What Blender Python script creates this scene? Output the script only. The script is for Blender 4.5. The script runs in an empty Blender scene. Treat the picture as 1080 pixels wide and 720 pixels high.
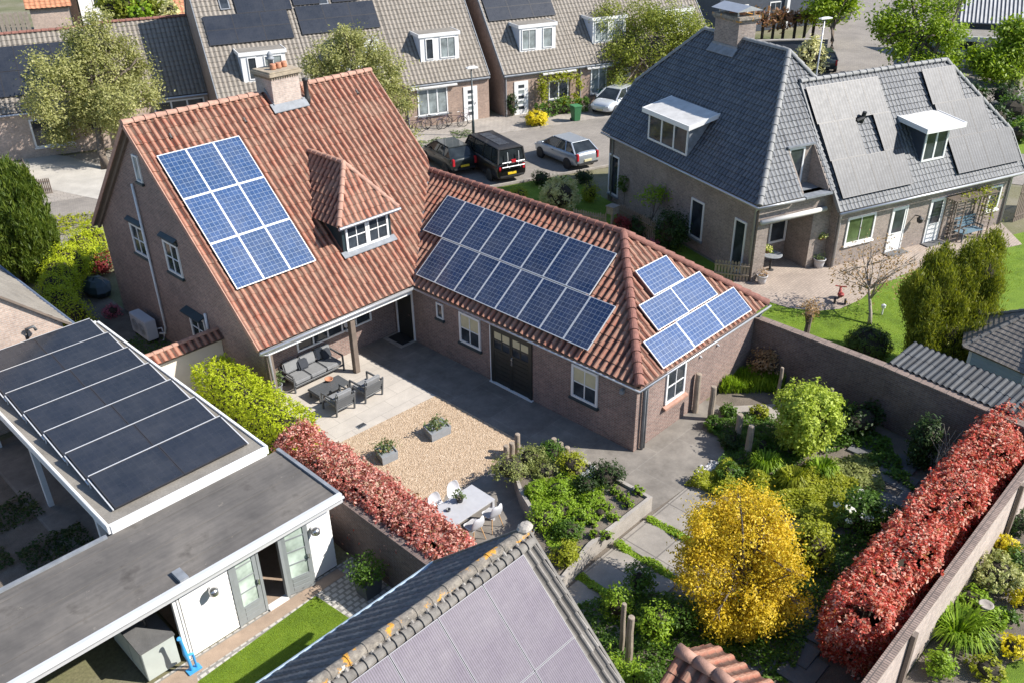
import bpy, bmesh, math, random
import numpy as np
from mathutils import Matrix, Vector
RNG = np.random.default_rng(11); random.seed(5)
S = bpy.context.scene; COL = S.collection
R = math.radians
# ------------------------------------------------------------------ camera geometry (measured from the place itself)
FPX, PITCH, ROLL, YAW, H = 929.18, 0.51400, -0.01660, 0.79410, 16.2907
CAMP = np.array([-17.9076, -22.5278, H])
_c, _s = math.cos(YAW), math.sin(YAW); _cp, _sp = math.cos(PITCH), math.sin(PITCH); _cr, _sr = math.cos(ROLL), math.sin(ROLL)
RT = np.array([_c, -_s, 0.]); FH = np.array([_s, _c, 0.]); FW = FH*_cp+np.array([0, 0, -_sp]); UP = FH*_sp+np.array([0, 0, _cp])
def ray(px, py):
    a, b = px-540, py-360
    X = (_cr*a+_sr*b)/FPX; Y = (-_sr*a+_cr*b)/FPX
    return RT*X+FW-UP*Y
def at(px, py, z=0.):
    d = ray(px, py); return CAMP+d*((z-H)/d[2])
def onpl(px, py, n, p0):
    n = np.array(n, float); d = ray(px, py); return CAMP+d*((n@(np.array(p0, float)-CAMP))/(n@d))
AS = R(-20.0); E1 = np.array([math.cos(AS), math.sin(AS), 0]); E2 = np.array([-E1[1], E1[0], 0])
def loc(p): return np.array([p@E1, p@E2, p[2]])
def sa(px, py, z=0.): return loc(at(px, py, z))          # the street frame (the rows behind stand at 20 degrees to the house)
def hgt(px, py, x, y):
    lo, hi = -5., 40.
    for _ in range(50):
        m = (lo+hi)/2; d = np.array([x, y, m])-CAMP
        dep = d@FW; X = FPX*(d@RT)/dep; Y = -FPX*(d@UP)/dep
        if 360+_sr*X+_cr*Y > py: lo = m
        else: hi = m
    return lo
FRW = Matrix.Identity(4); FRS = Matrix.Rotation(AS, 4, 'Z')
# ------------------------------------------------------------------ objects
ORG = {}; FRM = {}
def tag(o, label=None, cat=None, group=None, kind=None):
    if label: o['label'] = label
    if cat: o['category'] = cat
    if group: o['group'] = group
    if kind: o['kind'] = kind
    return o
def thing(name, label, cat, base=(0, 0, 0), frame=None, rotz=0, group=None):
    o = bpy.data.objects.new(name, None); COL.objects.link(o); o.empty_display_size = .3
    fr = frame or FRW
    o.matrix_world = fr @ Matrix.Translation(Vector(base)) @ Matrix.Rotation(rotz, 4, 'Z')
    ORG[o] = Vector(base) if not rotz else Vector((0, 0, 0)); FRM[o] = fr
    return tag(o, label, cat, group)
def local(name, label, cat, pos, rotz=0, group=None):      # a thing whose parts are modelled round (0,0,0)
    o = bpy.data.objects.new(name, None); COL.objects.link(o); o.empty_display_size = .3
    o.location = Vector([float(v) for v in pos]); o.rotation_euler = (0, 0, rotz); ORG[o] = Vector((0, 0, 0)); FRM[o] = FRW
    return tag(o, label, cat, group)
def place(o, me, mats, parent, frame, ctr):
    for m in (mats if isinstance(mats, (list, tuple)) else [mats]): me.materials.append(m)
    COL.objects.link(o); ORG[o] = ctr
    if parent is not None:
        o.parent = parent; o.location = ctr-ORG[parent]
    else:
        o.matrix_world = (frame or FRW) @ Matrix.Translation(ctr)
    return o
class MB:
    def __init__(s, M=None):
        s.v = []; s.f = []; s.mi = []; s.M = M or Matrix.Identity(4); s.m = 0
    def add(s, vs, fs):
        n = len(s.v)
        for p in vs: s.v.append(tuple(s.M @ Vector([float(c) for c in p])))
        for f in fs: s.f.append([i+n for i in f]); s.mi.append(s.m)
        return s
    def box(s, a, b):
        (x0, y0, z0), (x1, y1, z1) = a, b
        return s.add([(x0,y0,z0),(x1,y0,z0),(x1,y1,z0),(x0,y1,z0),(x0,y0,z1),(x1,y0,z1),(x1,y1,z1),(x0,y1,z1)],
                     [(0,3,2,1),(4,5,6,7),(0,1,5,4),(1,2,6,5),(2,3,7,6),(3,0,4,7)])
    def prism(s, poly, z0, z1):
        n = len(poly)
        return s.add([(p[0],p[1],z0) for p in poly]+[(p[0],p[1],z1) for p in poly],
                     [tuple(range(n-1,-1,-1)), tuple(range(n,2*n))]+[(i,(i+1)%n,(i+1)%n+n,i+n) for i in range(n)])
    def ext(s, pts, d):                                     # polygon in space pushed along d
        n = len(pts); d = Vector(d)
        return s.add([Vector(p) for p in pts]+[Vector(p)+d for p in pts],
                     [tuple(range(n-1,-1,-1)), tuple(range(n,2*n))]+[(i,(i+1)%n,(i+1)%n+n,i+n) for i in range(n)])
    def bar(s, p, q, w, h=None, up=(0,0,1)):
        h = h or w; p = Vector(p); q = Vector(q); d = (q-p).normalized(); up = Vector(up)
        if abs(d.dot(up)) > .95: up = Vector((1,0,0))
        x = d.cross(up).normalized(); y = x.cross(d)
        c = [(-w/2,-h/2),(w/2,-h/2),(w/2,h/2),(-w/2,h/2)]
        return s.add([p+x*a+y*b for a,b in c]+[q+x*a+y*b for a,b in c],
                     [(3,2,1,0),(4,5,6,7)]+[(i,(i+1)%4,(i+1)%4+4,i+4) for i in range(4)])
    def tube(s, pts, r, n=7):
        pts = [Vector([float(c) for c in p]) for p in pts]; rs = r if isinstance(r,(list,tuple)) else [r]*len(pts)
        vs = []; fs = []
        for i, p in enumerate(pts):
            d = (pts[min(i+1,len(pts)-1)]-pts[max(i-1,0)])
            d = d.normalized() if d.length > 1e-9 else Vector((0,0,1))
            u = Vector((0,0,1)) if abs(d.z) < .9 else Vector((1,0,0))
            x = d.cross(u).normalized(); y = x.cross(d)
            for k in range(n):
                t = 2*math.pi*k/n; vs.append(p+(x*math.cos(t)+y*math.sin(t))*rs[i])
        for i in range(len(pts)-1):
            for k in range(n): fs.append((i*n+k, i*n+(k+1)%n, (i+1)*n+(k+1)%n, (i+1)*n+k))
        fs += [tuple(range(n-1,-1,-1)), tuple(range((len(pts)-1)*n, len(pts)*n))]
        return s.add(vs, fs)
    def lathe(s, prof, c=(0,0,0), n=20, M=None):
        vs = []; fs = []
        for r, z in prof:
            for k in range(n):
                t = 2*math.pi*k/n; p = Vector((r*math.cos(t), r*math.sin(t), z))
                vs.append((M @ p if M else p)+Vector([float(x) for x in c]))
        for i in range(len(prof)-1):
            for k in range(n): fs.append((i*n+k, i*n+(k+1)%n, (i+1)*n+(k+1)%n, (i+1)*n+k))
        fs += [tuple(range(n-1,-1,-1)), tuple(range((len(prof)-1)*n, len(prof)*n))]
        return s.add(vs, fs)
    def ell(s, c, r, n=14, jit=0.):
        prof = []; m = n//2; vs = []; fs = []
        for i in range(m+1):
            ph = math.pi*i/m-math.pi/2
            for k in range(n):
                t = 2*math.pi*k/n; j = 1+random.uniform(-jit,jit)
                vs.append((c[0]+r[0]*math.cos(ph)*math.cos(t)*j, c[1]+r[1]*math.cos(ph)*math.sin(t)*j, c[2]+r[2]*math.sin(ph)*j))
        for i in range(m):
            for k in range(n): fs.append((i*n+k, i*n+(k+1)%n, (i+1)*n+(k+1)%n, (i+1)*n+k))
        return s.add(vs, fs)
    def loft(s, rings, close=True, caps=True):
        n = len(rings[0]); vs = [p for r in rings for p in r]; fs = []
        for i in range(len(rings)-1):
            for k in range(n if close else n-1): fs.append((i*n+k, i*n+(k+1)%n, (i+1)*n+(k+1)%n, (i+1)*n+k))
        if caps: fs += [tuple(range(n-1,-1,-1)), tuple(range((len(rings)-1)*n, len(rings)*n))]
        return s.add(vs, fs)
    def pieces(s):
        root = list(range(len(s.v)))
        def fd(i):
            while root[i] != i: root[i] = root[root[i]]; i = root[i]
            return i
        for f in s.f:
            a = fd(f[0])
            for i in f[1:]: root[fd(i)] = a
        isl = np.array([fd(i) for i in range(len(s.v))]); u, inv = np.unique(isl, return_inverse=True); k = len(u)
        if k < 2 or k > 400: return None
        v = np.array(s.v); lo = np.full((k, 3), np.inf); hi = np.full((k, 3), -np.inf); np.minimum.at(lo, inv, v); np.maximum.at(hi, inv, v); size = (hi-lo).max(1)
        gap = np.maximum(0, np.maximum(lo[:, None]-hi[None], lo[None]-hi[:, None])); near = np.sqrt((gap**2).sum(2)) <= np.maximum(.02, .5*np.maximum(size[:, None], size[None]))
        lab = np.arange(k)
        while True:
            new = np.where(near, lab[None], k).min(1)
            if (new == lab).all(): break
            lab = new
        return lab[inv] if len(set(lab)) > 1 else None
    def build(s, name, mats, parent=None, frame=None, smooth=False, bevel=0., seg=2, base=False, sub=0):
        pc = s.pieces() if parent is not None and name not in ('trunk', 'stems', 'twigs') else None
        if pc is not None:
            out = []
            for g in sorted(set(pc)):
                m = MB(); ix = np.nonzero(pc == g)[0]; mp = {int(i): j for j, i in enumerate(ix)}; m.v = [s.v[i] for i in ix]
                for f, mi in zip(s.f, s.mi):
                    if f[0] in mp: m.f.append([mp[i] for i in f]); m.mi.append(mi)
                out.append(m.build(name, mats, parent, frame, smooth, bevel, seg, base, sub))
            return out[0]
        v = np.array(s.v); lo, hi = v.min(0), v.max(0); ctr = Vector((lo+hi)/2)
        if base: ctr.z = lo[2]
        me = bpy.data.meshes.new(name)
        me.from_pydata([tuple(Vector(p)-ctr) for p in s.v], [], s.f)
        me.polygons.foreach_set('material_index', s.mi)
        bm = bmesh.new(); bm.from_mesh(me)
        bmesh.ops.recalc_face_normals(bm, faces=bm.faces)
        if bevel:
            bmesh.ops.remove_doubles(bm, verts=bm.verts, dist=1e-5)
            ed = [e for e in bm.edges if len(e.link_faces) == 2 and e.calc_face_angle(0) > .5]
            bmesh.ops.bevel(bm, geom=ed, offset=bevel, segments=seg, affect='EDGES', clamp_overlap=True)
        uv = bm.loops.layers.uv.new('UVMap')
        for f in bm.faces:
            n = f.normal; f.smooth = smooth
            if abs(n.z) > .75: t1, t2 = Vector((1,0,0)), Vector((0,1,0))
            else:
                t1 = Vector((-n.y, n.x, 0)).normalized(); t2 = n.cross(t1)
                if t2.z < 0: t2 = -t2
            for l in f.loops: p = l.vert.co+ctr; l[uv].uv = (p.dot(t1), p.dot(t2))
        bm.to_mesh(me); bm.free()
        o = bpy.data.objects.new(name, me); place(o, me, mats, parent, frame, ctr)
        if sub:
            md = o.modifiers.new('s', 'SUBSURF'); md.levels = md.render_levels = sub
        return o
def kids(o): return list(o.children)
def dup(root, pos, rotz=0, label=None, group=None, scale=None):
    r = root.copy(); COL.objects.link(r); r.location = Vector([float(v) for v in pos]); r.rotation_euler = (0, 0, rotz)
    if label: r['label'] = label
    if group: r['group'] = group
    if scale: r.scale = (scale,)*3
    def rec(a, b):
        for ch in kids(a):
            c = ch.copy(); COL.objects.link(c); c.parent = b; rec(ch, c)
    rec(root, r); return r
# ------------------------------------------------------------------ materials
def nt(name):
    m = bpy.data.materials.new(name); m.use_nodes = True; t = m.node_tree; b = t.nodes['Principled BSDF']; return m, t, b
def N(t, kind, **kw):
    n = t.nodes.new('ShaderNode'+kind)
    for k, v in kw.items():
        if k in n.inputs.keys(): n.inputs[k].default_value = v
        else: setattr(n, k, v)
    return n
def L(t, a, b): t.links.new(a, b)
def mixc(t, fac, a, b, mode='MIX'):
    m = t.nodes.new('ShaderNodeMix'); m.data_type = 'RGBA'; m.blend_type = mode
    for sock, v in ((m.inputs[0], fac), (m.inputs[6], a), (m.inputs[7], b)):
        if hasattr(v, 'links'): L(t, v, sock)
        elif isinstance(v, (int, float)): sock.default_value = v
        else: sock.default_value = (*v[:3], 1)
    return m.outputs[2]
def mth(t, op, a, b=None, c=None):
    m = t.nodes.new('ShaderNodeMath'); m.operation = op
    for i, v in enumerate((a, b, c)):
        if v is None: continue
        if hasattr(v, 'links'): L(t, v, m.inputs[i])
        else: m.inputs[i].default_value = v
    return m.outputs[0]
def noise(t, vec, scale, detail=4, rough=.6):
    n = N(t, 'TexNoise', Scale=scale, Detail=detail, Roughness=rough)
    if vec is not None: L(t, vec, n.inputs['Vector'])
    return n.outputs['Fac']
def ramp(t, fac, stops, interp='LINEAR'):
    r = t.nodes.new('ShaderNodeValToRGB'); r.color_ramp.interpolation = interp
    el = r.color_ramp.elements
    while len(el) < len(stops): el.new(.5)
    for e, (p, c) in zip(el, stops): e.position = p; e.color = (*c[:3], 1) if len(c) < 4 else c
    L(t, fac, r.inputs[0]); return r.outputs[0]
def bump(t, b, h, strength=.4, dist=.02):
    n = N(t, 'Bump', Strength=strength, Distance=dist); L(t, h, n.inputs['Height']); L(t, n.outputs[0], b.inputs['Normal'])
def tc(t, k='Object'): return t.nodes.new('ShaderNodeTexCoord').outputs[k]
def sc(c, k): return tuple(x*k for x in c[:3])
def plain(name, col, rough=.6, var=.12, scale=3., metal=0., bmp=0., bscale=40., spec=None, fine=.0):
    m, t, b = nt(name); o = tc(t)
    f = noise(t, o, scale, 5)
    cc = ramp(t, f, [(.25, sc(col, 1-var)), (.75, sc(col, 1+var))])
    if fine:
        f2 = noise(t, o, scale*18, 3); cc = mixc(t, fine, cc, ramp(t, f2, [(.3, (.35,)*3), (.7, (1,1,1))]), 'MULTIPLY')
    L(t, cc, b.inputs['Base Color']); b.inputs['Roughness'].default_value = rough; b.inputs['Metallic'].default_value = metal
    if spec is not None: b.inputs['Specular IOR Level'].default_value = spec
    if bmp: bump(t, b, noise(t, o, bscale, 4), bmp, .02)
    return m
def brick(name, c1, c2, mortar, w=.22, h=.066, ms=.011, dirt=.25, bmp=.5, off=.5):
    m, t, b = nt(name); uv = tc(t, 'UV')
    br = N(t, 'TexBrick', Scale=1.0); br.offset = off
    br.inputs['Brick Width'].default_value = w; br.inputs['Row Height'].default_value = h; br.inputs['Mortar Size'].default_value = ms
    br.inputs['Mortar Smooth'].default_value = .2; br.inputs['Bias'].default_value = 0
    br.inputs['Color1'].default_value = (*c1, 1); br.inputs['Color2'].default_value = (*c2, 1); br.inputs['Mortar'].default_value = (*mortar, 1)
    L(t, uv, br.inputs['Vector']); o = tc(t)
    c = mixc(t, .6, br.outputs['Color'], ramp(t, noise(t, o, 9, 4), [(.3, (.6,.6,.6)), (.7, (1.2,1.15,1.1))]), 'MULTIPLY')
    c = mixc(t, dirt*2, c, ramp(t, noise(t, o, .9, 5), [(.3, (.55,.54,.55)), (.65, (1.05,1.05,1.05))]), 'MULTIPLY')
    L(t, c, b.inputs['Base Color']); b.inputs['Roughness'].default_value = .9
    bump(t, b, mth(t, 'SUBTRACT', 1.0, br.outputs['Fac']), bmp, .008)
    return m
def tilemat(name, stops, rough=.75, stain=(.25,.22,.18), stainamt=.5, moss=None, valley=None, crest=None):
    m, t, b = nt(name); uv = tc(t, 'UV')
    fl = t.nodes.new('ShaderNodeVectorMath'); fl.operation = 'FLOOR'; L(t, uv, fl.inputs[0])
    wn = N(t, 'TexWhiteNoise'); wn.noise_dimensions = '2D'; L(t, fl.outputs[0], wn.inputs['Vector'])
    c = ramp(t, wn.outputs['Value'], stops); o = tc(t)
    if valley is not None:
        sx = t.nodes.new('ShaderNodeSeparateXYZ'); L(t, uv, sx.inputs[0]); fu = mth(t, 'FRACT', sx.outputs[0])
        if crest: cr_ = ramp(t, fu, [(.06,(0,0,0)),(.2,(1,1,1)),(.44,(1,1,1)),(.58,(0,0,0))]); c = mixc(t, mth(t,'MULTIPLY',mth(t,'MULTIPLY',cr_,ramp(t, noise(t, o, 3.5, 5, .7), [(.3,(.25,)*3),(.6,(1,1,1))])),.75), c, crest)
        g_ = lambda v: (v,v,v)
        c = mixc(t, 1., c, ramp(t, fu, [(0,g_(.5+.5*valley)),(.08,g_(1)),(.58,g_(1)),(.68,g_(valley)),(.93,g_(valley)),(1,g_(.5+.5*valley))]), 'MULTIPLY')  # valley darkens the tile channels: dirt and shade put into the colour
    st = ramp(t, noise(t, o, 1.3, 6, .7), [(.42, (0,0,0)), (.72, (1,1,1))])
    c = mixc(t, mth(t, 'MULTIPLY', st, stainamt), c, stain)
    c = mixc(t, .55, c, ramp(t, noise(t, o, 22, 4, .7), [(.3, (.6,.6,.6)), (.7, (1.2,1.2,1.2))]), 'MULTIPLY')
    if moss:
        ms = ramp(t, noise(t, o, 7, 5, .75), [(.62, (0,0,0)), (.7, (1,1,1))]); c = mixc(t, mth(t, 'MULTIPLY', ms, .7), c, moss)
    L(t, c, b.inputs['Base Color']); b.inputs['Roughness'].default_value = rough
    bump(t, b, noise(t, o, 60, 3), .25, .01)
    return m
def pvmat(name, cell, cell2, line, nx, ny, lw=.035, rough=.12, bus=0, coat=.3, grain=.5, spec=.5, dust=.16):
    m, t, b = nt(name); uv = tc(t, 'UV')
    sx = t.nodes.new('ShaderNodeSeparateXYZ'); L(t, uv, sx.inputs[0])
    X = mth(t, 'MULTIPLY', sx.outputs[0], nx); Y = mth(t, 'MULTIPLY', sx.outputs[1], ny)
    fx = mth(t, 'ABSOLUTE', mth(t, 'SUBTRACT', mth(t, 'FRACT', X), .5)); fy = mth(t, 'ABSOLUTE', mth(t, 'SUBTRACT', mth(t, 'FRACT', Y), .5))
    e = mth(t, 'GREATER_THAN', mth(t, 'MAXIMUM', fx, fy), .5-lw)
    cmb = t.nodes.new('ShaderNodeCombineXYZ'); L(t, mth(t, 'FLOOR', X), cmb.inputs[0]); L(t, mth(t, 'FLOOR', Y), cmb.inputs[1])
    oi = t.nodes.new('ShaderNodeObjectInfo'); L(t, mth(t, 'MULTIPLY', oi.outputs['Random'], 97.), cmb.inputs[2])
    wn = N(t, 'TexWhiteNoise'); L(t, cmb.outputs[0], wn.inputs['Vector'])
    k = mth(t, 'ADD', mth(t, 'MULTIPLY', wn.outputs['Value'], .5), mth(t, 'MULTIPLY', oi.outputs['Random'], .5))
    c = mixc(t, k, cell, cell2)
    o = tc(t); v = N(t, 'TexVoronoi', Scale=38.); L(t, o, v.inputs['Vector'])
    bw = t.nodes.new('ShaderNodeRGBToBW'); L(t, v.outputs['Color'], bw.inputs[0])
    c = mixc(t, grain, c, ramp(t, bw.outputs[0], [(.2, (.6,.6,.6)), (.8, (1.4,1.4,1.4))]), 'MULTIPLY')
    if bus:
        bx = mth(t, 'GREATER_THAN', mth(t, 'ABSOLUTE', mth(t, 'SUBTRACT', mth(t, 'FRACT', mth(t, 'MULTIPLY', X, abs(bus))), .5)), .455 if bus > 0 else .26)
        c = mixc(t, mth(t, 'MULTIPLY', bx, .45 if bus > 0 else .8), c, line if bus > 0 else sc(cell, .38))
    c = mixc(t, e, c, line)
    gw = t.nodes.new('ShaderNodeNewGeometry'); dn = noise(t, gw.outputs['Position'], 1.1, 6, .7)
    c = mixc(t, mth(t, 'MULTIPLY', ramp(t, dn, [(.38,(0,0,0)),(.75,(1,1,1))]), dust), c, (.30,.29,.28))
    L(t, c, b.inputs['Base Color'])
    ds = noise(t, o, 4, 5, .7)
    b.inputs['Roughness'].default_value = rough
    L(t, mth(t, 'ADD', rough, mth(t, 'MULTIPLY', ds, .12)), b.inputs['Roughness'])
    b.inputs['Coat Weight'].default_value = coat; b.inputs['Coat Roughness'].default_value = .08; b.inputs['Specular IOR Level'].default_value = spec
    return m
def leafmat(name, cols, trans=.35, rough=.55):
    m, t, b = nt(name)
    g = t.nodes.new('ShaderNodeNewGeometry')
    st = [(i/(len(cols)-1) if len(cols) > 1 else 0, c) for i, c in enumerate(cols)]
    o = tc(t); fn = mth(t, 'SUBTRACT', mth(t, 'MULTIPLY', noise(t, o, 3.2, 3), 1.6), .3)
    c = ramp(t, mth(t, 'ADD', mth(t, 'MULTIPLY', g.outputs['Random Per Island'], .6), mth(t, 'MULTIPLY', fn, .4)), st)
    c = mixc(t, .5, c, ramp(t, noise(t, o, 1.6, 3), [(.3, (.78,.82,.75)), (.7, (1.2,1.16,1.12))]), 'MULTIPLY')
    L(t, c, b.inputs['Base Color']); b.inputs['Roughness'].default_value = rough; b.inputs['Specular IOR Level'].default_value = .35
    tr = t.nodes.new('ShaderNodeBsdfTranslucent'); L(t, mixc(t, 1., c, (1.25,1.3,.8), 'MULTIPLY'), tr.inputs[0])
    mx = t.nodes.new('ShaderNodeMixShader'); mx.inputs[0].default_value = trans
    L(t, b.outputs[0], mx.inputs[1]); L(t, tr.outputs[0], mx.inputs[2]); L(t, mx.outputs[0], t.nodes['Material Output'].inputs['Surface'])
    return m
def ground(name, cols, scale=2., fine=60., bmp=.5, rough=.95, dist=.02):
    m, t, b = nt(name); o = tc(t)
    c = ramp(t, noise(t, o, scale, 6, .65), [(.3+.4*i/max(1,len(cols)-1), c) for i, c in enumerate(cols)])
    c = mixc(t, .6, c, ramp(t, noise(t, o, fine, 4, .7), [(.3, (.45,.45,.45)), (.7, (1.35,1.35,1.35))]), 'MULTIPLY')
    L(t, c, b.inputs['Base Color']); b.inputs['Roughness'].default_value = rough
    bump(t, b, noise(t, o, fine, 4, .7), bmp, dist); return m
def paving(name, c1, c2, joint, w, h, ms=.012, stain=.5, sscale=.7, off=.5, rot=0., bmp=.2):
    m, t, b = nt(name); o = tc(t)
    mp = N(t, 'Mapping'); mp.inputs['Rotation'].default_value = (0, 0, rot); L(t, o, mp.inputs['Vector'])
    br = N(t, 'TexBrick', Scale=1.0); br.offset = off
    br.inputs['Brick Width'].default_value = w; br.inputs['Row Height'].default_value = h; br.inputs['Mortar Size'].default_value = ms
    br.inputs['Color1'].default_value = (*c1, 1); br.inputs['Color2'].default_value = (*c2, 1); br.inputs['Mortar'].default_value = (*joint, 1)
    L(t, mp.outputs[0], br.inputs['Vector'])
    c = mixc(t, stain, br.outputs['Color'], ramp(t, noise(t, o, sscale, 7, .7), [(.3, (.5,.49,.48)), (.68, (1.2,1.19,1.16))]), 'MULTIPLY')
    c = mixc(t, .4, c, ramp(t, noise(t, o, 35, 4, .7), [(.3, (.6,.6,.6)), (.7, (1.2,1.2,1.2))]), 'MULTIPLY')
    L(t, c, b.inputs['Base Color']); b.inputs['Roughness'].default_value = .88
    bump(t, b, mth(t, 'SUBTRACT', 1.0, br.outputs['Fac']), bmp, .01); return m
M = {}
M['brick'] = brick('brown_brick', (.30,.195,.165), (.205,.13,.112), (.30,.27,.245))
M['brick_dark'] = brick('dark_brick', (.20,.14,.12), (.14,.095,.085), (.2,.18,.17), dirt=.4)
M['brick_grey'] = brick('grey_brown_brick', (.33,.27,.235), (.235,.19,.165), (.34,.31,.28))
M['brick_row'] = brick('pale_brown_brick', (.40,.28,.215), (.32,.22,.17), (.36,.31,.27))
M['brick_pink'] = brick('pink_brick', (.52,.40,.33), (.44,.33,.27), (.5,.45,.4))
M['brick_buff'] = brick('buff_brick', (.50,.41,.36), (.43,.345,.30), (.47,.43,.39))
M['coping'] = brick('brick_on_edge', (.33,.25,.21), (.24,.18,.15), (.12,.1,.09), w=.07, h=.4, ms=.012, bmp=1.)
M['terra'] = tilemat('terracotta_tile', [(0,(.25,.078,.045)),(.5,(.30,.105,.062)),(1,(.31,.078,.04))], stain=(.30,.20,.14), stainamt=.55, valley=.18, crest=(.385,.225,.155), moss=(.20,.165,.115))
M['ridge'] = plain('terracotta_ridge', (.36,.205,.15), .75, .3, 5, bmp=.3)
M['terra_r'] = plain('dark_red_ridge', (.235,.105,.08), .85, .4, 7, bmp=.4, fine=.35)
M['slate_r'] = plain('grey_ridge', (.24,.24,.235), .75, .25, 4, bmp=.3)
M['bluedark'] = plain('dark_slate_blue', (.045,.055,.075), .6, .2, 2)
M['cheek'] = plain('pale_blue_cheek', (.50,.54,.60), .5, .05, 3)
M['cabinet'] = plain('pale_green_grey_paint', (.42,.46,.43), .5, .08, 3)
M['blueslate'] = tilemat('shade_blue_tile', [(0,(.07,.08,.10)),(.5,(.095,.105,.125)),(1,(.12,.13,.145))], stain=(.12,.115,.11), stainamt=.5, valley=.4)  # foreground roof's far slope: its dark blue shade is put into the colour
M['blueslate_r'] = plain('blue_slate_edge', (.10,.13,.19), .6, .15, 3)
M['oldtile_r'] = plain('old_tile_edge', (.20,.185,.165), .9, .35, 6, bmp=.5, fine=.4)
M['steelframe'] = plain('grey_frame', (.17,.17,.19), .5, .08, 4)
M['corr'] = tilemat('corrugated_sheet', [(0,(.045,.052,.062)),(.5,(.065,.073,.083)),(1,(.09,.095,.10))], stain=(.03,.028,.027), stainamt=.8, valley=.5)  # tree shade across the lean-to is put into this darkened colour
def paint(name, col, metal=.3, rough=.25):
    m, t, b = nt(name); b.inputs['Base Color'].default_value = (*col, 1); b.inputs['Metallic'].default_value = metal; b.inputs['Coat Weight'].default_value = .6; b.inputs['Coat Roughness'].default_value = .05
    o = tc(t); L(t, mth(t, 'ADD', rough, mth(t, 'MULTIPLY', noise(t, o, 3, 4), .15)), b.inputs['Roughness']); return m
M['paint_dark'] = paint('dark_green_car_paint', (.02,.026,.026)); M['paint_black'] = paint('black_car_paint', (.012,.011,.012)); M['paint_silver'] = paint('silver_car_paint', (.38,.42,.46), .5); M['paint_white'] = paint('pale_car_paint', (.52,.55,.58), .3)
M['plate_yellow'] = plain('yellow_plate', (.75,.52,.03), .5, .05); M['plate_pale'] = plain('pale_plate', (.55,.5,.3), .5, .05)
M['redlens'] = plain('red_lens', (.42,.02,.03), .2, .1); M['lens'] = plain('clear_lens', (.6,.62,.64), .15, .1)
M['bikeframe'] = plain('bike_frame', (.10,.07,.09), .4, .4, 3); M['bin_green2'] = plain('green_bin_lid', (.05,.19,.08), .45, .1); M['benchblue'] = plain('blue_grey_bench', (.13,.20,.25), .6, .15); M['rustpot'] = plain('rusty_basket', (.2,.12,.07), .9, .3)
M['capstone'] = plain('weathered_capstone', (.36,.30,.22), .9, .3, 5, bmp=.4, fine=.4)
M['awn'] = plain('pale_awning_case', (.55,.54,.52), .5, .08, 3)
M['shingle'] = tilemat('brown_grey_shingle', [(0,(.15,.13,.11)),(.5,(.19,.165,.14)),(1,(.22,.19,.16))], stain=(.1,.09,.08), stainamt=.5)
M['terra2'] = plain('orange_tile', (.42,.19,.10), .8, .3, 2)
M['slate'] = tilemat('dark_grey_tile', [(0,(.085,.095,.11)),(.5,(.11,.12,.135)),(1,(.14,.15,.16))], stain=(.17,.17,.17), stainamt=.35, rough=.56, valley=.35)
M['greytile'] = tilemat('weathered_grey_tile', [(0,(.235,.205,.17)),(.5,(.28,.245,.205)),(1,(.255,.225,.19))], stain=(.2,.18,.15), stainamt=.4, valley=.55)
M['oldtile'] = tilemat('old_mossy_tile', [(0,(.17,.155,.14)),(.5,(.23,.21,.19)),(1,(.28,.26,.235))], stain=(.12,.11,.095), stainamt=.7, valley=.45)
M['lichen'] = None
M['white'] = plain('white_paint', (.72,.72,.71), .4, .04, 2)
M['cream'] = plain('cream_render', (.70,.63,.54), .8, .08, 2, bmp=.1)
M['whiteroof'] = plain('white_roof_sheet', (.56,.55,.53), .7, .2, 2, bmp=.1, fine=.2)
M['weatherboard'] = plain('white_weatherboard', (.80,.79,.77), .55, .03, 2)
M['zinc'] = plain('zinc', (.42,.43,.45), .4, .12, 3, metal=.5)
M['steel'] = plain('brushed_steel', (.6,.6,.6), .25, .1, 3, metal=.9)
M['green_trim'] = plain('dark_green_paint', (.02,.035,.04), .45, .2, 3)
M['darkdoor'] = plain('dark_door_paint', (.022,.024,.022), .45, .2, 4)
M['greydoor'] = plain('grey_door_paint', (.24,.26,.265), .45, .1, 4)
M['blackplastic'] = plain('black_rubber', (.022,.022,.023), .6, .2, 6)
M['lead'] = plain('lead_flashing', (.19,.205,.225), .6, .3, 4)
M['concrete'] = plain('concrete', (.34,.31,.275), .9, .28, 1.5, bmp=.2, fine=.35)
M['paleconc'] = plain('pale_yard_concrete', (.46,.43,.38), .9, .2, .8, bmp=.2, fine=.3)
M['pebble'] = plain('pale_pebble', (.50,.49,.48), .8, .35, 4)
M['grey_wood'] = plain('weathered_wood', (.27,.23,.19), .85, .25, 6, bmp=.4, fine=.4)
M['post_wood'] = plain('sun_bleached_log', (.34,.28,.22), .9, .25, 5, bmp=.5, fine=.5)
M['deck'] = plain('deck_boards', (.36,.27,.20), .8, .2, 3, bmp=.3, fine=.4)
M['brownpost'] = plain('brown_timber', (.16,.125,.10), .7, .2, 4)
M['alu_dark'] = plain('anthracite_aluminium', (.085,.09,.095), .45, .1, 4)
M['cushion'] = plain('grey_cushion', (.20,.205,.21), .95, .1, 6, bmp=.15, bscale=120)
M['cushion_dark'] = plain('dark_cushion', (.035,.04,.05), .95, .1, 6)
M['plasticwhite'] = plain('pale_plastic', (.48,.48,.50), .45, .05, 4)
M['tabletop'] = plain('pale_grey_table', (.40,.40,.41), .5, .08, 5)
M['oak'] = plain('oak_leg', (.45,.28,.14), .6, .15, 8)
M['planter'] = plain('grey_stone_planter', (.22,.235,.25), .8, .15, 5, bmp=.1)
M['bark'] = plain('bark', (.17,.135,.105), .95, .35, 8, bmp=.8, bscale=25, fine=.5)
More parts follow.
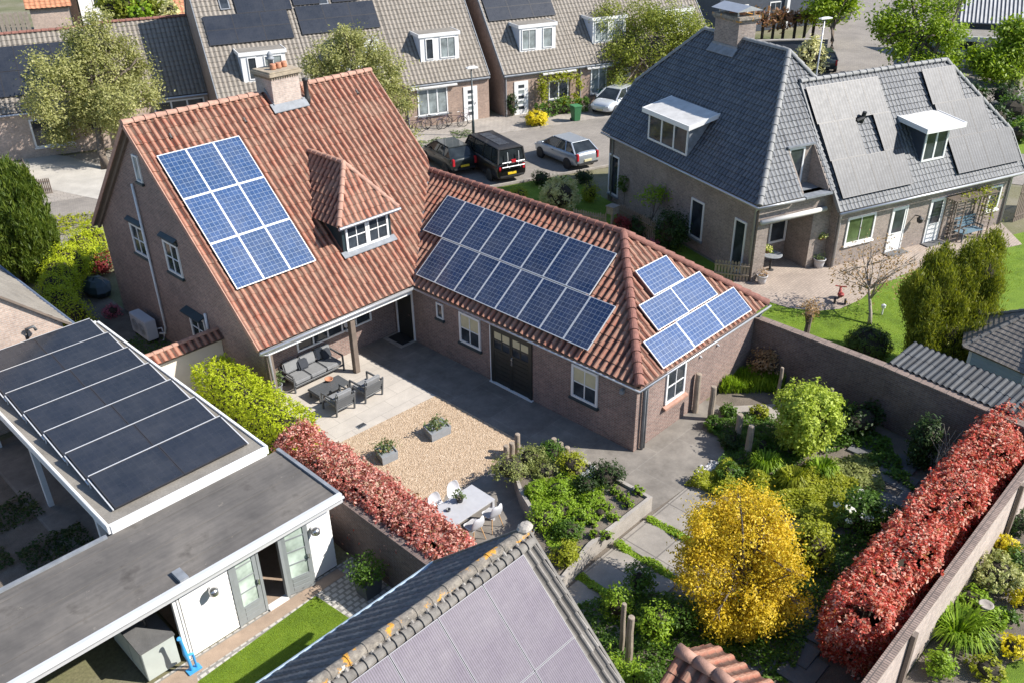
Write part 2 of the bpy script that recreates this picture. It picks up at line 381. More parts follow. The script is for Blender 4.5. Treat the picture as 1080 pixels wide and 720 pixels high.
M['barkpale'] = plain('pale_bark', (.36,.31,.26), .9, .25, 10, bmp=.5, fine=.3)
M['twig'] = plain('hedge_wood', (.035,.028,.018), .95, .3, 8)
M['flatroof'] = None
M['gravelroof'] = plain('grey_roof_felt', (.24,.22,.19), .95, .25, 1.2, bmp=.4, bscale=90, fine=.4)
M['green_tarp'] = plain('green_tarpaulin', (.03,.20,.13), .5, .25, 5, bmp=.4, bscale=8)
M['bin_green'] = plain('green_bin_plastic', (.03,.13,.05), .45, .1, 4)
M['blue'] = plain('bright_blue_paint', (.05,.30,.62), .45, .1, 5)
M['bluegrey'] = plain('blue_grey_boards', (.34,.43,.50), .6, .08, 3)
M['terrapot'] = plain('terracotta_pot', (.42,.19,.11), .8, .15, 5)
M['redpaint'] = plain('red_paint', (.32,.05,.04), .4, .1, 5)
M['yellow_petal'] = plain('yellow_petal', (.75,.65,.18), .7, .2, 20)
M['blind'] = plain('cream_blind', (.55,.49,.31), .85, .12, 3)
M['curtain'] = plain('pale_curtain', (.45,.46,.46), .9, .2, 5)
def glass(name, col, rough=.04):
    m, t, b = nt(name); o = tc(t)
    c = ramp(t, noise(t, o, 1.5, 3), [(.35, sc(col,.55)), (.7, sc(col,1.5))])
    L(t, c, b.inputs['Base Color']); b.inputs['Roughness'].default_value = rough; b.inputs['IOR'].default_value = 1.5
    return m
M['glass'] = glass('window_glass', (.035,.042,.05)); M['glass_pale'] = glass('curtained_glass', (.22,.25,.25), .08)
M['glass_green'] = glass('window_glass_green', (.07,.10,.045), .05)
M['carglass'] = glass('car_glass', (.02,.025,.028), .03); M['screen'] = glass('pale_green_glass', (.42,.5,.44), .12)
M['pv_blue'] = pvmat('blue_solar_cells', (.016,.048,.125), (.028,.07,.18), (.30,.36,.43), 6, 10, .022, .16)
M['pv_navy'] = pvmat('navy_solar_cells', (.010,.022,.06), (.016,.034,.092), (.22,.25,.30), 6, 10, .028, .2)
M['pv_hip'] = pvmat('bright_blue_solar_cells', (.028,.062,.155), (.04,.085,.21), (.33,.38,.45), 6, 10, .025, .2)
M['pv_black'] = pvmat('black_solar_cells', (.016,.02,.028), (.022,.026,.036), (.034,.037,.044), 6, 10, .02, .22, coat=.25, grain=.15, dust=.06)
M['pv_grey'] = pvmat('dusty_black_solar_cells', (.05,.056,.066), (.075,.08,.092), (.022,.024,.03), 6, 10, .035, .40, bus=-1, coat=.0, grain=.6, spec=.29, dust=.1)
M['pv_violet'] = pvmat('violet_solar_cells', (.112,.092,.128), (.125,.104,.14), (.17,.15,.19), 6, 10, .004, .42, bus=-4, coat=.0, grain=.2, spec=.22)
M['alu'] = plain('aluminium_frame', (.66,.67,.68), .35, .05, 4, metal=.3)
M['blackframe'] = plain('black_frame', (.03,.03,.035), .45, .1, 4)
def lichenmat():
    m, t, b = nt('lichen_ridge'); o = tc(t)
    c = ramp(t, noise(t, o, 6, 7, .75), [(.3,(.10,.095,.085)),(.5,(.24,.21,.175)),(.66,(.36,.32,.26))])
    y = ramp(t, noise(t, o, 2.3, 5, .7), [(.56,(0,0,0)),(.60,(1,1,1))]); c = mixc(t, y, c, (.68,.33,.045))
    w = ramp(t, noise(t, o, 4.3, 4, .7), [(.66,(0,0,0)),(.70,(1,1,1))]); c = mixc(t, w, c, (.6,.58,.52))
    L(t, c, b.inputs['Base Color']); b.inputs['Roughness'].default_value = .95; bump(t, b, noise(t, o, 18, 6, .8), 1., .04); return m
M['lichen'] = lichenmat()
def flatmat():
    m, t, b = nt('bitumen_flat_roof'); o = tc(t)
    mp = N(t, 'Mapping'); mp.inputs['Scale'].default_value = (.25, 5, 1); L(t, o, mp.inputs['Vector'])
    c = ramp(t, noise(t, o, .55, 6, .65), [(.3,(.07,.065,.06)),(.5,(.115,.105,.095)),(.7,(.175,.158,.138))])
    c = mixc(t, .55, c, ramp(t, noise(t, mp.outputs[0], 1.6, 5), [(.3,(.7,.7,.7)),(.7,(1.25,1.25,1.25))]), 'MULTIPLY')
    d = ramp(t, noise(t, o, 1.1, 5, .65), [(.56,(1,1,1)),(.70,(.45,.44,.44))]); c = mixc(t, 1., c, d, 'MULTIPLY')
    p = ramp(t, noise(t, o, 3.2, 5, .8), [(.64,(0,0,0)),(.72,(1,1,1))]); c = mixc(t, mth(t,'MULTIPLY',p,.55), c, (.36,.32,.26))
    L(t, c, b.inputs['Base Color']); b.inputs['Roughness'].default_value = .8; bump(t, b, noise(t, o, 90, 4, .7), .3, .01); return m
M['flatroof'] = flatmat()
# ground materials
M['soil'] = ground('garden_soil', [(.10,.085,.065),(.15,.125,.10),(.20,.17,.135)], 1.5, 30, .8)
M['land'] = ground('rough_ground', [(.10,.115,.04),(.16,.15,.08),(.22,.20,.15)], .25, 12, .6)
M['lawn'] = ground('mown_grass', [(.095,.16,.007),(.15,.245,.011),(.21,.30,.022)], 1.1, 45, 1., dist=.05)
M['gravel'] = None
M['drive'] = paving('grey_courtyard_paving', (.205,.185,.165), (.23,.21,.185), (.25,.23,.205), 2.1, 1.7, .018, .9, 1.1)
M['terrace'] = paving('pale_terrace_slabs', (.46,.42,.37), (.50,.455,.40), (.36,.33,.29), 1.2, .6, .010, .4, .9)
M['street'] = paving('street_clinker', (.30,.27,.235), (.25,.225,.20), (.20,.18,.16), .22, .11, .01, .6, .35)
M['pave'] = paving('pavement_flags', (.38,.34,.295), (.335,.30,.265), (.22,.2,.18), .32, .32, .012, .6, .5)
M['patio'] = paving('patio_bricks', (.42,.345,.285), (.36,.295,.245), (.26,.22,.19), .22, .11, .01, .5, .5)
M['slabs'] = paving('grey_square_slabs', (.29,.265,.235), (.31,.285,.25), (.17,.155,.14), 1.0, 1.0, .02, .7, .9, off=0.)
M['darkslab'] = plain('dark_slab', (.13,.13,.13), .85, .25, 2, bmp=.2, fine=.3)
M['cobble'] = paving('white_cobbles', (.52,.50,.46), (.46,.44,.41), (.25,.24,.22), .2, .16, .03, .5, 2.)
def gravelmat():
    m, t, b = nt('honey_gravel'); o = tc(t)
    v = N(t, 'TexVoronoi', Scale=30.); L(t, o, v.inputs['Vector']); bw = t.nodes.new('ShaderNodeRGBToBW'); L(t, v.outputs['Color'], bw.inputs[0])
    c = ramp(t, bw.outputs[0], [(.1,(.29,.205,.13)),(.4,(.43,.32,.215)),(.7,(.50,.385,.27)),(.95,(.60,.49,.37))])
    c = mixc(t, .5, c, ramp(t, noise(t, o, 6, 6, .8), [(.3,(.6,.56,.5)),(.6,(1.15,1.12,1.1))]), 'MULTIPLY')
    L(t, c, b.inputs['Base Color']); b.inputs['Roughness'].default_value = .95; bump(t, b, v.outputs['Distance'], .8, .03); return m
M['gravel'] = gravelmat()
# foliage
LF = dict(
 olive=[(.14,.15,.045),(.22,.225,.075),(.29,.285,.115),(.36,.34,.17)], street=[(.09,.115,.014),(.15,.18,.024),(.22,.24,.04),(.29,.29,.06)],
 lime=[(.09,.15,.009),(.17,.24,.014),(.26,.33,.025)], dark=[(.012,.03,.006),(.025,.05,.01),(.04,.07,.014)],
 thuja=[(.03,.06,.008),(.07,.105,.012),(.13,.16,.018)], goldthuja=[(.035,.055,.008),(.10,.12,.012),(.20,.21,.018),(.24,.24,.02)], juniper=[(.11,.14,.035),(.19,.21,.065),(.26,.28,.095)], yhedge=[(.21,.26,.008),(.31,.36,.012),(.40,.43,.02)],
 photinia=[(.12,.13,.035),(.20,.12,.05),(.24,.045,.04),(.34,.08,.065),(.46,.21,.175),(.53,.31,.26),(.58,.39,.33),(.62,.47,.40)],
 photinia2=[(.16,.16,.03),(.26,.13,.03),(.30,.035,.02),(.38,.04,.03),(.43,.08,.055),(.47,.19,.135),(.52,.31,.24),(.57,.42,.35),(.60,.47,.40)],
 maple=[(.22,.22,.015),(.34,.26,.012),(.44,.30,.012),(.51,.36,.018),(.56,.43,.04),(.50,.33,.015)], green=[(.03,.07,.008),(.06,.12,.012),(.10,.17,.02)],
 bright=[(.10,.18,.01),(.17,.26,.015),(.24,.33,.03)], ball=[(.16,.21,.018),(.25,.31,.028),(.34,.40,.06),(.40,.45,.10)],
 sage=[(.06,.09,.03),(.10,.14,.05),(.14,.18,.07)], yellow=[(.42,.33,.008),(.52,.43,.015),(.58,.5,.03)],
 rust=[(.20,.11,.055),(.30,.19,.10),(.38,.26,.15)], cream=[(.36,.34,.16),(.48,.45,.25),(.28,.29,.10)], red=[(.14,.015,.02),(.22,.03,.035),(.08,.03,.02)],
 pink=[(.40,.12,.17),(.30,.07,.11)], paleyel=[(.6,.56,.25),(.66,.62,.35)], lawnblade=[(.14,.21,.012),(.20,.27,.018),(.26,.31,.035)], varieg=[(.16,.20,.04),(.30,.31,.12),(.42,.40,.20)], whitefl=[(.72,.72,.70),(.8,.8,.78)],
 grass=[(.09,.17,.012),(.14,.23,.02),(.2,.28,.03)], ivy=[(.012,.035,.006),(.03,.06,.012)], ylgreen=[(.15,.18,.012),(.23,.25,.015),(.3,.3,.025)], brownhedge=[(.16,.07,.04),(.22,.11,.06),(.10,.09,.03)])
LF = {k: [tuple(min(.85, x*1.3) for x in c) for c in v] for k, v in LF.items()}
LM = {k: leafmat('leaf_'+k, v) for k, v in LF.items()}
# ------------------------------------------------------------------ foliage builders
def unit(v): return v/np.maximum(np.linalg.norm(v, axis=1, keepdims=True), 1e-9)
def leafobj(name, P, size, mats, parent=None, nrm=None, aspect=.5, frame=None, flat=.0, up=.25, long=None):
    P = np.asarray(P, float); n = len(P); sz = np.asarray(size)*np.ones(n)*RNG.uniform(.65, 1.3, n)
    if up > 1: d = unit(RNG.normal(size=(n, 3))+(0 if nrm is None else nrm*.9)+np.array([0, 0, up])); w = unit(np.cross(d, RNG.normal(size=(n, 3))))
    else:
        nn = unit(RNG.normal(size=(n, 3))*.5+(0 if nrm is None else nrm*.75)+np.array([0, 0, .55])); d = unit(np.cross(nn, RNG.normal(size=(n, 3)))); w = np.cross(nn, d)
    a = d*sz[:, None]*.5; b = w*sz[:, None]*aspect*.5
    V = np.stack([P-a, P+b, P+a, P-b], 1).reshape(-1, 3)
    lo, hi = V.min(0), V.max(0); ctr = (lo+hi)/2
    if parent is None: ctr[2] = lo[2]
    me = bpy.data.meshes.new(name); me.vertices.add(4*n); me.vertices.foreach_set('co', (V-ctr).ravel())
    me.loops.add(4*n); me.loops.foreach_set('vertex_index', np.arange(4*n)); me.polygons.add(n)
    me.polygons.foreach_set('loop_start', np.arange(n)*4); me.polygons.foreach_set('loop_total', np.full(n, 4)); me.update()
    o = bpy.data.objects.new(name, me); return place(o, me, mats, parent, frame, Vector(ctr))
def blob_pts(blobs, ncl, per, cr, fill=.4, squash=1.):
    bl = np.array(blobs, float)                              # rows cx cy cz rx ry rz
    w = (bl[:, 3]*bl[:, 4]*bl[:, 5])**.67; idx = RNG.choice(len(bl), ncl, p=w/w.sum())
    d = unit(RNG.normal(size=(ncl, 3))); r = 1-fill*RNG.random(ncl)**1.4
    c = bl[idx, :3]+d*r[:, None]*bl[idx, 3:]
    crs = cr*RNG.uniform(.6, 1.4, ncl)
    P = np.repeat(c, per, 0)+RNG.normal(size=(ncl*per, 3))*np.repeat(crs, per)[:, None]*np.array([1, 1, squash])
    return P, np.repeat(d, per, 0)
def limbs(mb, base, top, blobs, r0, n=7, wob=.06):
    base = Vector([float(v) for v in base]); top = Vector([float(v) for v in top]); L_ = (top-base).length
    pts = [base.lerp(top, k/5)+Vector((random.uniform(-1,1), random.uniform(-1,1), 0))*wob*L_*(k > 0)*.5 for k in range(6)]
    mb.tube(pts, [r0*(1.25-.7*k/5) if k else r0*1.5 for k in range(6)], 8)
    for i in range(n):
        b = random.choice(blobs); s0 = pts[random.choice([2, 3, 4, 5])]
        e = Vector((b[0]+random.uniform(-.6,.6)*b[3], b[1]+random.uniform(-.6,.6)*b[4], b[2]+random.uniform(-.3,.7)*b[5]))
        mid = s0.lerp(e, .5)+Vector((random.uniform(-.2,.2), random.uniform(-.2,.2), .15))*max(.3, (e-s0).length*.3)
        mb.tube([s0, mid, e], [r0*.5, r0*.32, r0*.1], 6)
        for _ in range(3):
            e2 = e+Vector((random.uniform(-1,1), random.uniform(-1,1), random.uniform(-.2,1)))*.45*max(b[3], .4)
            mb.tube([mid.lerp(e, random.uniform(.2,.9)), e2], [r0*.2, r0*.05], 5)
def tree(name, label, pos, blobs, leaf, ncl, per, cr, ls, r0=.14, cat='tree', n=8, bark='bark', group=None, top=None, fill=.45, aspect=.5):
    """blobs are relative to the foot of the tree"""
    t = local(name, label, cat, pos, 0, group)
    mb = MB(); limbs(mb, (0, 0, 0), top or (blobs[0][0], blobs[0][1], blobs[0][2]), blobs, r0, n); mb.build('trunk', M[bark], t, smooth=True)
    P, nr = blob_pts(blobs, ncl, per, cr, fill); k_ = P[:, 2] > .15
    leafobj('crown', P[k_], ls, LM[leaf], t, nr[k_]*.6, aspect=aspect)
    return t
def shrub(name, label, pos, rx, ry, rz, leaf, n_=1500, ls=.09, cat='shrub', group=None, core=.72, aspect=.5, lumps=5, parts=True, lift=.9, upl=None, extra=None):
    t = local(name, label, cat, pos, random.uniform(0, 6), group)
    z0 = rz*lift
    n = int(n_*1.7); bl = [(0, 0, z0, rx, ry, rz)]+[(random.uniform(-.45,.45)*rx, random.uniform(-.45,.45)*ry, z0+random.uniform(-.2,.45)*rz, rx*.6, ry*.6, rz*.6) for _ in range(lumps)]
    if n_ >= 2000 and lumps:
        bl = [(0, 0, z0, rx*.84, ry*.84, rz*.84)]
        for _ in range(26): d_ = unit(RNG.normal(size=(1, 3))+np.array([0,0,.25]))[0]; f_ = RNG.uniform(.2, .33); bl.append((d_[0]*rx*.78, d_[1]*ry*.78, z0+d_[2]*rz*.78, rx*f_, ry*f_, rz*f_))
    per = 12; P, nr = blob_pts(bl, max(8, n//per), per, min(rx, rz)*(.13 if n_ < 2000 else .06), .28)
    k = P[:, 2] > .02; P = P[k]; nr = nr[k]
    core *= .86; mb = MB(); mb.ell((0, 0, z0), (rx*core, ry*core, rz*core), 12, .08); mb.tube([(0,0,0),(0,0,max(.1,z0))], [.05, .03], 6); mb.build('stems', M['twig'], t)
    leafobj('foliage', P, ls, LM[leaf], t, nr, aspect)
    if extra:
        lf, ne, s_ = extra; up_ = np.nonzero(P[:, 2] > z0*.7)[0]
        for i in RNG.choice(up_, ne, replace=False): q_ = unit(RNG.normal(size=(26, 3)))*.085; leafobj('flower_head', P[i]*1.05+q_*np.array([1,1,.7]), s_, LM[lf], t, unit(q_), .9)
    return t
def hedge(name, label, x0, x1, y0, y1, z1, leaf, dens=240, ls=.1, cat='hedge', frame=None, round_=.25, group=None, bulge=.12, z0=.05, clus=5):
    t = thing(name, label, cat, ((x0+x1)/2, (y0+y1)/2, 0), frame, 0, group)
    dx, dy, dz = x1-x0, y1-y0, z1
    areas = np.array([dx*dy, dx*dz, dx*dz, dy*dz, dy*dz]); n = int(areas.sum()*dens)
    n = max(5, n//5); fc = RNG.choice(5, n, p=areas/areas.sum()); u = RNG.random(n); v = RNG.random(n)
    P = np.zeros((n, 3)); Nn = np.zeros((n, 3))
    for k, (f, nv) in enumerate([((None, None, 1), (0,0,1)), ((None, 0, None), (0,-1,0)), ((None, 1, None), (0,1,0)), ((0, None, None), (-1,0,0)), ((1, None, None), (1,0,0))]):
        i = fc == k; uu = [u[i], v[i]]
        for ax in range(3):
            P[i, ax] = f[ax] if f[ax] is not None else uu.pop(0)
        Nn[i] = nv
    c = np.array([.5, .5, .5]); q = (P-c)*2
    ax = np.array([dx, dy, dz])/2; w = q*ax
    rr = min(round_, dx/2, dy/2)
    inner = np.clip(w, -(ax-rr), ax-rr); dlt = w-inner; w = inner+unit(dlt)*np.minimum(np.linalg.norm(dlt, axis=1, keepdims=True), rr)
    lump = np.sin(w[:, :1]*2.3+1.3)*np.cos(w[:, 1:2]*2.1+.4)*np.sin(w[:, 2:]*2.7+w[:, 1:2]*1.7)
    w = w+Nn*(lump*bulge)+RNG.normal(size=(n, 3))*.05-Nn*(RNG.random((n, 1))**2*.14)
    w = w+Nn*(np.maximum(0, RNG.normal(size=(n, 1)))*.05)
    if clus > 1:
        w = np.repeat(w, clus, 0); Nn = np.repeat(Nn, clus, 0); j_ = unit(RNG.normal(size=w.shape)); w = w+j_*RNG.uniform(.02, ls*.8, (len(w), 1)); Nn = unit(Nn*.7+j_*.8+np.array([0,0,.25]))
    P = w+np.array([(x0+x1)/2, (y0+y1)/2, dz/2]); k = P[:, 2] > z0; P = P[k]; Nn = Nn[k]
    mb = MB(); s_ = .2+bulge*1.25; mb.box((x0+s_, y0+s_, 0), (x1-s_, y1-s_, z1-s_)); mb.build('stems', M['twig'], t, frame, bevel=.12)
    leafobj('foliage', P, ls, LM[leaf], t, Nn, .5)
    return t
def tuft(name, label, pos, r, h, leaf, n=220, group=None, cat='ornamental grass', w=.03, lean=1.):
    t = local(name, label, cat, pos, 0, group); mb = MB()
    vs = []; fs = []
    for i in range(n):
        a = random.uniform(0, 6.283); rr = r*random.random()**.5*.35; d = Vector((math.cos(a), math.sin(a), 0)); s_ = Vector((-d.y, d.x, 0))*w*random.uniform(.6,1.2)
        ln = random.uniform(.4, 1)*lean; hh = h*random.uniform(.6, 1.1)
        p0 = d*rr; p1 = d*(rr+r*.3*ln)+Vector((0,0,hh*.7)); p2 = d*(rr+r*.65*ln)+Vector((0,0,hh)); p3 = d*(rr+r*ln)+Vector((0,0,hh*random.uniform(.45,.85)))
        b = len(vs); vs += [p0-s_*.6, p0+s_*.6, p1-s_, p1+s_, p2-s_*.8, p2+s_*.8, p3]; fs += [(b,b+1,b+3,b+2),(b+2,b+3,b+5,b+4),(b+4,b+5,b+6)]
    mb.add(vs, fs); mb.build('blades', LM[leaf], t); return t
def cover(name, label, poly, z, leaf, n, ls, hgt_=.15, cat='ground cover', lump=.12, mats=None, aspect=.5, up=.4):
    """leafy ground cover nobody could count, scattered over a polygon"""
    pl = np.array([(p[0], p[1]) for p in poly]); lo, hi = pl.min(0), pl.max(0); P = []
    while len(P) < n:
        q = RNG.uniform(lo, hi, (n*2, 2)); ins = np.zeros(len(q), bool)
        for i in range(len(pl)):
            a, b = pl[i], pl[(i+1) % len(pl)]
            cr_ = ((a[1] > q[:,1]) != (b[1] > q[:,1])) & (q[:,0] < (b[0]-a[0])*(q[:,1]-a[1])/(b[1]-a[1]+1e-12)+a[0]); ins ^= cr_
        P += list(q[ins])
    P = np.array(P[:n]); k1 = RNG.uniform(2, 4, 6)
    hz = hgt_*(.55+.45*np.sin(P[:,0]*k1[0]*1.6+k1[4])*np.sin(P[:,1]*k1[1]*1.7+k1[5]))+lump*np.sin(P[:,0]*5.1)*np.cos(P[:,1]*4.7)*.5
    zz = z+np.maximum(.02, hz)*RNG.random(n)**.5
    o = leafobj(name, np.column_stack([P, zz]), ls, LM[leaf], None, np.tile([0,0,1.], (n,1)), aspect, up=up)
    return tag(o, label, cat, kind='stuff')
# ------------------------------------------------------------------ building helpers
def tileroof(name, mat, parent, P0, du, dv, poly, tw, th, amp=.035, lift=.03, prof='pan', frame=None, thick=.07, under=None):
    P0 = Vector(P0); du = Vector(du).normalized(); dv = Vector(dv).normalized(); n = du.cross(dv).normalized()
    us = [p[0] for p in poly]; vs_ = [p[1] for p in poly]; u0, u1, v0, v1 = min(us), max(us), min(vs_), max(vs_)
    pr = {'pan': [(0,.2),(.1,.72),(.24,1),(.42,.88),(.56,.4),(.66,.06),(.84,0)], 'flat': [(0,0),(.42,.05),(.5,.9),(.62,1),(.74,.9),(.82,.05)], 'low': [(0,.0),(.1,1),(.45,1),(.55,0),(.9,0)]}[prof]
    U = []; k = math.floor(u0/tw)-1
    while k*tw < u1+tw:
        for a, h in pr: U.append(((k+a)*tw, h*amp))
        k += 1
    Vv = []; k = math.floor(v0/th)
    while k*th < v1+th: Vv += [(k*th, lift), ((k+1)*th-.002, 0.)]; k += 1
    bm = bmesh.new(); nu_, nv_ = len(pr), 2; jz = RNG.normal(size=(len(Vv)//2+1, len(U)//nu_+1))*amp*.07; ph_ = RNG.uniform(0, 6, 4)
    g = [[bm.verts.new((u, v, h+l+jz[i_//2, j_//nu_]+.009*math.sin(u*1.7+ph_[0])*math.sin(v*1.3+ph_[1])+.005*math.sin(u*4.1+v*2.3+ph_[2]))) for j_, (u, h) in enumerate(U)] for i_, (v, l) in enumerate(Vv)]
    for i in range(len(g)-1):
        for j in range(len(U)-1): bm.faces.new((g[i][j], g[i][j+1], g[i+1][j+1], g[i+1][j]))
    cx = sum(us)/len(us); cy = sum(vs_)/len(vs_)
    for i in range(len(poly)):
        a = Vector((*poly[i], 0)); b = Vector((*poly[(i+1) % len(poly)], 0)); e = b-a; no = Vector((e.y, -e.x, 0))
        if no.dot(Vector((cx, cy, 0))-a) > 0: no = -no
        bmesh.ops.bisect_plane(bm, geom=bm.verts[:]+bm.edges[:]+bm.faces[:], plane_co=a, plane_no=no, clear_outer=True, dist=1e-5)
    uv = bm.loops.layers.uv.new('UVMap')
    for f in bm.faces:
        for l in f.loops: l[uv].uv = (l.vert.co.x/tw, (l.vert.co.y-1e-3)/th)
    bot = [bm.verts.new((p[0], p[1], -thick)) for p in poly]; top = [bm.verts.new((p[0], p[1], 0.004)) for p in poly]
    fb = [bm.faces.new(bot)]
    for i in range(len(poly)): fb.append(bm.faces.new((bot[i], bot[(i+1)%len(poly)], top[(i+1)%len(poly)], top[i])))
    for f in fb: f.material_index = 1
    X = Matrix((( du.x, dv.x, n.x, P0.x), (du.y, dv.y, n.y, P0.y), (du.z, dv.z, n.z, P0.z), (0,0,0,1)))
    bm.transform(X)
    co = np.array([v.co[:] for v in bm.verts]); ctr = Vector((co.min(0)+co.max(0))/2)
    for v in bm.verts: v.co -= ctr
    me = bpy.data.meshes.new(name); bm.to_mesh(me); bm.free()
    for p in me.polygons: p.use_smooth = False
    o = bpy.data.objects.new(name, me); return place(o, me, [mat, under or M['brownpost']], parent, frame, ctr)
def slope(P_e0, P_e1, P_r):
    """unit vectors of a roof plane: along the eave e0->e1 and up the slope towards P_r; returns P0, du, dv"""
    a, b, r = Vector(P_e0), Vector(P_e1), Vector(P_r); du = (b-a).normalized(); dv = (r-a)-du*(r-a).dot(du); return a, du, dv.normalized()
def uvof(P0, du, dv, p): d = Vector(p)-P0; return (d.dot(du), d.dot(dv))
def ridgecaps(mb, p, q, r=.12, seg=.36, st_=1.2):
    p = Vector(p); q = Vector(q); d = q-p; n = max(1, int(d.length/seg)); d.normalize(); st = (q-p).length/n
    x = d.cross(Vector((0,0,1))).normalized(); z = x.cross(d)
    for i in range(n):
        a = p+d*(i*st); b = p+d*((i+1)*st+.03); ra, rb = r*st_*random.uniform(.97,1.03), r*.92; k = 8
        vs = [a+(x*math.cos(math.pi*t/k-.25*0)*ra+z*(math.sin(math.pi*t/k)*ra-.03)) for t in range(k+1)]+[b+(x*math.cos(math.pi*t/k)*rb+z*(math.sin(math.pi*t/k)*rb-.03)) for t in range(k+1)]
        mb.add(vs, [(t, t+1, t+k+2, t+k+1) for t in range(k)]+[tuple(range(k,-1,-1)), tuple(range(k+1, 2*k+2))])
    return mb
def wm(P, u, n): u = Vector(u).normalized(); n = Vector(n).normalized(); P = Vector(P); return Matrix(((u.x,n.x,0,P.x),(u.y,n.y,0,P.y),(0,0,1,P.z),(0,0,0,1)))
def window(parent, P, u, n, w, h, nx=1, ny=1, frame='white', gl='glass', sill=None, t=.07, blind=0., sub=None, name='window', bar=.035, dep=.05, inner=None, lintel=None):
    X = wm(P, u, n); mb = MB(X); d0 = -.03
    for a, b in (((0,d0,0),(w,dep,t)), ((0,d0,h-t),(w,dep,h)), ((0,d0,t),(t,dep,h-t)), ((w-t,d0,t),(w,dep,h-t))): mb.box(a, b)
    for i in range(1, nx): x = t+(w-2*t)*i/nx; mb.box((x-bar/2,0.0,t), (x+bar/2,dep-.012,h-t))
    for j in range(1, ny): z = t+(h-2*t)*j/ny; mb.box((t,0.0,z-bar/2), (w-t,dep-.015,z+bar/2))
    o = mb.build(name, M[frame], parent, bevel=.006, seg=1)
    MB(X).box((t-.01,-.02,t-.01),(w-t+.01,.012,h-t+.01)).build('pane', M[gl], o)
    if blind: MB(X).box((t+.005,.013,t+(h-2*t)*(1-blind)),(w-t-.005,.017,h-t)).build('blind', M['blind'], o)
    if sill: MB(X).box((-.06,.0,-.09),(w+.06,.10,-.004)).build('sill', M[sill], o, bevel=.008, seg=1)
    if lintel: MB(X).box((-.06,.0,h+.004),(w+.06,.06,h+.14)).build('lintel', M[lintel], o)
    return o
def panel(parent, mat, P, u, v, w, h, frame='alu', thick=.04, name='solar_panel', portrait=True, fw=.022):
    """P lower-left corner of the panel's underside, u across, v up the slope"""
    u = Vector(u).normalized(); v = Vector(v).normalized(); n = u.cross(v).normalized(); P = Vector(P)
    X = Matrix(((u.x,v.x,n.x,P.x),(u.y,v.y,n.y,P.y),(u.z,v.z,n.z,P.z),(0,0,0,1)))
    mb = MB(X); mb.box((fw*.5,fw*.5,.004),(w-fw*.5,h-fw*.5,thick-.004)); o = mb.build(name, M[mat], parent)
    ul = o.data.uv_layers[0].data; Xi = X.inverted(); c = ORG[o]
    for p in o.data.polygons:
        for li in p.loop_indices:
            q = Xi @ (o.data.vertices[o.data.loops[li].vertex_index].co+c); a, b = (q.x-fw)/(w-2*fw), (q.y-fw)/(h-2*fw)
            ul[li].uv = (a, b) if portrait else (b, a)
    mb = MB(X)
    for a, b in (((0,0,0),(w,fw,thick)), ((0,h-fw,0),(w,h,thick)), ((0,fw,0),(fw,h-fw,thick)), ((w-fw,fw,0),(w,h-fw,thick))): mb.box(a, b)
    mb.build('frame', M[frame], o)
    return o
# ================================================================== the red-roofed brick house with its low wing
ZE, ZR, YR, ZB, YB = 2.52, 8.515, 6.446, 3.68, 11.51
SM = (ZR-ZE)/YR; XL, XR, WG, LG, ZG, YG0, YG1 = -6.36, 3.78, 7.22, 10.08, 5.24, 3.0, 6.53
hs = thing('brick_house', 'brown brick house with terracotta pantile roofs, blue solar panels and a low courtyard wing', 'house', (-1.5, 5, 0))
X1, X2 = -6.11, 3.55
mb = MB()
mb.ext([(X1, .18, 0), (X1, 11.2, 0), (X1, 11.2, 3.86), (X1, YR, ZR-.2), (X1, .18, 2.55)], (.3, 0, 0))
mb.ext([(X2-.3, 1.5, 0), (X2-.3, 11.2, 0), (X2-.3, 11.2, 3.86), (X2-.3, YR, ZR-.2), (X2-.3, 1.5, 3.7)], (.3, 0, 0))
mb.box((X1+.3, 1.5, 0), (.22, 1.75, 3.8)); mb.box((X1+.3, 10.95, 0), (X2-.3, 11.2, 3.8))
mb.build('wall', M['brick'], hs)
wg = MB(); wg.box((.24, -LG+.25, 0), (WG-.25, -LG+.5, ZE-.02)); wg.box((.24, -LG+.5, 0), (.5, 3.0, ZE+.1)); wg.box((WG-.5, -LG+.5, 0), (WG-.25, 3.0, ZE-.02))
wg.ext([(.5, 2.75, 0), (WG-.5, 2.75, 0), (WG-.5, 2.75, ZE), (WG/2, 2.75, ZG-.2), (.5, 2.75, ZE)], (0, .25, 0))
wing = wg.build('wing_wall', M['brick'], hs)
MB().box((X1+.3, .12, ZE-.14), (.2, 1.5, ZE-.08)).build('porch_ceiling', M['white'], hs)
# roofs
TW, TH = .252, .36
rp, rdu, rdv = slope((XL, 0, ZE), (0, 0, ZE), (XL, YR, ZR)); q = lambda p: uvof(rp, rdu, rdv, p)
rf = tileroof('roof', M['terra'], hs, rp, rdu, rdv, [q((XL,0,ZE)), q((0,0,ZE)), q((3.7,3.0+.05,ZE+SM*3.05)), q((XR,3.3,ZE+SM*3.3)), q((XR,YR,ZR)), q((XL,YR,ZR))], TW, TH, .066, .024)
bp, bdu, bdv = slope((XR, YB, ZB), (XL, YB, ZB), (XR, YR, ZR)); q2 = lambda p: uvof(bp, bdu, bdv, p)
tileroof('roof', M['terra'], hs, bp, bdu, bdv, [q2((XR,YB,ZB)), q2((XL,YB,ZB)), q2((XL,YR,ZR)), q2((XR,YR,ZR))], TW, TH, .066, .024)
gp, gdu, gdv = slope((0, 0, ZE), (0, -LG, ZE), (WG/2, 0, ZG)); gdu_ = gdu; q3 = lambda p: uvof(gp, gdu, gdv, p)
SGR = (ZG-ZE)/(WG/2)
gp, gdu, gdv = slope((0, -LG, ZE), (0, 0, ZE), (WG/2, -LG, ZG)); gdu = -gdu; gp = Vector((0, 0, ZE)); q3 = lambda p: uvof(gp, gdu, gdv, p)
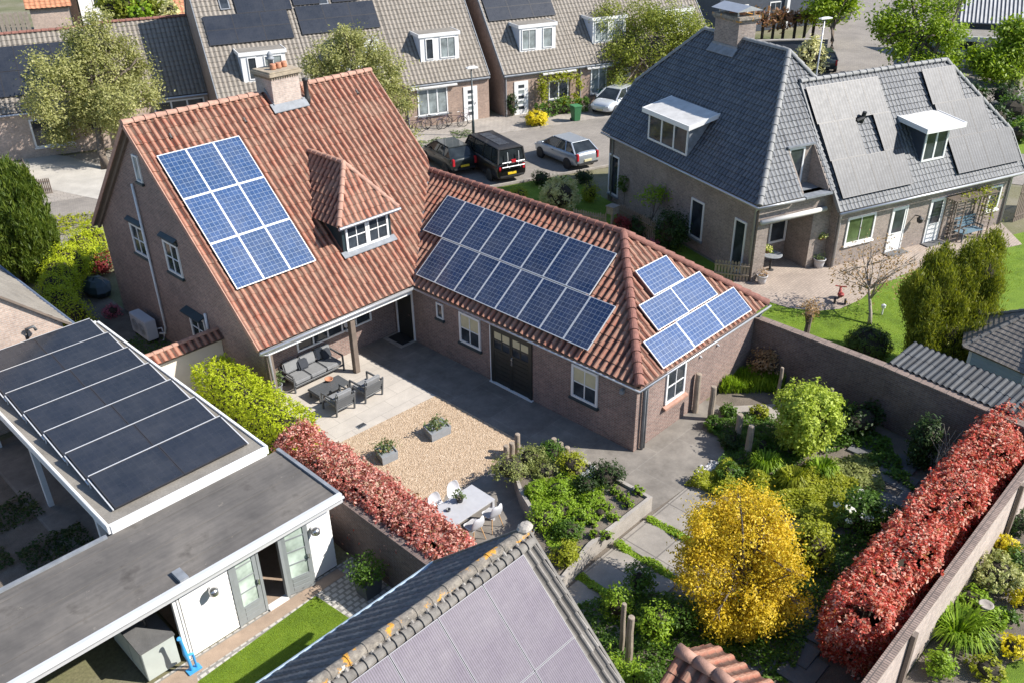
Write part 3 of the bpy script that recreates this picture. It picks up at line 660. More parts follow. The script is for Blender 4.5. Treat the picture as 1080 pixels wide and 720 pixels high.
tileroof('wing_roof', M['terra'], hs, gp, gdu, gdv, [q3((0,0,ZE)), q3((0,-LG,ZE)), q3((WG/2,-YG1,ZG)), q3((WG/2,YG0,ZG))], TW, TH, .066, .024)
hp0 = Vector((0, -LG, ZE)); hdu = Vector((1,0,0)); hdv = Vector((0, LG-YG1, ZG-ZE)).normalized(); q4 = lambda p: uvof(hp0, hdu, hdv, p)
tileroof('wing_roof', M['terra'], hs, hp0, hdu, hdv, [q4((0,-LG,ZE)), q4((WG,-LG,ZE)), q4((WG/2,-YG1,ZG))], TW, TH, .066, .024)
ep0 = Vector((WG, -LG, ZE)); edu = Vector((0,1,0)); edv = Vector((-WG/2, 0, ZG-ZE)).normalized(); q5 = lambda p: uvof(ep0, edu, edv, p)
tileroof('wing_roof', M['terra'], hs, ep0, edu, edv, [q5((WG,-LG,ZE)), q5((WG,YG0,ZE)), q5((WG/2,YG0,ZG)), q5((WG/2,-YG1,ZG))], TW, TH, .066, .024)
mb = MB(); ridgecaps(mb, (XL-.02, YR, ZR+.05), (-1.35, YR, ZR+.05)); ridgecaps(mb, (.45, YR, ZR+.05), (XR+.02, YR, ZR+.05)); mb.build('ridge_tiles', M['ridge'], hs)
mb = MB(); ridgecaps(mb, (WG/2, -YG1, ZG+.05), (WG/2, YG0+.05, ZG+.05)); mb.build('ridge_tiles', M['terra_r'], hs)
mb = MB(); ridgecaps(mb, (.02, -LG+.02, ZE+.07), (WG/2, -YG1, ZG+.06), .13); ridgecaps(mb, (WG-.02, -LG+.02, ZE+.07), (WG/2, -YG1, ZG+.06), .13); mb.build('hip_tiles', M['terra_r'], hs)
mb = MB()                                                   # verge tiles and bargeboards on the left and right gables
for x in (XL, XR):
    sg = -1 if x < 0 else 1
    for (ya, za, yb, zb) in ((0, ZE, YR, ZR), (YB, ZB, YR, ZR)):
        if x > 0 and ya == 0: ya, za = 3.35, ZE+SM*3.35
        mb.bar((x+sg*.012, ya, za-.01), (x+sg*.012, yb, zb-.01), .035, .16)
mb.build('verge', M['ridge'], hs)
mb = MB(); mb.bar((X1-.06, YB-.1, ZB-.1), (X1-.06, YR, ZR-.16), .10, .16); mb.bar((X1-.06, .1, ZE-.12), (X1-.06, YR, ZR-.16), .10, .10); mb.build('bargeboard', M['brownpost'], hs)
mb = MB(); mb.tube([(.06, .02, ZE+.03), (3.6, 2.98, ZG+.0)], .05, 6); mb.build('valley_gutter', M['lead'], hs)
mb = MB(); mb.tube([(XL, -.07, ZE-.07), (-.02, -.07, ZE-.07)], .062, 8); mb.tube([(XL+.0, YB+.06, ZB-.06), (XR, YB+.06, ZB-.06)], .06, 8)
mb.tube([(XL, -.07, ZE-.09), (XL+.35, .05, ZE-.3), (XL+.42, .08, 0)], .045, 8); mb.build('gutter', M['zinc'], hs, smooth=True)
MB().box((XL+.3, .03, ZE-.32), (-.05, .13, ZE-.08)).build('fascia', M['white'], hs, bevel=.01)
mb = MB(); mb.tube([(-.07, -.1, ZE-.06), (-.07, -LG-.06, ZE-.06), (WG+.06, -LG-.07, ZE-.06), (WG+.06, -LG+1.4, ZE-.06)], .04, 8); mb.build('gutter', M['zinc'], hs, smooth=True)
mb = MB(); y = -LG+.2
mb.tube([(.55, -LG-.05, ZE-.08), (.52, y-.05, ZE-.35), (.52, y-.05, .02)], .045, 8); mb.tube([(.66, -LG-.05, ZE-.08), (.64, y-.05, ZE-.35), (.64, y-.05, .02)], .03, 8)
mb.tube([(WG-.1, -LG-.05, ZE-.1), (WG-.2, y-.05, ZE-.4), (WG-.2, y-.05, .02)], .045, 8); mb.tube([(WG+.02, -LG+.3, ZE-.1), (WG-.19, -LG+.6, ZE-.4), (WG-.19, -LG+.6, .02)], .045, 8); mb.build('downpipe', M['lead'], hs, smooth=True)
mb = MB(); mb.box((-2.75, .14, 0), (-2.55, .34, ZE-.1)); mb.build('porch_post', M['brownpost'], hs, bevel=.012)
mb = MB(); mb.box((X1+.02, .06, 0), (X1+.24, .18, ZE-.12)); mb.build('porch_post', M['brownpost'], hs, bevel=.012)
# chimney
mb = MB(); cx0, cx1, cy0, cy1, cz = -1.0, .17, 5.93, 7.0, 9.27
mb.box((cx0, cy0, 7.6), (cx1, cy1, cz-.12)); ch = mb.build('chimney', M['brick_buff'], hs)
mb = MB()
for i in range(12): mb.box((cx0-.0+i*.1, cy0-.05, cz-.22), (cx0+i*.1+.05, cy0-.002, cz-.12))
for i in range(11): mb.box((cx0-.05, cy0+i*.1, cz-.22), (cx0-.002, cy0+i*.1+.05, cz-.12))
mb.box((cx0-.10, cy0-.10, cz-.12), (cx1+.10, cy1+.10, cz+.0)); mb.box((cx0-.05, cy0-.05, cz+.0), (cx1+.05, cy1+.05, cz+.05)); mb.build('chimney_cap', M['capstone'], ch, bevel=.015)
for i, x in enumerate((-.62, -.36, -.10)): MB().lathe([(.1,0),(.12,.05),(.1,.14),(.115,.2),(.08,.2)], (x, 6.3+.05*i, cz+.05), 12).build('chimney_pot', M['terrapot'], ch, smooth=True)
mb = MB(); mb.lathe([(.1,0),(.1,.25),(.16,.27),(.16,.33),(.09,.36),(.12,.42),(.02,.55)], (-.42, 6.75, cz+.05), 12); mb.build('flue_cowl', M['lead'], ch, smooth=True)
mb = MB(); f = cy0-.03; zf = ZE+SM*f
mb.ext([(cx0-.16, f-.2, ZE+SM*(f-.2)+.12), (cx1+.16, f-.2, ZE+SM*(f-.2)+.12), (cx1+.16, f+.06, ZE+SM*(f+.06)+.13), (cx0-.16, f+.06, ZE+SM*(f+.06)+.13)], (0, 0, .03))
for x in (cx0-.03, cx1+.005): mb.ext([(x, f, zf-.02), (x, YR, ZR), (x, YR, ZR+.2), (x, f, zf+.2)], (.025, 0, 0))
mb.build('flashing', M['lead'], ch)
mb = MB(); vx, vy = .42, 5.95; vz = ZE+SM*vy; mb.lathe([(.13,-.1),(.12,.12),(.085,.2),(.085,.72),(.11,.74),(.11,.82),(.03,.86)], (vx, vy, vz), 12); mb.build('vent_pipe', M['blackplastic'], hs, smooth=True)
for p in ((181,148),(259,131),(377,101)):
    w_ = onpl(*p, (0,-SM,1), (0,0,ZE)); mb = MB(); mb.bar((w_[0],w_[1]-.06,w_[2]+.06),(w_[0],w_[1]+.06,w_[2]+.22),.05,.03); mb.bar((w_[0],w_[1]-.06,w_[2]+.06),(w_[0],w_[1]-.12,w_[2]+.12),.05,.03); mb.build('roof_hook', M['blackplastic'], hs)
# dormer
dx0, dx1, dy, dze = -1.80, .34, 1.45, 5.02; dxc = (dx0+dx1)/2; drz = 6.72; ov = .26
dm = MB().ext([(dx0, dy, 3.7), (dx0, dy, dze), (dx0, (dze-ZE)/SM+.1, dze), ], (dx1-dx0, 0, 0)).build('dormer', M['green_trim'], hs)
e0, e1, f0 = dx0-ov, dx1+ov, dy-ov; yb0 = (dze-ZE)/SM; yr1 = (drz-ZE)/SM; hw = (e1-e0)/2; yh = f0+hw*.92
def plane_roof(nm, pts, par, mat='terra', tw=.25, th=.30):
    a, du, dv = slope(*pts[:3]); tileroof(nm, M[mat], par, a, du, dv, [uvof(a, du, dv, p) for p in pts[3]], tw, th, .045, .03)
A_, B_, Rr, Rh = (e0, f0, dze), (e1, f0, dze), (dxc, yr1+.1, drz), (dxc, yh, drz)
plane_roof('dormer_roof', (A_, B_, Rh, [A_, B_, Rh]), dm)
Cb, Db = (e0, yb0+.15, dze), (e1, yb0+.15, dze)
plane_roof('dormer_roof', (Cb, A_, Rr, [Cb, A_, Rh, Rr]), dm)
plane_roof('dormer_roof', (B_, Db, Rr, [B_, Db, Rr, Rh]), dm)
mb = MB(); ridgecaps(mb, (dxc, yh, drz+.04), (dxc, yr1, drz+.04), .09, .3); ridgecaps(mb, (e0+.03, f0+.03, dze+.05), (dxc, yh, drz+.04), .09, .3); ridgecaps(mb, (e1-.03, f0+.03, dze+.05), (dxc, yh, drz+.04), .09, .3); mb.build('dormer_ridge', M['ridge'], dm)
mb = MB(); mb.box((e0+.05, f0+.03, dze-.14), (e1-.05, f0+.12, dze-.02)); mb.tube([(e0, f0-.04, dze-.03), (e1, f0-.04, dze-.03)], .05, 8); mb.build('dormer_gutter', M['zinc'], dm)
window(dm, (dx1-.14, dy, 3.94), (-1,0,0), (0,-1,0), (dx1-dx0-.3)/2, 1.02, 2, 2, 'white', 'glass', None, .08); window(dm, (dxc-.01, dy, 3.94), (-1,0,0), (0,-1,0), (dx1-dx0-.3)/2, 1.02, 2, 2, 'white', 'glass', None, .08)
MB().ext([(dx0-.1, dy-.2, ZE+SM*(dy-.2)+.13), (dx1+.1, dy-.2, ZE+SM*(dy-.2)+.13), (dx1+.1, dy+.0, 3.96), (dx0-.1, dy+.0, 3.96)], (0, 0, .025)).build('flashing', M['lead'], dm)
# solar panels of the main slope: three rows of three
nm = Vector((0, -SM, 1)).normalized(); up_ = rdv
c0 = Vector((-5.98, 1.53, ZE+SM*1.53))+nm*.13
for r in range(3):
    for c in range(3): panel(hs, 'pv_blue', c0+Vector((1,0,0))*(c*1.008)+up_*(r*1.748), (1,0,0), up_, 1.0, 1.735, fw=.027)
# wing panels: two staggered rows of eight
ng = gdu.cross(gdv).normalized(); pz = lambda x, y: Vector((x, y, ZE+SGR*x))+ng*.13
for r, (x, y) in enumerate(((.30, .05), (1.64, 1.12))):
    for c in range(8): panel(hs, 'pv_navy', pz(x, y)+gdu*(c*1.0), gdu, gdv, .985, 1.645)
SH = (ZG-ZE)/(LG-YG1); nh = hdu.cross(hdv).normalized()
for x, y in ((1.12,-10.0),(2.795,-9.985),(4.465,-9.985),(1.93,-9.18),(3.58,-9.17),(2.76,-8.375)):
    panel(hs, 'pv_hip', Vector((x, y, ZE+SH*(y+LG)))+nh*.13, hdu, hdv, 1.65, .985, portrait=False)
# windows and doors of the wing (facing the courtyard)
xw = .24; NX = (-1,0,0); UY = (0,1,0)
window(hs, (xw, -1.31, 1.50), UY, NX, .36, .62, 1, 1, 'white', 'glass', 'green_trim', .06)
window(hs, (xw, -3.2, .98), UY, NX, 1.06, 1.20, 2, 2, 'white', 'glass', 'green_trim', .085, blind=.5)
window(hs, (xw, -8.38, .98), UY, NX, 1.06, 1.20, 2, 2, 'white', 'glass', 'green_trim', .085, blind=.5)
X = wm((xw, -5.62, 0), UY, NX); W_ = 1.90; Hd = 2.2
mb = MB(X); mb.box((0,-.02,0),(.09,.05,Hd)); mb.box((W_-.09,-.02,0),(W_,.05,Hd)); mb.box((.09,-.02,Hd-.09),(W_-.09,.05,Hd)); mb.m = 1; mb.box((-.05,-.02,-.02),(W_+.05,.12,.035)); mb.box((W_+.002,-.02,0),(W_+.045,.055,Hd)); fr = mb.build('garage_door_frame', [M['darkdoor'], M['white']], hs)
for i in range(2):
    x0 = .095+i*.86; x1 = x0+.85; mb = MB(X); mb.box((x0,-.01,.04),(x1,.02,Hd-.1))
    for k in range(7): mb.box((x0+.07,.02,.12+k*.17),(x1-.07,.032,.12+k*.17+.15))
    for a,b in (((x0,.02,.04),(x0+.06,.04,Hd-.1)),((x1-.06,.02,.04),(x1,.04,Hd-.1)),((x0+.06,.02,Hd-.17),(x1-.06,.04,Hd-.1)),((x0+.06,.02,1.33),(x1-.06,.04,1.42)),((x0+.06+.345,.02,1.42),(x0+.06+.385,.04,Hd-.17)),((x0+.06,.02,1.70),(x1-.06,.038,1.73))): mb.box(a,b)
    d = mb.build('garage_door', M['darkdoor'], fr)
    MB(X).box((x0+.065,.021,1.42),(x1-.065,.026,Hd-.17)).build('pane', M['glass'], d); MB(X).box((x0+.07,.027,1.76),(x1-.07,.029,Hd-.18)).build('blind', M['blind'], d)
    if i == 0: mb = MB(X); mb.bar((x1-.05,.075,1.05),(x1-.05,.075,1.32),.03); mb.box((x1-.075,.041,1.03),(x1-.025,.06,1.34)); mb.build('handle', M['steel'], d)
X = wm((xw, .45, 0), UY, NX); mb = MB(X); mb.box((0,-.01,0),(.86,.02,2.1)); mb.box((.1,.02,.15),(.76,.032,.9)); mb.box((.1,.02,1.0),(.76,.032,1.95)); dd = mb.build('door', M['darkdoor'], hs)
mb = MB(X); mb.box((.87,-.01,0),(.94,.05,2.16)); mb.box((-.07,-.01,0),(-.01,.05,2.16)); mb.box((-.01,-.01,2.11),(.87,.05,2.16)); mb.build('door_frame', M['white'], dd); MB(X).bar((.08,.06,1.05),(.2,.06,1.05),.025).build('handle', M['steel'], dd)
mb = MB(wm((xw,-9.34,1.95), UY, NX)); mb.box((-.05,0,0),(.05,.05,.16)); mb.lathe([(.02,0),(.07,.02),(.07,.16),(.02,.2)], (0,.1,.0), 10); mb.build('wall_lamp', M['lead'], hs)
# gable end of the wing (facing the garden)
yw = -LG+.25; NY = (0,-1,0); UX = (-1,0,0)
window(hs, (2.76, yw, 1.0), UX, NY, 1.04, 1.20, 2, 2, 'white', 'glass', None, .08)
MB().ext([(1.62,yw-.02,.985),(2.86,yw-.02,.985),(2.86,yw-.14,.94),(1.62,yw-.14,.94)],(0,0,-.07)).build('sill', M['ridge'], hs)
for x in (3.55, 4.55):
    mb = MB(); mb.box((x-.03,yw-.05,1.93),(x+.03,yw-.001,2.0)); mb.bar((x,yw-.05,1.97),(x,yw-.09,1.95),.025); mb.build('wall_bracket', M['plasticwhite'], hs)
# left gable
xg = X1; UYg = (0,1,0)
for (y0, y1, z0, z1) in ((7.40,8.45,3.36,4.55),(4.86,5.90,3.40,4.60)):
    window(hs, (xg, y0, z0), UYg, NX, y1-y0, z1-z0, 2, 2, 'white', 'glass', 'green_trim', .08, lintel='green_trim')
window(hs, (xg, 6.42, 6.45), UYg, NX, .42, .95, 1, 1, 'white', 'glass_pale', 'green_trim', .06)
wc = window(hs, (xg, 3.95, 1.0), UYg, NX, 1.1, 1.1, 2, 2, 'white', 'glass', 'green_trim', .08)
for (y0, y1, z) in ((3.85,5.15,2.13),(7.35,8.5,4.64),(4.8,5.95,4.72)): MB().ext([(xg-.01,y0,z+.1),(xg-.01,y1,z+.1),(xg-.16 if z > 3 else xg-.3,y1,z),(xg-.16 if z > 3 else xg-.3,y0,z)],(0,0,.04)).build('window_hood', M['green_trim'], hs)
mb = MB(); mb.tube([(xg-.07,7.28,6.25),(xg-.07,7.28,.6),(xg-.1,7.36,.35),(xg-.2,7.6,.3)], .045, 8); mb.tube([(xg-.05,3.72,1.5),(xg-.05,3.72,2.45)], .05, 8); mb.build('white_duct', M['white'], hs, smooth=True)
# porch window behind the sofa
def y15(px, py): return onpl(px, py, (0,1,0), (0,1.5,0))
a = y15(316, 388); b = y15(393, 352)
window(hs, (b[0], 1.5, .95), UX, NY, b[0]-a[0], 1.2, 5, 1, 'white', 'glass', None, .07, bar=.06)
window(hs, (-.9, 1.5, 1.75), UX, NY, 1.1, .5, 1, 1, 'green_trim', 'glass', None, .05)
mb = MB(); mb.lathe([(.10,-.03),(.13,0),(.10,.03)], (-2.05,1.42,1.25), 14, Matrix.Rotation(R(90),4,'X')); mb.tube([(-2.05,1.42,1.36),(-1.85,1.38,1.1),(-1.95,1.38,.9),(-2.15,1.4,1.0),(-2.05,1.42,1.2)], .02, 6); mb.build('hose_reel', M['plasticwhite'], hs)
# heat pump beside the gable
t = thing('air_conditioner', 'white outdoor air conditioner unit on the ground against the shaded gable wall', 'air conditioner', (-6.6, 8.2, 0))
mb = MB(); mb.box((-6.78,7.62,.12),(-6.36,8.95,.92)); bd = mb.build('casing', M['plasticwhite'], t, bevel=.025)
mb = MB(); fx = Matrix.Rotation(R(-90),4,'Y')
for y in (8.0, 8.55): mb.lathe([(.25,0),(.25,.012),(.21,.012),(.21,.005),(.06,.005),(.06,.02),(.01,.02)], (-6.782,y,.52), 20, fx)
mb.build('fan_grille', M['zinc'], t)
for y in (7.72, 8.72): MB().box((-6.76,y,0),(-6.38,y+.1,.12)).build('foot', M['blackplastic'], t)
mb = MB(); mb.tube([(-6.36,7.75,.45),(-6.2,7.6,.5),(-6.2,7.5,.2),(-6.3,7.45,.05)], .03, 7); mb.build('hose', M['plasticwhite'], t)
# ================================================================== slate-grey villa to the right (street frame)
aC, bC, wA, zA, zAr, bAR, bAL, bL, tK = 14.146, -1.647, 4.006, 3.54, 8.467, 2.209, 8.043, 10.418, .457
aB, bB, zB, zBr, bBr, aBr, aB1, tK2 = 18.124, -2.101, 2.724, 7.37, 1.297, 26.744, 29.379, .338
aR = aC+wA; aE = aC+2*wA; bBk = 2*bBr-bB
vl = thing('grey_roofed_house', 'large house with dark grey tiled hipped roofs, big brick chimney and dusty solar panels', 'house', (20, 2, 0), FRS)
def roofp(nm, par, mat, e0, e1, r, pts, tw=.21, th=.27, amp=.024, prof='pan', lift=.04, frame=FRS, under=None):
    a, du, dv = slope(e0, e1, r); return tileroof(nm, mat, par, a, du, dv, [uvof(a, du, dv, p) for p in pts], tw, th, amp, lift, prof, frame, under=under)
K = (aC+tK*wA, bL, zA+tK*(zAr-zA)); KE = (aE-tK*wA, bL, K[2])
C_, L_, AL, AR, E_, EL = (aC,bC,zA), (aC,bL,zA), (aR,bAL,zAr), (aR,bAR,zAr), (aE,bC,zA), (aE,bL,zA)
roofp('roof', vl, M['slate'], L_, C_, AR, [L_, C_, AR, AL, K])
roofp('roof', vl, M['slate'], E_, EL, AL, [(aE,bC+1.,zA), EL, KE, AL, AR])
roofp('roof', vl, M['slate'], K[:2]+(K[2],), KE, AL, [KE, K, AL]) if False else roofp('roof', vl, M['slate'], KE, K, AL, [KE, K, AL])
# hip face: the upright slot of a recessed window is cut into it, so it is laid as three sheets
SH2 = (zAr-zA)/(bAR-bC); hz = lambda b: zA+(b-bC)*SH2
s0, s1, s2, bS = 16.42, 16.52, 17.82, -.31
roofp('roof', vl, M['slate'], C_, E_, AR, [C_, (s0,bC,zA), (s0,bAR-(aR-s0)/wA*(bAR-bC),hz(bAR-(aR-s0)/wA*(bAR-bC)))])
tA = bAR-(aR-s0)/wA*(bAR-bC); tB = bAR-(aR-s2)/wA*(bAR-bC)
roofp('roof', vl, M['slate'], C_, E_, AR, [(s0+.001,bS,hz(bS)), (s2+.05,bS,hz(bS)), (s2+.05,tB+.04,hz(tB+.04)), (s0+.001,tA,hz(tA))])
roofp('roof', vl, M['slate'], C_, E_, AR, [(s2+.051,bC+.0,hz(bC)), (aB-.02,bC,zA), (aB-.02,bAR-.05,hz(bAR-.05)), (s2+.051,tB+.0,hz(tB))])
roofp('roof', vl, M['slate'], C_, E_, AR, [(aB-.019,1.15,hz(1.15)), (aR+.228*wA,1.33,hz(1.33)), AR, (aB-.019,bAR-.03,hz(bAR-.03))])
# wing roof
B0, B1, BR0, BR, K2 = (aB,bB,zB), (aB1,bB,zB), (aB,bBr,zBr), (aBr,bBr,zBr), (aB1, bB+tK2*(bBr-bB), zB+tK2*(zBr-zB))
K2b = (aB1, bBk-tK2*(bBr-bB), K2[2]); B0b, B1b = (aB,bBk,zB), (aB1,bBk,zB)
roofp('wing_roof', vl, M['slate'], B0, B1, BR, [B0, B1, K2, BR, BR0])
roofp('wing_roof', vl, M['slate'], B1b, B0b, BR0, [B1b, B0b, BR0, BR, K2b])
roofp('wing_roof', vl, M['slate'], K2, K2b, BR, [K2, K2b, BR])
mb = MB(FRW); up = Vector((0,0,.05))
for p, q_ in ((AL,AR),(C_,AR),(K,AL),(KE,AL),((aR+.228*wA,1.33,hz(1.33)),AR),(BR0,BR),(BR,K2),(BR,K2b)): ridgecaps(mb, Vector(p)+up, Vector(q_)+up, .11, .4)
mb.build('ridge_tiles', M['slate_r'], vl, FRS)
mb = MB(); mb.bar((aB-.02,bB,zB+.0), (aB-.02,bBr,zBr+.0), .07, .16); mb.bar((aC-.0,bL+.02,zA), Vector(K)+Vector((0,.02,0)), .06,.16); mb.bar((aB1+.02,bB,zB), Vector(K2)+Vector((.02,0,0)), .06, .16); mb.build('verge', M['slate_r'], vl, FRS)
mb = MB(); mb.tube([(aC-.07,bL,zA-.06),(aC-.07,bC-.07,zA-.06),(s0,bC-.07,zA-.06)], .06, 8); mb.tube([(aB-.05,bB-.07,zB-.06),(aB1+.05,bB-.07,zB-.06)], .065, 8); mb.build('gutter', M['zinc'], vl, FRS, smooth=True)
wl = MB(); x0, y0 = aC+.32, bC+.3
wl.box((x0,y0,0),(x0+.3,bL-.2,zA+.15)); wl.ext([(x0,bL-.5,0),(aE-.3,bL-.5,0),(aE-.3,bL-.5,zA+.2),(KE[0],bL-.5,K[2]-.1),(K[0],bL-.5,K[2]-.1),(x0,bL-.5,zA+.2)],(0,.3,0)); wl.box((aE-.6,bBk-.3,0),(aE-.3,bL-.5,zA+.1))
wl.box((x0+.3,y0,0),(15.05,y0+.3,zA)); wl.box((15.05,y0,2.5),(17.45,y0+.3,zA)); wl.box((17.45,y0,0),(aB+.3,y0+.3,zA))
wl.box((aB+.3,bB+.35,0),(aB1-.12,bB+.6,zB)); wl.box((aB+.3,bB+.6,0),(aB+.55,y0,zB+.0)); wl.ext([(aB+.25,bB+.4,zB-.3),(aB+.25,bBr,zB-.3),(aB+.25,bBr,zBr-.25),(aB+.25,bB+.4,zB+.25)],(.2,0,0))
wl.ext([(aB1-.37,bB+.6,0),(aB1-.37,bBk-.4,0),(aB1-.37,bBk-.4,zB+.2),(aB1-.37,K2b[1],K2b[2]-.1),(aB1-.37,K2[1],K2[2]-.1),(aB1-.37,bB+.6,zB+.2)],(.25,0,0))
wl.box((15.05,y0+.3,0),(15.2,.25,2.7)); wl.box((17.45,y0+.3,0),(17.6,.25,2.7)); wl.box((15.2,.1,0),(17.45,.25,2.7))   # the open porch
wl.build('wall', M['brick_grey'], vl, FRS)
MB().box((15.06,y0+.3,2.52),(17.44,.24,2.6)).build('porch_ceiling', M['white'], vl, FRS)
# recessed window over the porch
mb = MB(); mb.ext([(s0,bS,zA-.05),(s0,bS,hz(bS)),(s0,bC+.1,hz(bC+.1)),(s0,bC+.1,zA-.05)],(.08,0,0)); mb.ext([(s2,bS,zA-.05),(s2,bS,hz(bS)+.02),(s2,bC+.1,hz(bC+.1)),(s2,bC+.1,zA-.05)],(.1,0,0)); mb.box((s0+.08,bS,zA-.05),(s2,bS+.1,hz(bS)))
nic = mb.build('window_niche', M['brick_grey'], vl, FRS)
window(nic, (s0+.98,bS,zA+.02), (-1,0,0), (0,-1,0), .85, 1.62, 1, 1, 'white', 'glass', None, .08)
mb = MB(); mb.box((s0+.08,bC-.1,zA-.09),(s2+.1,bS-.01,zA-.0)); mb.box((s0-.05,bS-.16,hz(bS)-.02),(s2,bS+.05,hz(bS)+.05)); mb.build('niche_sill', M['lead'], nic, FRS)
# dormer on the dark slope
SA = (zAr-zA)/wA; za = lambda a: zA+(a-aC)*SA
def boxdormer(par, frame, side, f, p0, p1, zb, zt, slp, nxw, ov=.25, cheek='lead', roofm='whiteroof', glsm='glass', rise=0., fas='white', panes=None):
    """flat roofed dormer; side 'a' looks along -a with its face at a=f, side 'b' looks along -b"""
    V = (lambda d, s, z: (d, s, z)) if side == 'a' else (lambda d, s, z: (s, d, z))
    back = f+(zt-zb)/slp
    mb = MB(); mb.ext([V(f,p0,zb-.05), V(f,p0,zt), V(back+.05,p0,zt+rise*.5)], Vector(V(0,p1-p0,0))); d = mb.build('dormer', M[cheek], par, frame)
    mb = MB(); bk = back+.25
    mb.ext([V(f-ov,p0-ov,zt+.001), V(f-ov,p1+ov,zt+.001), V(bk,p1+ov,zt+rise+.001), V(bk,p0-ov,zt+rise+.001)], (0,0,.05)); mb.build('dormer_roof', M[roofm], d, frame)
    mb = MB(); t = .05
    for a, b in ((V(f-ov-t,p0-ov-t,zt-.14), V(f-ov,p1+ov+t,zt+.075)),): mb.box(a, b)
    for s_ in (p0-ov-t, p1+ov): mb.ext([V(f-ov,s_,zt-.13), V(f-ov,s_,zt+.075), V(bk,s_,zt+rise+.075), V(bk,s_,zt+rise-.13)], Vector(V(0,t,0)))
    mb.build('dormer_fascia', M[fas], d, frame)
    n = (-1,0,0) if side == 'a' else (0,-1,0); u = (0,1,0) if side == 'a' else (-1,0,0)
    w = p1-p0-.1; P = V(f, p0+.05, zb+.02) if side == 'a' else V(f, p1-.05, zb+.02)
    if panes is None: window(d, P, u, n, w, zt-zb-.17, nxw, 1, 'white', glsm, None, .09, bar=.1)
    else:
        MB().box(V(f-.035,p0,zb-.02), V(f-.001,p1,zt-.001)).build('dormer_front', M['white'], d, frame)
        for o0, ww, gm, k in panes: window(d, V(f-.036,p0+o0+(0 if side=='a' else ww),zb+.12), u, n, ww, zt-zb-.35, k, 1, 'white', gm, None, .06)
    return d
boxdormer(vl, FRS, 'a', 14.52, 3.76, 6.95, za(14.52), 5.40, SA, 3, .2, rise=.35)
SB = (zBr-zB)/(bBr-bB); zb_ = lambda b: zB+(b-bB)*SB
boxdormer(vl, FRS, 'b', -1.30, 23.22, 24.72, zb_(-1.30), 5.40, SB, 2, .38, rise=.2, cheek='bluedark')
# chimney
mb = MB(); mb.box((17.78,5.15,6.9),(18.75,6.85,9.22)); chv = mb.build('chimney', M['brick_grey'], vl, FRS)
mb = MB(); mb.box((17.7,5.07,9.221),(18.83,6.93,9.3)); mb.box((17.64,5.01,9.3),(18.89,6.99,9.46)); mb.build('chimney_cap', M['lichen'], chv, FRS, bevel=.02)
mb = MB(); mb.ext([(17.55,5.05,9.68),(18.27,5.05,9.9),(18.98,5.05,9.68)],(0,1.9,0)); [mb.box((a,b,9.46),(a+.05,b+.05,9.7)) for a in (17.8,18.65) for b in (5.3,6.6)]; mb.build('chimney_cowl', M['zinc'], chv, FRS)
for b in (5.6,6.3): MB().lathe([(.13,9.46),(.13,9.6)],(18.27,b,0),12).build('chimney_pot', M['terrapot'], chv, FRS)
mb = MB(); mb.box((17.74,5.1,za(17.74)-.1),(17.77,6.9,za(17.74)+.22)); mb.ext([(17.5,5.05,za(17.5)+.11),(17.5,6.95,za(17.5)+.11),(17.76,6.95,za(17.76)+.12),(17.76,5.05,za(17.76)+.12)],(0,0,.02)); mb.build('flashing', M['lead'], chv, FRS)
# panels (three rows up the wing slope)
ubv = Vector((0, bBr-bB, zBr-zB)).normalized(); nB = Vector((1,0,0)).cross(ubv); PB = lambda a, b: Vector((a, b, zb_(b)))+nB*.12
for i in range(4): panel(vl, 'pv_grey', PB(18.36+i*1.015,-1.80), (1,0,0), ubv, 1.0, 1.64, 'blackframe')
for i in (0, 1, 3): panel(vl, 'pv_grey', PB(18.30+i*1.015,-.826), (1,0,0), ubv, 1.0, 1.64, 'blackframe')
for i in range(4): panel(vl, 'pv_grey', PB(18.22+i*1.015,.148), (1,0,0), ubv, 1.0, 1.64, 'blackframe')
for i in range(4): panel(vl, 'pv_grey', PB(25.15+i*1.015,-1.81), (1,0,0), ubv, 1.0, 1.64, 'blackframe')
for i in range(3): panel(vl, 'pv_grey', PB(25.03+i*1.015,-.836), (1,0,0), ubv, 1.0, 1.64, 'blackframe')
for i in range(2): panel(vl, 'pv_grey', PB(24.92+i*1.015,.138), (1,0,0), ubv, 1.0, 1.64, 'blackframe')
mb = MB(); p = PB(20.7,.0); mb.tube([p-nB*.15, p+Vector((0,0,.45))], .09, 10); mb.tube([p+Vector((-.35,.05,.1)), p+Vector((.0,0,.2))], .08, 8); mb.build('vent_pipe', M['blackplastic'], vl, FRS)
# openings of the villa
xa = aC+.32; NA = (-1,0,0); UA = (0,1,0); yb = bB+.35; NB = (0,-1,0); UB = (-1,0,0)
for (b0, b1, z0, z1) in ((9.2,10.15,.35,2.45),(2.15,3.1,.55,2.35),(-.72,.05,.15,2.45)): window(vl, (xa,b0,z0), UA, NA, b1-b0, z1-z0, 1, 1, 'white', 'glass', 'lead', .085)
window(vl, (20.66,yb,.92), UB, NB, 1.62, 1.25, 2, 1, 'white', 'glass_green', 'white', .09)
for a1 in (22.58, 24.92):
    X = wm((a1,yb,0), UB, NB); mb = MB(X); mb.box((.07,-.01,0),(.88,.03,2.08)); dv_ = mb.build('door', M['white'], vl)
    mb = MB(X); mb.box((0,-.01,0),(.065,.05,2.15)); mb.box((.885,-.01,0),(.95,.05,2.15)); mb.box((.065,-.01,2.085),(.885,.05,2.15)); mb.build('door_frame', M['white'], dv_)
    MB(X).box((.17,.031,.95),(.78,.036,2.0)).build('pane', M['glass'], dv_); MB(X).bar((.74,.07,.9),(.62,.07,.9),.025).build('handle', M['steel'], dv_)
    MB(X).box((-.1,.02,.0),(1.05,.45,.06)).build('doorstep', M['darkslab'], dv_)
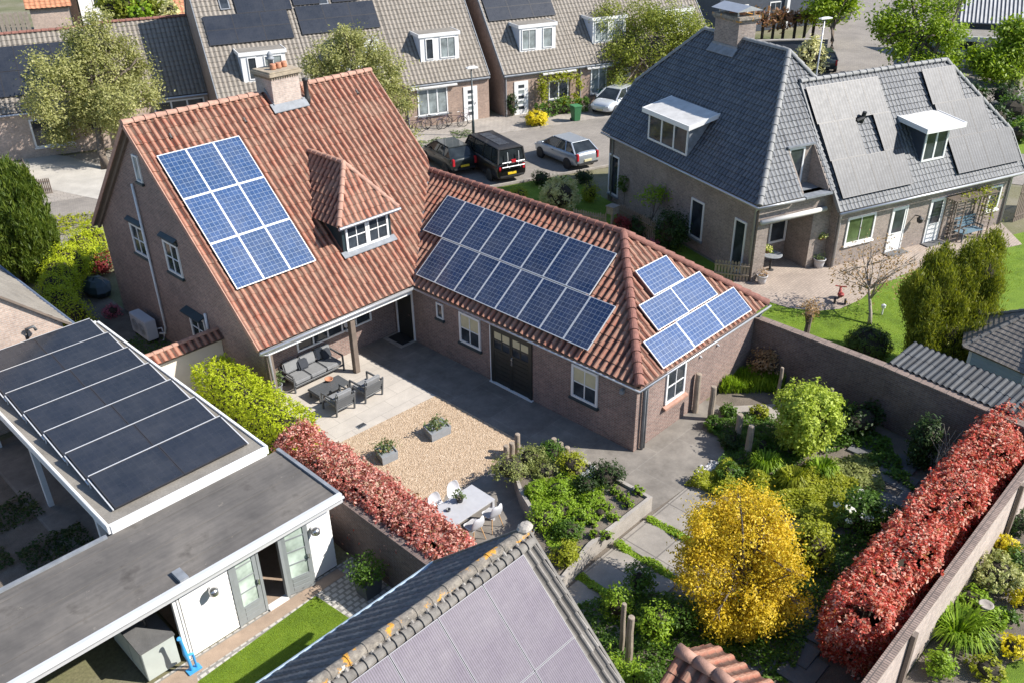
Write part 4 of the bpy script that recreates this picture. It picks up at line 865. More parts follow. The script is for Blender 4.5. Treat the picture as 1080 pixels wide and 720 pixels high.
window(vl, (28.62,yb,.9), UB, NB, .8, 1.2, 1, 1, 'white', 'glass', 'white', .09)
window(vl, (17.40,.1,.8), UB, NB, .95, 1.35, 1, 1, 'white', 'glass', None, .1); X = wm((16.3,.1,0),UB,NB); dr_ = MB(X).box((0,0,0),(1.0,.04,2.1)).build('door', M['white'], vl); MB(X).box((.15,.041,.7),(.85,.046,1.95)).build('pane', M['glass'], dr_) 
mb = MB(); mb.tube([(aC-.05,bC+.05,zA-.1),(xa-.06,bC+.45,zA-.4),(xa-.06,bC+.45,.05)], .05, 8); mb.tube([(aC-.05,bL-.55,zA-.1),(xa-.06,bL-.6,zA-.3),(xa-.06,bL-.6,.05)], .05, 8)
mb.tube([(aB+.3,bB-.05,zB-.1),(aB+.4,yb-.06,zB-.35),(aB+.4,yb-.06,.05)], .05, 8); mb.tube([(aB1-.15,bB-.05,zB-.1),(aB1-.3,yb-.06,zB-.35),(aB1-.3,yb-.06,.05)], .05, 8); mb.build('downpipe', M['zinc'], vl, FRS, smooth=True)
mb = MB(); mb.tube([(14.5,y0-.13,2.72),(17.95,y0-.13,2.72)], .105, 12); mb.build('awning', M['awn'], vl, FRS, smooth=True)
mb = MB(); mb.bar((23.15,yb,1.55),(23.15,yb-.28,1.6),.04); mb.lathe([(.04,-.18),(.13,-.1),(.15,.05),(.03,.15)],(23.15,yb-.3,1.45),10); mb.build('wall_lamp', M['blackplastic'], vl, FRS)
# climbing trellis on the villa
tl = thing('trellis', 'brown wooden trellis arch with climbing vine leaves against the grey roofed house', 'trellis', (26.2, yb-.4, 0), FRS)
mb = MB()
for a in (24.95, 25.5, 26.9, 27.45):
    mb.bar((a,yb-.08,0),(a,yb-.08,2.1),.05); mb.bar((a,yb-.62,0),(a,yb-.62,2.1),.05)
for z in [.25+.22*i for i in range(9)]:
    for a in (24.95, 26.9): mb.bar((a,yb-.64,z),(a+.55,yb-.64,z),.025); mb.bar((a+.27,yb-.09,z),(a+.27,yb-.61,z),.02)
for i in range(7): mb.bar((24.8,yb-.05-.1*i,2.12),(27.6,yb-.05-.1*i,2.12),.035)
tf = mb.build('frame', M['brownpost'], tl, FRS)
P, nr = blob_pts([(27.4,yb-.5,1.6,.35,.4,.75),(26.6,yb-.4,2.15,1.4,.35,.15)], 34, 14, .12, .6); leafobj('vine', P, .13, LM['ylgreen'], tl)
# ================================================================== terraced houses behind (street frame)
SR = 1.097
def rowhouse(label, a0, a1, b0, plan, panels, skyl=(), ridge_b=6.2, gable_l=False, gable_r=False, mat='greytile'):
    w = a1-a0; zr = 2.8+SR*ridge_b; br = b0+ridge_b
    h = thing('terraced_house', label, 'house', ((a0+a1)/2, b0+4, 0), FRS, 0, 'terraced houses across the street')
    e0, e1, r0, r1 = (a0,b0,2.8), (a1,b0,2.8), (a0,br,zr), (a1,br,zr); k0, k1 = (a1,b0+2*ridge_b,2.8), (a0,b0+2*ridge_b,2.8)
    roofp('roof', h, M[mat], e0, e1, r1, [e0, e1, r1, r0], .28, .345, .035, 'pan', .03)
    roofp('roof', h, M[mat], k0, k1, r0, [k0, k1, r0, r1], .28, .345, .035, 'pan', .03)
    mb = MB(); ridgecaps(mb, (a0,br,zr+.04), (a1,br,zr+.04), .12, .4); mb.build('ridge_tiles', M['slate_r'], h, FRS)
    yw = b0+.12; mb = MB(); mb.box((a0+.02,yw,0),(a1-.02,yw+.25,2.78)); mb.box((a0+.02,b0+2*ridge_b-.4,0),(a1-.02,b0+2*ridge_b-.15,2.78))
    for f, x in ((gable_l, a0+.02), (gable_r, a1-.27)):
        mb.ext([(x,yw+.25,0),(x,b0+2*ridge_b-.4,0),(x,b0+2*ridge_b-.4,3.1),(x,br,zr-.12),(x,yw+.25,3.1)],(.25,0,0))
    mb.build('wall', M['brick_row'], h, FRS)
    mb = MB(); mb.tube([(a0,b0-.07,2.72),(a1,b0-.07,2.72)], .065, 8); mb.box((a0,b0-.02,2.6),(a1,b0+.11,2.76)); mb.build('gutter', M['lead'], h, FRS)
    for gx, f in ((a0-.015, gable_l), (a1+.015, gable_r)):
        if f: mb = MB(); mb.bar((gx,b0,2.8),(gx,br,zr),.05,.18); mb.bar((gx,b0+2*ridge_b,2.8),(gx,br,zr),.05,.18); mb.build('verge', M['lead'], h, FRS)
    zz = lambda b: 2.8+(b-b0)*SR
    d0, d1 = plan['dormer']
    boxdormer(h, FRS, 'b', b0+1.05, d0, d1, zz(b0+1.05), 5.62, SR, 2, .06, cheek='cheek', roofm='gravelroof', panes=plan['panes'])
    for kind, x0, x1, z0, z1 in plan['open']:
        if kind == 'door':
            X = wm((x1,yw,0), UB, NB); mb = MB(X); mb.box((.0,-.01,0),(x1-x0,.05,2.25)); dd_ = mb.build('door', M['white'], h)
            for i in range(5): MB(X).box((.3,.051,.35+i*.36),(x1-x0-.3,.056,.35+i*.36+.22)).build('pane', M['glass_pale'] if i % 2 else M['glass'], dd_)
            MB(X).bar((.16,.09,1.05),(.16,.09,1.2),.03).build('handle', M['steel'], dd_)
        else: window(h, (x1,yw,z0), UB, NB, x1-x0, z1-z0, 3 if x1-x0 > 1.6 else 2, 1, 'white', 'glass_pale' if kind == 'cur' else 'glass', 'lead', .08, bar=.09)
    if plan.get('awn'): x0, x1 = plan['awn']; mb = MB(); mb.ext([(x0,yw-.002,2.62),(x0,yw-.28,2.5),(x0,yw-.28,2.58),(x0,yw-.002,2.74)],(x1-x0,0,0)); mb.build('awning', M['whiteroof'], h, FRS)
    mb = MB(); mb.tube([(a0+.18,b0-.05,2.7),(a0+.18,yw-.06,2.5),(a0+.18,yw-.06,.05)], .045, 7); mb.build('downpipe', M['zinc'], h, FRS)
    uR = Vector((0,1,SR)).normalized(); nR = Vector((1,0,0)).cross(uR)
    for (a, b, n, rows) in panels:
        for r in range(rows):
            for i in range(n):
                bb = b+r*1.0*uR.y; p = Vector((a+i*1.71, bb, zz(bb)))+nR*.1; panel(h, 'pv_black', p, (1,0,0), uR, 1.70, .99, 'blackframe', portrait=False)
    for (a, b) in skyl:
        p = Vector((a, b, zz(b)))+nR*.04; X = Matrix(((1,uR.x,nR.x,p.x),(0,uR.y,nR.y,p.y),(0,uR.z,nR.z,p.z),(0,0,0,1))); mb = MB(X); mb.box((0,0,0),(.6,.8,.07)); sk = mb.build('skylight', M['lead'], h); MB(X).box((.07,.07,.071),(.53,.73,.078)).build('pane', M['glass'], sk)
    return h
PN = [(.35,.55,'glass',1),(1.35,1.1,'glass_pale',2)]; PN2 = [(.15,1.1,'glass_pale',2),(1.75,.75,'glass_pale',1)]
b1, b2 = 27.35, 27.0
rowhouse('terraced house with black solar panels behind the brick chimney, nearest the low house', -1.95, 3.88, b1, dict(dormer=(-.18,2.48), panes=PN, open=[('win',-1.2,.9,.7,2.4),('door',2.0,3.0,0,2.2)]), [(-1.55,30.15,3,2),(.55,31.5,2,2)], [(-.35,31.75)], gable_l=True)
rowhouse('middle terraced house with black solar panels behind the olive green tree', 3.90, 9.55, b1, dict(dormer=(5.6,8.3), panes=PN, open=[('cur',4.5,6.5,.7,2.5),('door',7.7,8.7,0,2.2)]), [(4.12,30.25,3,2),(4.12,31.65,1,1),(6.6,31.65,1,2)], [(5.75,31.6)])
rowhouse('terraced house with white dormer above the row of parked bicycles', 9.57, 15.6, b1, dict(dormer=(11.2,13.9), panes=PN, open=[('cur',10.45,12.55,.72,2.45),('door',13.7,14.7,0,2.2)], awn=(9.9,13.2)), [], gable_r=True)
rowhouse('terraced house with a vine-framed window and three black panels over its dormer', 16.5, 22.25, b2, dict(dormer=(18.2,20.95), panes=PN2, open=[('door',17.3,18.35,0,2.2),('win',19.95,21.5,.72,2.0)], awn=(19.4,22.0)), [(16.72,29.7,3,2)], gable_l=True)
rowhouse('terraced house with white dormer half hidden behind the bright street tree', 22.27, 28.0, b2, dict(dormer=(23.9,26.6), panes=PN2, open=[('cur',23.3,24.6,.7,2.5),('door',25.6,26.6,0,2.2)], awn=(22.9,25.0)), [])
rowhouse('end terraced house mostly hidden behind the villa chimney and street tree', 28.02, 33.8, b2, dict(dormer=(29.6,32.3), panes=PN2, open=[('cur',29,30.3,.7,2.5),('door',31.3,32.3,0,2.2)]), [], gable_r=True)
# low houses at left
def lowhouse(label, a0, a1, b0, zr, opens, panels=()):
    rb = (zr-2.8)/SR; br = b0+rb; h = thing('low_house', label, 'house', ((a0+a1)/2, b0+3, 0), FRS)
    e0, e1, r0, r1 = (a0,b0,2.8), (a1,b0,2.8), (a0,br,zr), (a1,br,zr); k0, k1 = (a1,b0+2*rb,2.8), (a0,b0+2*rb,2.8)
    roofp('roof', h, M['greytile'], e0, e1, r1, [e0, e1, r1, r0], .28, .345, .035, 'pan', .03); roofp('roof', h, M['greytile'], k0, k1, r0, [k0, k1, r0, r1], .28, .345, .035, 'pan', .03)
    mb = MB(); ridgecaps(mb, (a0,br,zr+.04), (a1,br,zr+.04), .12, .4); mb.build('ridge_tiles', M['terra_r'], h, FRS)
    mb = MB(); mb.box((a0,b0+.15,0),(a1,b0+.4,2.78)); mb.box((a0,b0+2*rb-.4,0),(a1,b0+2*rb-.15,2.78))
    for x in (a0, a1-.25): mb.ext([(x,b0+.4,0),(x,b0+2*rb-.4,0),(x,b0+2*rb-.4,3.0),(x,br,zr-.12),(x,b0+.4,3.0)],(.25,0,0))
    mb.build('wall', M['brick_pink'], h, FRS); mb = MB(); mb.tube([(a0,b0-.07,2.72),(a1,b0-.07,2.72)], .065, 8); mb.build('gutter', M['zinc'], h, FRS)
    for (x0, x1, z0, z1, nx) in opens: window(h, (x1,b0+.15,z0), UB, NB, x1-x0, z1-z0, nx, 1, 'white', 'glass', 'white', .1, bar=.1)
    uR = Vector((0,1,SR)).normalized(); nR = Vector((1,0,0)).cross(uR)
    for (a, b, n, r) in panels:
        for j in range(r):
            for i in range(n): bb = b+j*1.67*uR.y; panel(h, 'pv_black', Vector((a+i*1.01,bb,2.8+(bb-b0)*SR))+nR*.1, (1,0,0), uR, 1.0, 1.65, 'blackframe')
lowhouse('low terraced house with plain weathered tile roof behind the olive tree', -7.6, -1.97, 32.1, 6.9, [(-5.3,-2.2,1.1,2.55,3)])
lowhouse('low house at the far left edge with dark blue solar panels on its roof', -19.5, -7.62, 32.5, 6.7, [(-12.4,-10.2,.6,2.3,2),(-17,-14.6,.6,2.3,2)], [(-16.3,33.2,8,2)])
# ================================================================== far buildings at the top of the picture
def simplehouse(name, label, cat, a0, a1, b0, b1, ze, zr, wallm, roofm, axis='a', wins=(), frame=FRS):
    h = thing(name, label, cat, ((a0+a1)/2, (b0+b1)/2, 0), frame); bm_ = (b0+b1)/2; am = (a0+a1)/2
    if axis == 'a': g = [[(x,b0,0),(x,b1,0),(x,b1,ze),(x,bm_,zr-.15),(x,b0,ze)] for x in (a0, a1-.2)]; dd_ = (.2,0,0)
    else: g = [[(a0,y,0),(a1,y,0),(a1,y,ze),(am,y,zr-.15),(a0,y,ze)] for y in (b0, b1-.2)]; dd_ = (0,.2,0)
    mb = MB(); [mb.ext(p, dd_) for p in g]
    if axis == 'a': mb.box((a0+.2,b0,0),(a1-.2,b0+.2,ze)); mb.box((a0+.2,b1-.2,0),(a1-.2,b1,ze))
    else: mb.box((a0,b0+.2,0),(a0+.2,b1-.2,ze)); mb.box((a1-.2,b0+.2,0),(a1,b1-.2,ze))
    mb.build('wall', M[wallm], h, frame); o = .3
    if axis == 'a':
        s_ = (zr-ze)/(bm_-b0); E0, E1, R0, R1 = (a0-o,b0-o,ze-o*s_), (a1+o,b0-o,ze-o*s_), (a0-o,bm_,zr), (a1+o,bm_,zr); F0, F1 = (a1+o,b1+o,ze-o*s_), (a0-o,b1+o,ze-o*s_)
    else:
        s_ = (zr-ze)/(am-a0); E0, E1, R0, R1 = (a0-o,b1+o,ze-o*s_), (a0-o,b0-o,ze-o*s_), (am,b1+o,zr), (am,b0-o,zr); F0, F1 = (a1+o,b0-o,ze-o*s_), (a1+o,b1+o,ze-o*s_)
    tw = .32 if roofm != 'terra2' else .4
    roofp('roof', h, M[roofm], E0, E1, R1, [E0, E1, R1, R0], tw, .4, .04, 'pan', .03, frame); roofp('roof', h, M[roofm], F0, F1, R0, [F0, F1, R0, R1], tw, .4, .04, 'pan', .03, frame)
    mb = MB(); ridgecaps(mb, Vector(R0)+Vector((0,0,.04)), Vector(R1)+Vector((0,0,.04)), .12, .4); mb.build('ridge_tiles', M['ridge'], h, frame)
    for (x0, z0, w_, h_) in wins: window(h, (x0+w_, b0, z0), UB, NB, w_, h_, 2, 1, 'white', 'glass', None, .1)
    return h
pz_ = lambda px, py, b: (lambda q_: (q_@E1, q_[2]))(onpl(px, py, E2, E2*b))
bF = 62.
simplehouse('bungalow', 'far brick bungalow with an orange tiled roof at the top left corner', 'house', pz_(28,0,bF)[0], pz_(70,0,bF)[0], bF, bF+9, max(2.5, pz_(45,6,bF)[1]), pz_(45,6,bF)[1]+3, 'brick_pink', 'terra2', 'a', [(pz_(36,0,bF)[0], 1.0, 1.8, 1.3)])
simplehouse('gabled_house', 'tall pale brick house beside the white house at the top left', 'house', pz_(71,0,70)[0], pz_(80,0,70)[0], 70, 80, 7., 11, 'brick_pink', 'terra2', 'b')
simplehouse('white_house', 'white rendered house with a small dark window at the top left', 'house', pz_(82,0,68)[0], pz_(104,0,68)[0], 68, 78, 7.5, 11, 'white', 'slate', 'b', [(pz_(97,0,68)[0], pz_(97,9,68)[1], 1.1, 1.5)])
simplehouse('orange_roofed_house', 'house with a bright orange roof behind the low tiled roof', 'house', pz_(184,0,66)[0], pz_(215,0,66)[0], 66, 76, max(2.6, pz_(190,14,66)[1]), pz_(190,14,66)[1]+4, 'brick_pink', 'terra2', 'a')
mb = MB(); a0, a1 = pz_(0,0,58)[0]-8, pz_(26,0,58)[0]; zt = max(1.5, pz_(10,14,58)[1]); n_ = 26
[mb.box((a0+(a1-a0)*i/n_,58,0),(a0+(a1-a0)*(i+.8)/n_,58.05,zt)) for i in range(n_)]; mb.box((a0,58.05,zt*.3),(a1,58.1,zt*.3+.1)); mb.box((a0,58.05,zt*.8),(a1,58.1,zt*.8+.1))
tag(mb.build('board_fence', M['grey_wood'], None, FRS, base=True), 'grey upright board fence at the far top left edge', 'fence')
# right: barn, dark garden wall, dark house
FRB = FRS @ Matrix.Translation((56.3,24.6,0)) @ Matrix.Rotation(R(-47.8),4,'Z')
bn = thing('workshop', 'dark workshop with a ribbed blue-white roof and flat canopy, beyond the large tree', 'building', (8, 4, 0), FRB)
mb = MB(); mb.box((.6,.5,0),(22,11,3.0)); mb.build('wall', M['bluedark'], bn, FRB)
mb = MB()
for i in range(74): x = .2+i*.30; mb.ext([(x,.12,3.07),(x+.15,.12,3.07),(x+.15,6,6.07),(x,6,6.07)],(0,0,.05))
mb.build('roof_rib', M['whiteroof'], bn, FRB)
MB().ext([(.1,.1,3.0),(22.6,.1,3.0),(22.6,6,6.0),(.1,6,6.0)],(0,0,.06)).build('roof', M['bluedark'], bn, FRB)
MB().box((-1.2,-3.6,2.45),(14,.49,2.6)).build('canopy', M['gravelroof'], bn, FRB); MB().box((-1.3,-3.75,2.3),(14,-3.605,2.66)).build('canopy_fascia', M['white'], bn, FRB)
for x in (-.9, 3.2, 7): MB().box((x,-3.5,0),(x+.16,-3.34,2.44)).build('canopy_post', M['white'], bn, FRB)
MB().box((1.8,.4,0),(3.4,.49,2.1)).build('door', M['white'], bn, FRB)
for i, (px, py) in enumerate(((1010,74),(1046,80))):
    p = sa(px, py); t = thing('storage_box', ('tall pale' if i == 0 else 'low blue-white')+' storage crate standing under the workshop canopy', 'crate', p, FRS)
    w_, h_ = ((.7,1.5),(1.1,.9))[i]; mb = MB(); mb.box((p[0]-w_/2,p[1]-.35,0),(p[0]+w_/2,p[1]+.35,h_)); mb.build('body', M['plasticwhite'] if i == 0 else M['bluegrey'], t, FRS, bevel=.03); MB().box((p[0]-w_/2-.03,p[1]-.38,h_+.002),(p[0]+w_/2+.03,p[1]+.38,h_+.06)).build('lid', M['white'], t, FRS, bevel=.01)
p0 = sa(785,75); p1 = sa(868,73); wt = thing('garden_wall', 'long dark garden wall topped by a reddish hedge, beyond the villa chimney', 'wall', ((p0[0]+p1[0])/2, p0[1], 0), FRS)
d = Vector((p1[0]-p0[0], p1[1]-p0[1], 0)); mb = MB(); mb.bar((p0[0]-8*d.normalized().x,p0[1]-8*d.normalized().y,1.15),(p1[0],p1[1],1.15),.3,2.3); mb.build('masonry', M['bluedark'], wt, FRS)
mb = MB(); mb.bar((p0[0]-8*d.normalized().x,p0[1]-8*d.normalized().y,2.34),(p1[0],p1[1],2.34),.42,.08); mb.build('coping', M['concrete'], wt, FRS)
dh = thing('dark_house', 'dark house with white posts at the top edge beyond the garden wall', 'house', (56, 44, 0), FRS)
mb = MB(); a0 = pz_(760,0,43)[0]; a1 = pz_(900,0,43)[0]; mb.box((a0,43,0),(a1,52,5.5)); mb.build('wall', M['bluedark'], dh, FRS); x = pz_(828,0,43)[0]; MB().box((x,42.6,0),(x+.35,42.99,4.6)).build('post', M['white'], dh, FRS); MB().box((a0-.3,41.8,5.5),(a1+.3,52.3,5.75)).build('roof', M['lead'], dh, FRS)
for x in (a0+2, a0+6): window(dh, (x+1.4,43,1.0), UB, NB, 1.4, 1.6, 2, 1, 'white', 'glass', None, .1)
# ================================================================== grounds
def sheet(name, poly, z, mat, frame=None, kind='structure', thick=None):
    mb = MB()
    if thick: mb.prism(poly, z-thick, z)
    else: mb.add([(p[0],p[1],z) for p in poly], [tuple(range(len(poly)))])
    return tag(mb.build(name, M[mat], None, frame), kind=kind)
sheet('ground', [(-400,-400),(700,-400),(700,700),(-400,700)], -.02, 'land')
sheet('front_yard', [tuple(sa(px,py)[:2]) for px,py in ((35,196),(110,212),(118,178),(70,165),(20,160))], .012, 'paleconc', FRS)
sheet('street', [(-30,14.62),(-30,23.6),(30,23.6),(30,14.62)], .0, 'street', FRS)
sheet('street', [(30,8),(30,30),(48,34),(62,46),(95,82),(101,77),(60,24),(46,2),(36,0)], .002, 'street', FRS)
sheet('pavement', [(-30,23.6),(-30,32.2),(-1.9,32.2),(-1.9,27.5),(34,27.5),(34,23.6)], .006, 'pave', FRS)
mb = MB(); mb.box((-2,23.55,0),(34,23.65,.06)); mb.box((-12,14.5,0),(30,14.62,.12)); tag(mb.build('kerb', M['concrete'], None, FRS), kind='structure')
sheet('garden_ground', [(-8.4,-19.0),(6.6,-19.0),(6.6,-10.3),(7.0,-9.9),(-8.4,-9.9)], .0, 'soil')
sheet('courtyard_paving', [(.24,1.5),(-6.1,1.5),(-7.0,-3.2),(-7.0,-10.6),(-1.6,-11.9),(1.75,-12.1),(4.2,-10.6),(4.2,-9.83),(.26,-9.83)], .006, 'drive')
def P2(px, py, z=0.): p = at(px, py, z); return (p[0], p[1])
sheet('terrace_paving', [(-1.78,1.5),(-7.0,1.5),(-7.0,-3.0),P2(362,465),P2(460,417),(-1.78,-2.6)], .012, 'terrace')
sheet('gravel_court', [P2(362,465),P2(460,417),(-1.74,-3.05),P2(545,463),P2(520,492),P2(505,505),P2(470,522),P2(455,560),(-7.0,-8.0),(-7.0,-2.9)], .016, 'gravel')
sheet('side_path', [(-9.3,14),(-6.1,14),(-6.1,3.2),(-9.3,3.2)], .004, 'soil')
mb = MB(); mb.box((-9.3,3.5,0),(-9.1,14,.05)); mb.bar((-7.45,3.6,.03),(-7.75,9.5,.03),.35,.05); tag(mb.build('path_edging', M['concrete'], None), kind='structure')
sheet('villa_lawn', [(7.0,-9.9),(7.0,-19.5),(40,-32),(36,-14),(27.5,-13.2),(18,-9.5),(13.2,-6.5),(9,-6),(7.4,-6)], .004, 'lawn')
arc = [P2(x, y) for x, y in ((812,319),(830,324.5),(860,328.5),(886,326),(908,316),(925,302),(950,291),(985,279),(1078,258))]
q = [tuple((E1*a+E2*b)[:2]) for a, b in ((29.8,-1.0),(18,-.9),(14.4,-.5),(13.3,-1.5))]
sheet('patio', arc+q, .010, 'patio'); sheet('porch_floor', [tuple((E1*a+E2*b)[:2]) for a, b in ((15.06,-1.4),(17.44,-1.4),(17.44,.2),(15.06,.2))], .014, 'patio')
sheet('front_lawn', [(-9,9.5),(12.5,9.5),(12.5,-.6),(-4,-4)] and [tuple((E1*a+E2*b)[:2]) for a, b in ((5,14.4),(14.3,14.4),(14.3,-1.5),(10,-2),(7.5,1))], .004, 'lawn')
sheet('shed_lawn', [P2(190,732),P2(333,628),P2(345,636),P2(372,654),P2(420,690),P2(250,800)], .012, 'lawn')
sheet('shed_path', [(-16,-7.2),(-8.4,-7.2),(-8.4,-9.6),(-16,-8.9)], .007, 'cobble')
sheet('deck_boards', [(-16.5,-7.3),(-9.0,-7.3),(-9.0,-7.62),(-13.2,-7.72),(-13.5,-8.4),(-14.1,-8.4),(-14.15,-7.75),(-16.5,-7.75)], .02, 'deck')
sheet('cobbles', [(-17,-8.8),(-14.2,-8.8),(-14.2,-7.78),(-17,-7.78)], .014, 'cobble')
sheet('carport_floor', [(-13.6,-4.4),(-9.3,-4.4),(-9.3,5.2),(-13.6,5.2)], .006, 'drive')
sheet('neighbour_yard', [(-24,-4.6),(-13.6,-4.6),(-13.6,8),(-24,8)], .004, 'soil')
sheet('right_garden_soil', [(-8,-19.35),(18,-19.35),(18,-30),(-8,-30)], .0, 'soil')
# slabs
for n_, pts in enumerate((((680,545),(706,552),(728,575),(700,592),(664,568)),)): pass
mbs = MB()
for (x0, x1, y0, y1) in ((-3.25,-2.05,-14.0,-11.95),(-4.85,-3.45,-14.0,-12.0),(-1.85,.2,-14.0,-12.0),(-6.3,-5.05,-14.2,-12.1)): mbs.box((x0,y0,-.02),(x1,y1,.03))
tag(mbs.build('paving_slabs', M['slabs'], None, bevel=.006, seg=1), kind='structure')
mbs = MB()
for px, py, w, h in ((932,529,.95,.75),(952,508,.8,.7),(868,668,.8,.8),(846,705,1.0,.8),(895,545,.6,.8),(846,636,.8,.8),(938,500,.9,.7),(955,490,.8,.7),(800,700,.9,.6),(912,470,1.2,.6),(960,530,.8,.7),(925,560,.8,.7),(845,690,.7,.6)):
    p = at(px, py); k_ = .03+.004*(len(mbs.v)//8); mbs.box((p[0]-w/2,p[1]-h/2,-.01*(1+len(mbs.v)//8)/9),(p[0]+w/2,p[1]+h/2,k_))
tag(mbs.build('stepping_slabs', M['darkslab'], None, bevel=.008, seg=1), kind='structure')
# ================================================================== garden walls
def wall_thing(name, label, p, q, h, th, mat, cap='coping', posts=(), postm='brownpost', cat='wall', capw=.06):
    p = Vector((*p, 0)); q = Vector((*q, 0)); d = (q-p).normalized(); t = thing(name, label, cat, tuple((p+q)/2))
    hz = Vector((0,0,h/2)); MB().bar(p+hz, q+hz, th, h).build('masonry', M[mat], t)
    if cap: k = Vector((0,0,h+.032)); MB().bar(p+k, q+k, th+capw, .06).build('coping', M[cap], t)
    return t, p, d
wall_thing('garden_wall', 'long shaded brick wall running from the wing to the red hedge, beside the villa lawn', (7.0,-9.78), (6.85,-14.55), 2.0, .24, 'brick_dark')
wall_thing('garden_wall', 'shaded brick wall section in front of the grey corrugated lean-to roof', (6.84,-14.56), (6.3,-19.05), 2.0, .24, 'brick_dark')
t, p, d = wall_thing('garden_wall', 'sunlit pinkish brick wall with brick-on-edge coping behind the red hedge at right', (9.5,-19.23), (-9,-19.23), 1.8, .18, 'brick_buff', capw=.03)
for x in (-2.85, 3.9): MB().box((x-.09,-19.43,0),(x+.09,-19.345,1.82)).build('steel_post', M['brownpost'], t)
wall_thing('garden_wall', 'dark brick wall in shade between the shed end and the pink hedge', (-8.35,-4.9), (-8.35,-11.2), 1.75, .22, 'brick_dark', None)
MB().bar((-8.48,-8.1,1.15),(-8.48,-9.1,1.15),.06,.35).build('wall_panel', M['blackplastic'], [o for o in COL.objects if o.name.startswith('garden_wall')][-1]) if False else None
t = thing('garden_wall', 'short cream wall capped with sloping terracotta tiles between house gable and carport', 'wall', (-7.3,3.0,0))
MB().box((-8.7,2.95,0),(-6.12,3.15,1.85)).build('masonry', M['cream'], t)
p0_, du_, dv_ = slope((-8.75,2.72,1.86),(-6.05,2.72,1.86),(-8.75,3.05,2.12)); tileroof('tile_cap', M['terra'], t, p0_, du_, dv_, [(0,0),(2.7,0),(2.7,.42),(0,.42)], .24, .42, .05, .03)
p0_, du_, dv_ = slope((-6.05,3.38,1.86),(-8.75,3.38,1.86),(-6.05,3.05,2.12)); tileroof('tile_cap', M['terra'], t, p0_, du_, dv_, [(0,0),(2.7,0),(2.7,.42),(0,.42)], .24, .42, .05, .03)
mb = MB(); ridgecaps(mb, (-8.75,3.05,2.14), (-6.15,3.05,2.14), .08, .3); mb.build('ridge_tiles', M['ridge'], t)
# ================================================================== carport and white shed (left)
cp = thing('carport', 'flat-roofed white carport covered with two columns of black solar panels', 'carport', (-11.2,0,0))
Zc = 2.66; MB().box((-13.25,-4.72,Zc-.16),(-9.12,5.4,Zc)).build('roof', M['gravelroof'], cp)
mb = MB(); mb.box((-13.33,-4.80,Zc-.2),(-13.26,5.4,Zc+.05)); mb.box((-9.11,-4.80,Zc-.2),(-9.03,5.4,Zc+.05)); mb.box((-13.26,-4.83,Zc-.34),(-9.11,-4.725,Zc+.03)); mb.box((-13.26,5.405,Zc-.2),(-9.11,5.48,Zc+.06)); mb.build('fascia', M['white'], cp, bevel=.01)
for x, y in ((-13.1,-3.4),(-13.1,.8),(-13.1,4.9),(-9.3,-4.5),(-9.3,0.5),(-9.3,5.0)): mb = MB(); mb.box((x-.07,y-.07,0),(x+.07,y+.07,Zc-.21)); mb.build('post', M['white'], cp)
mb = MB(); mb.bar((-13.1,-3.33,1.8),(-13.1,-2.7,2.5),.09); mb.bar((-13.1,-3.47,1.9),(-13.1,-4.0,2.5),.09); mb.build('brace', M['white'], cp)
MB().box((-9.25,-4.4,0),(-9.12,5.2,Zc-.22)).build('wall', M['weatherboard'], cp)
tl_ = R(10.5); ut = Vector((0, math.cos(tl_), math.sin(tl_)))
for r in range(7):
    y = -4.38+r*1.372
    for c in range(2): panel(cp, 'pv_black', (-12.92+c*1.775, y, Zc+.07), (1,0,0), ut, 1.765, 1.33, 'blackframe', portrait=False, fw=.025)
    mb = MB(); [mb.bar((x,y+.02,Zc+.06),(x,y+1.32,Zc+.06+.22),.03,.03) for x in (-12.96,-9.34)]; [mb.bar((x,y+1.30,Zc),(x,y+1.30,Zc+.26),.03) for x in (-12.96,-9.34)]; mb.bar((-12.93,y+1.335,Zc+.34),(-9.36,y+1.335,Zc+.34),.024,.02); mb.build('panel_support', M['alu'], cp)
sd = thing('garden_shed', 'long white weatherboarded shed with a dark flat roof and open glazed doors', 'shed', (-12,-6.2,0))
Zs = 2.46; MB().box((-21,-7.50,Zs-.06),(-8.85,-4.84,Zs)).build('roof', M['flatroof'], sd)
mb = MB(); mb.box((-21,-7.60,Zs-.22),(-8.75,-7.505,Zs+.05)); mb.tube([(-21,-7.66,Zs-.02),(-8.75,-7.66,Zs-.02)],.04,8); mb.build('gutter', M['alu'], sd)
mb = MB(); mb.box((-8.845,-7.5,Zs-.2),(-8.75,-4.84,Zs+.06)); mb.box((-21,-4.9,Zs+.0),(-13.4,-4.80,Zs+.06)); mb.build('roof_edge', M['lead'], sd)
mb = MB(); [mb.box((-20.9,yy,Zs+.001),(-8.87,yy+.09,Zs+.008)) for yy in (-6.95,-6.05,-5.2)]; mb.build('felt_seam', M['flatroof'], sd)
def boards(mb, x0, x1, y, z0, z1, st=.16):
    z = z0
    while z < z1-.02: mb.ext([(x0,y,z),(x0,y-.022,z),(x0,y-.008,min(z+st,z1)),(x0,y,min(z+st,z1))],(x1-x0,0,0)); z += st
mb = MB(); boards(mb,-12.98,-11.79,-7.2,.06,2.2); boards(mb,-9.62,-8.95,-7.2,.06,2.2); mb.box((-12.98,-7.2,.04),(-11.79,-7.1,2.2)); mb.box((-9.62,-7.2,.04),(-8.95,-7.1,2.2)); mb.box((-9.05,-7.1,.04),(-8.95,-4.9,2.2)); mb.box((-13.0,-5.05,.0),(-9.05,-4.9,2.2)); mb.box((-16.2,-5.05,0),(-13.0,-4.9,2.2)); mb.build('wall', M['weatherboard'], sd)
mb = MB(); [mb.box((-13.0-.05*i-.05,-7.22+.02*(i%2),.02),(-13.0-.05*i-.005,-7.12,2.2)) for i in range(3)]; mb.build('slatted_corner', M['white'], sd)
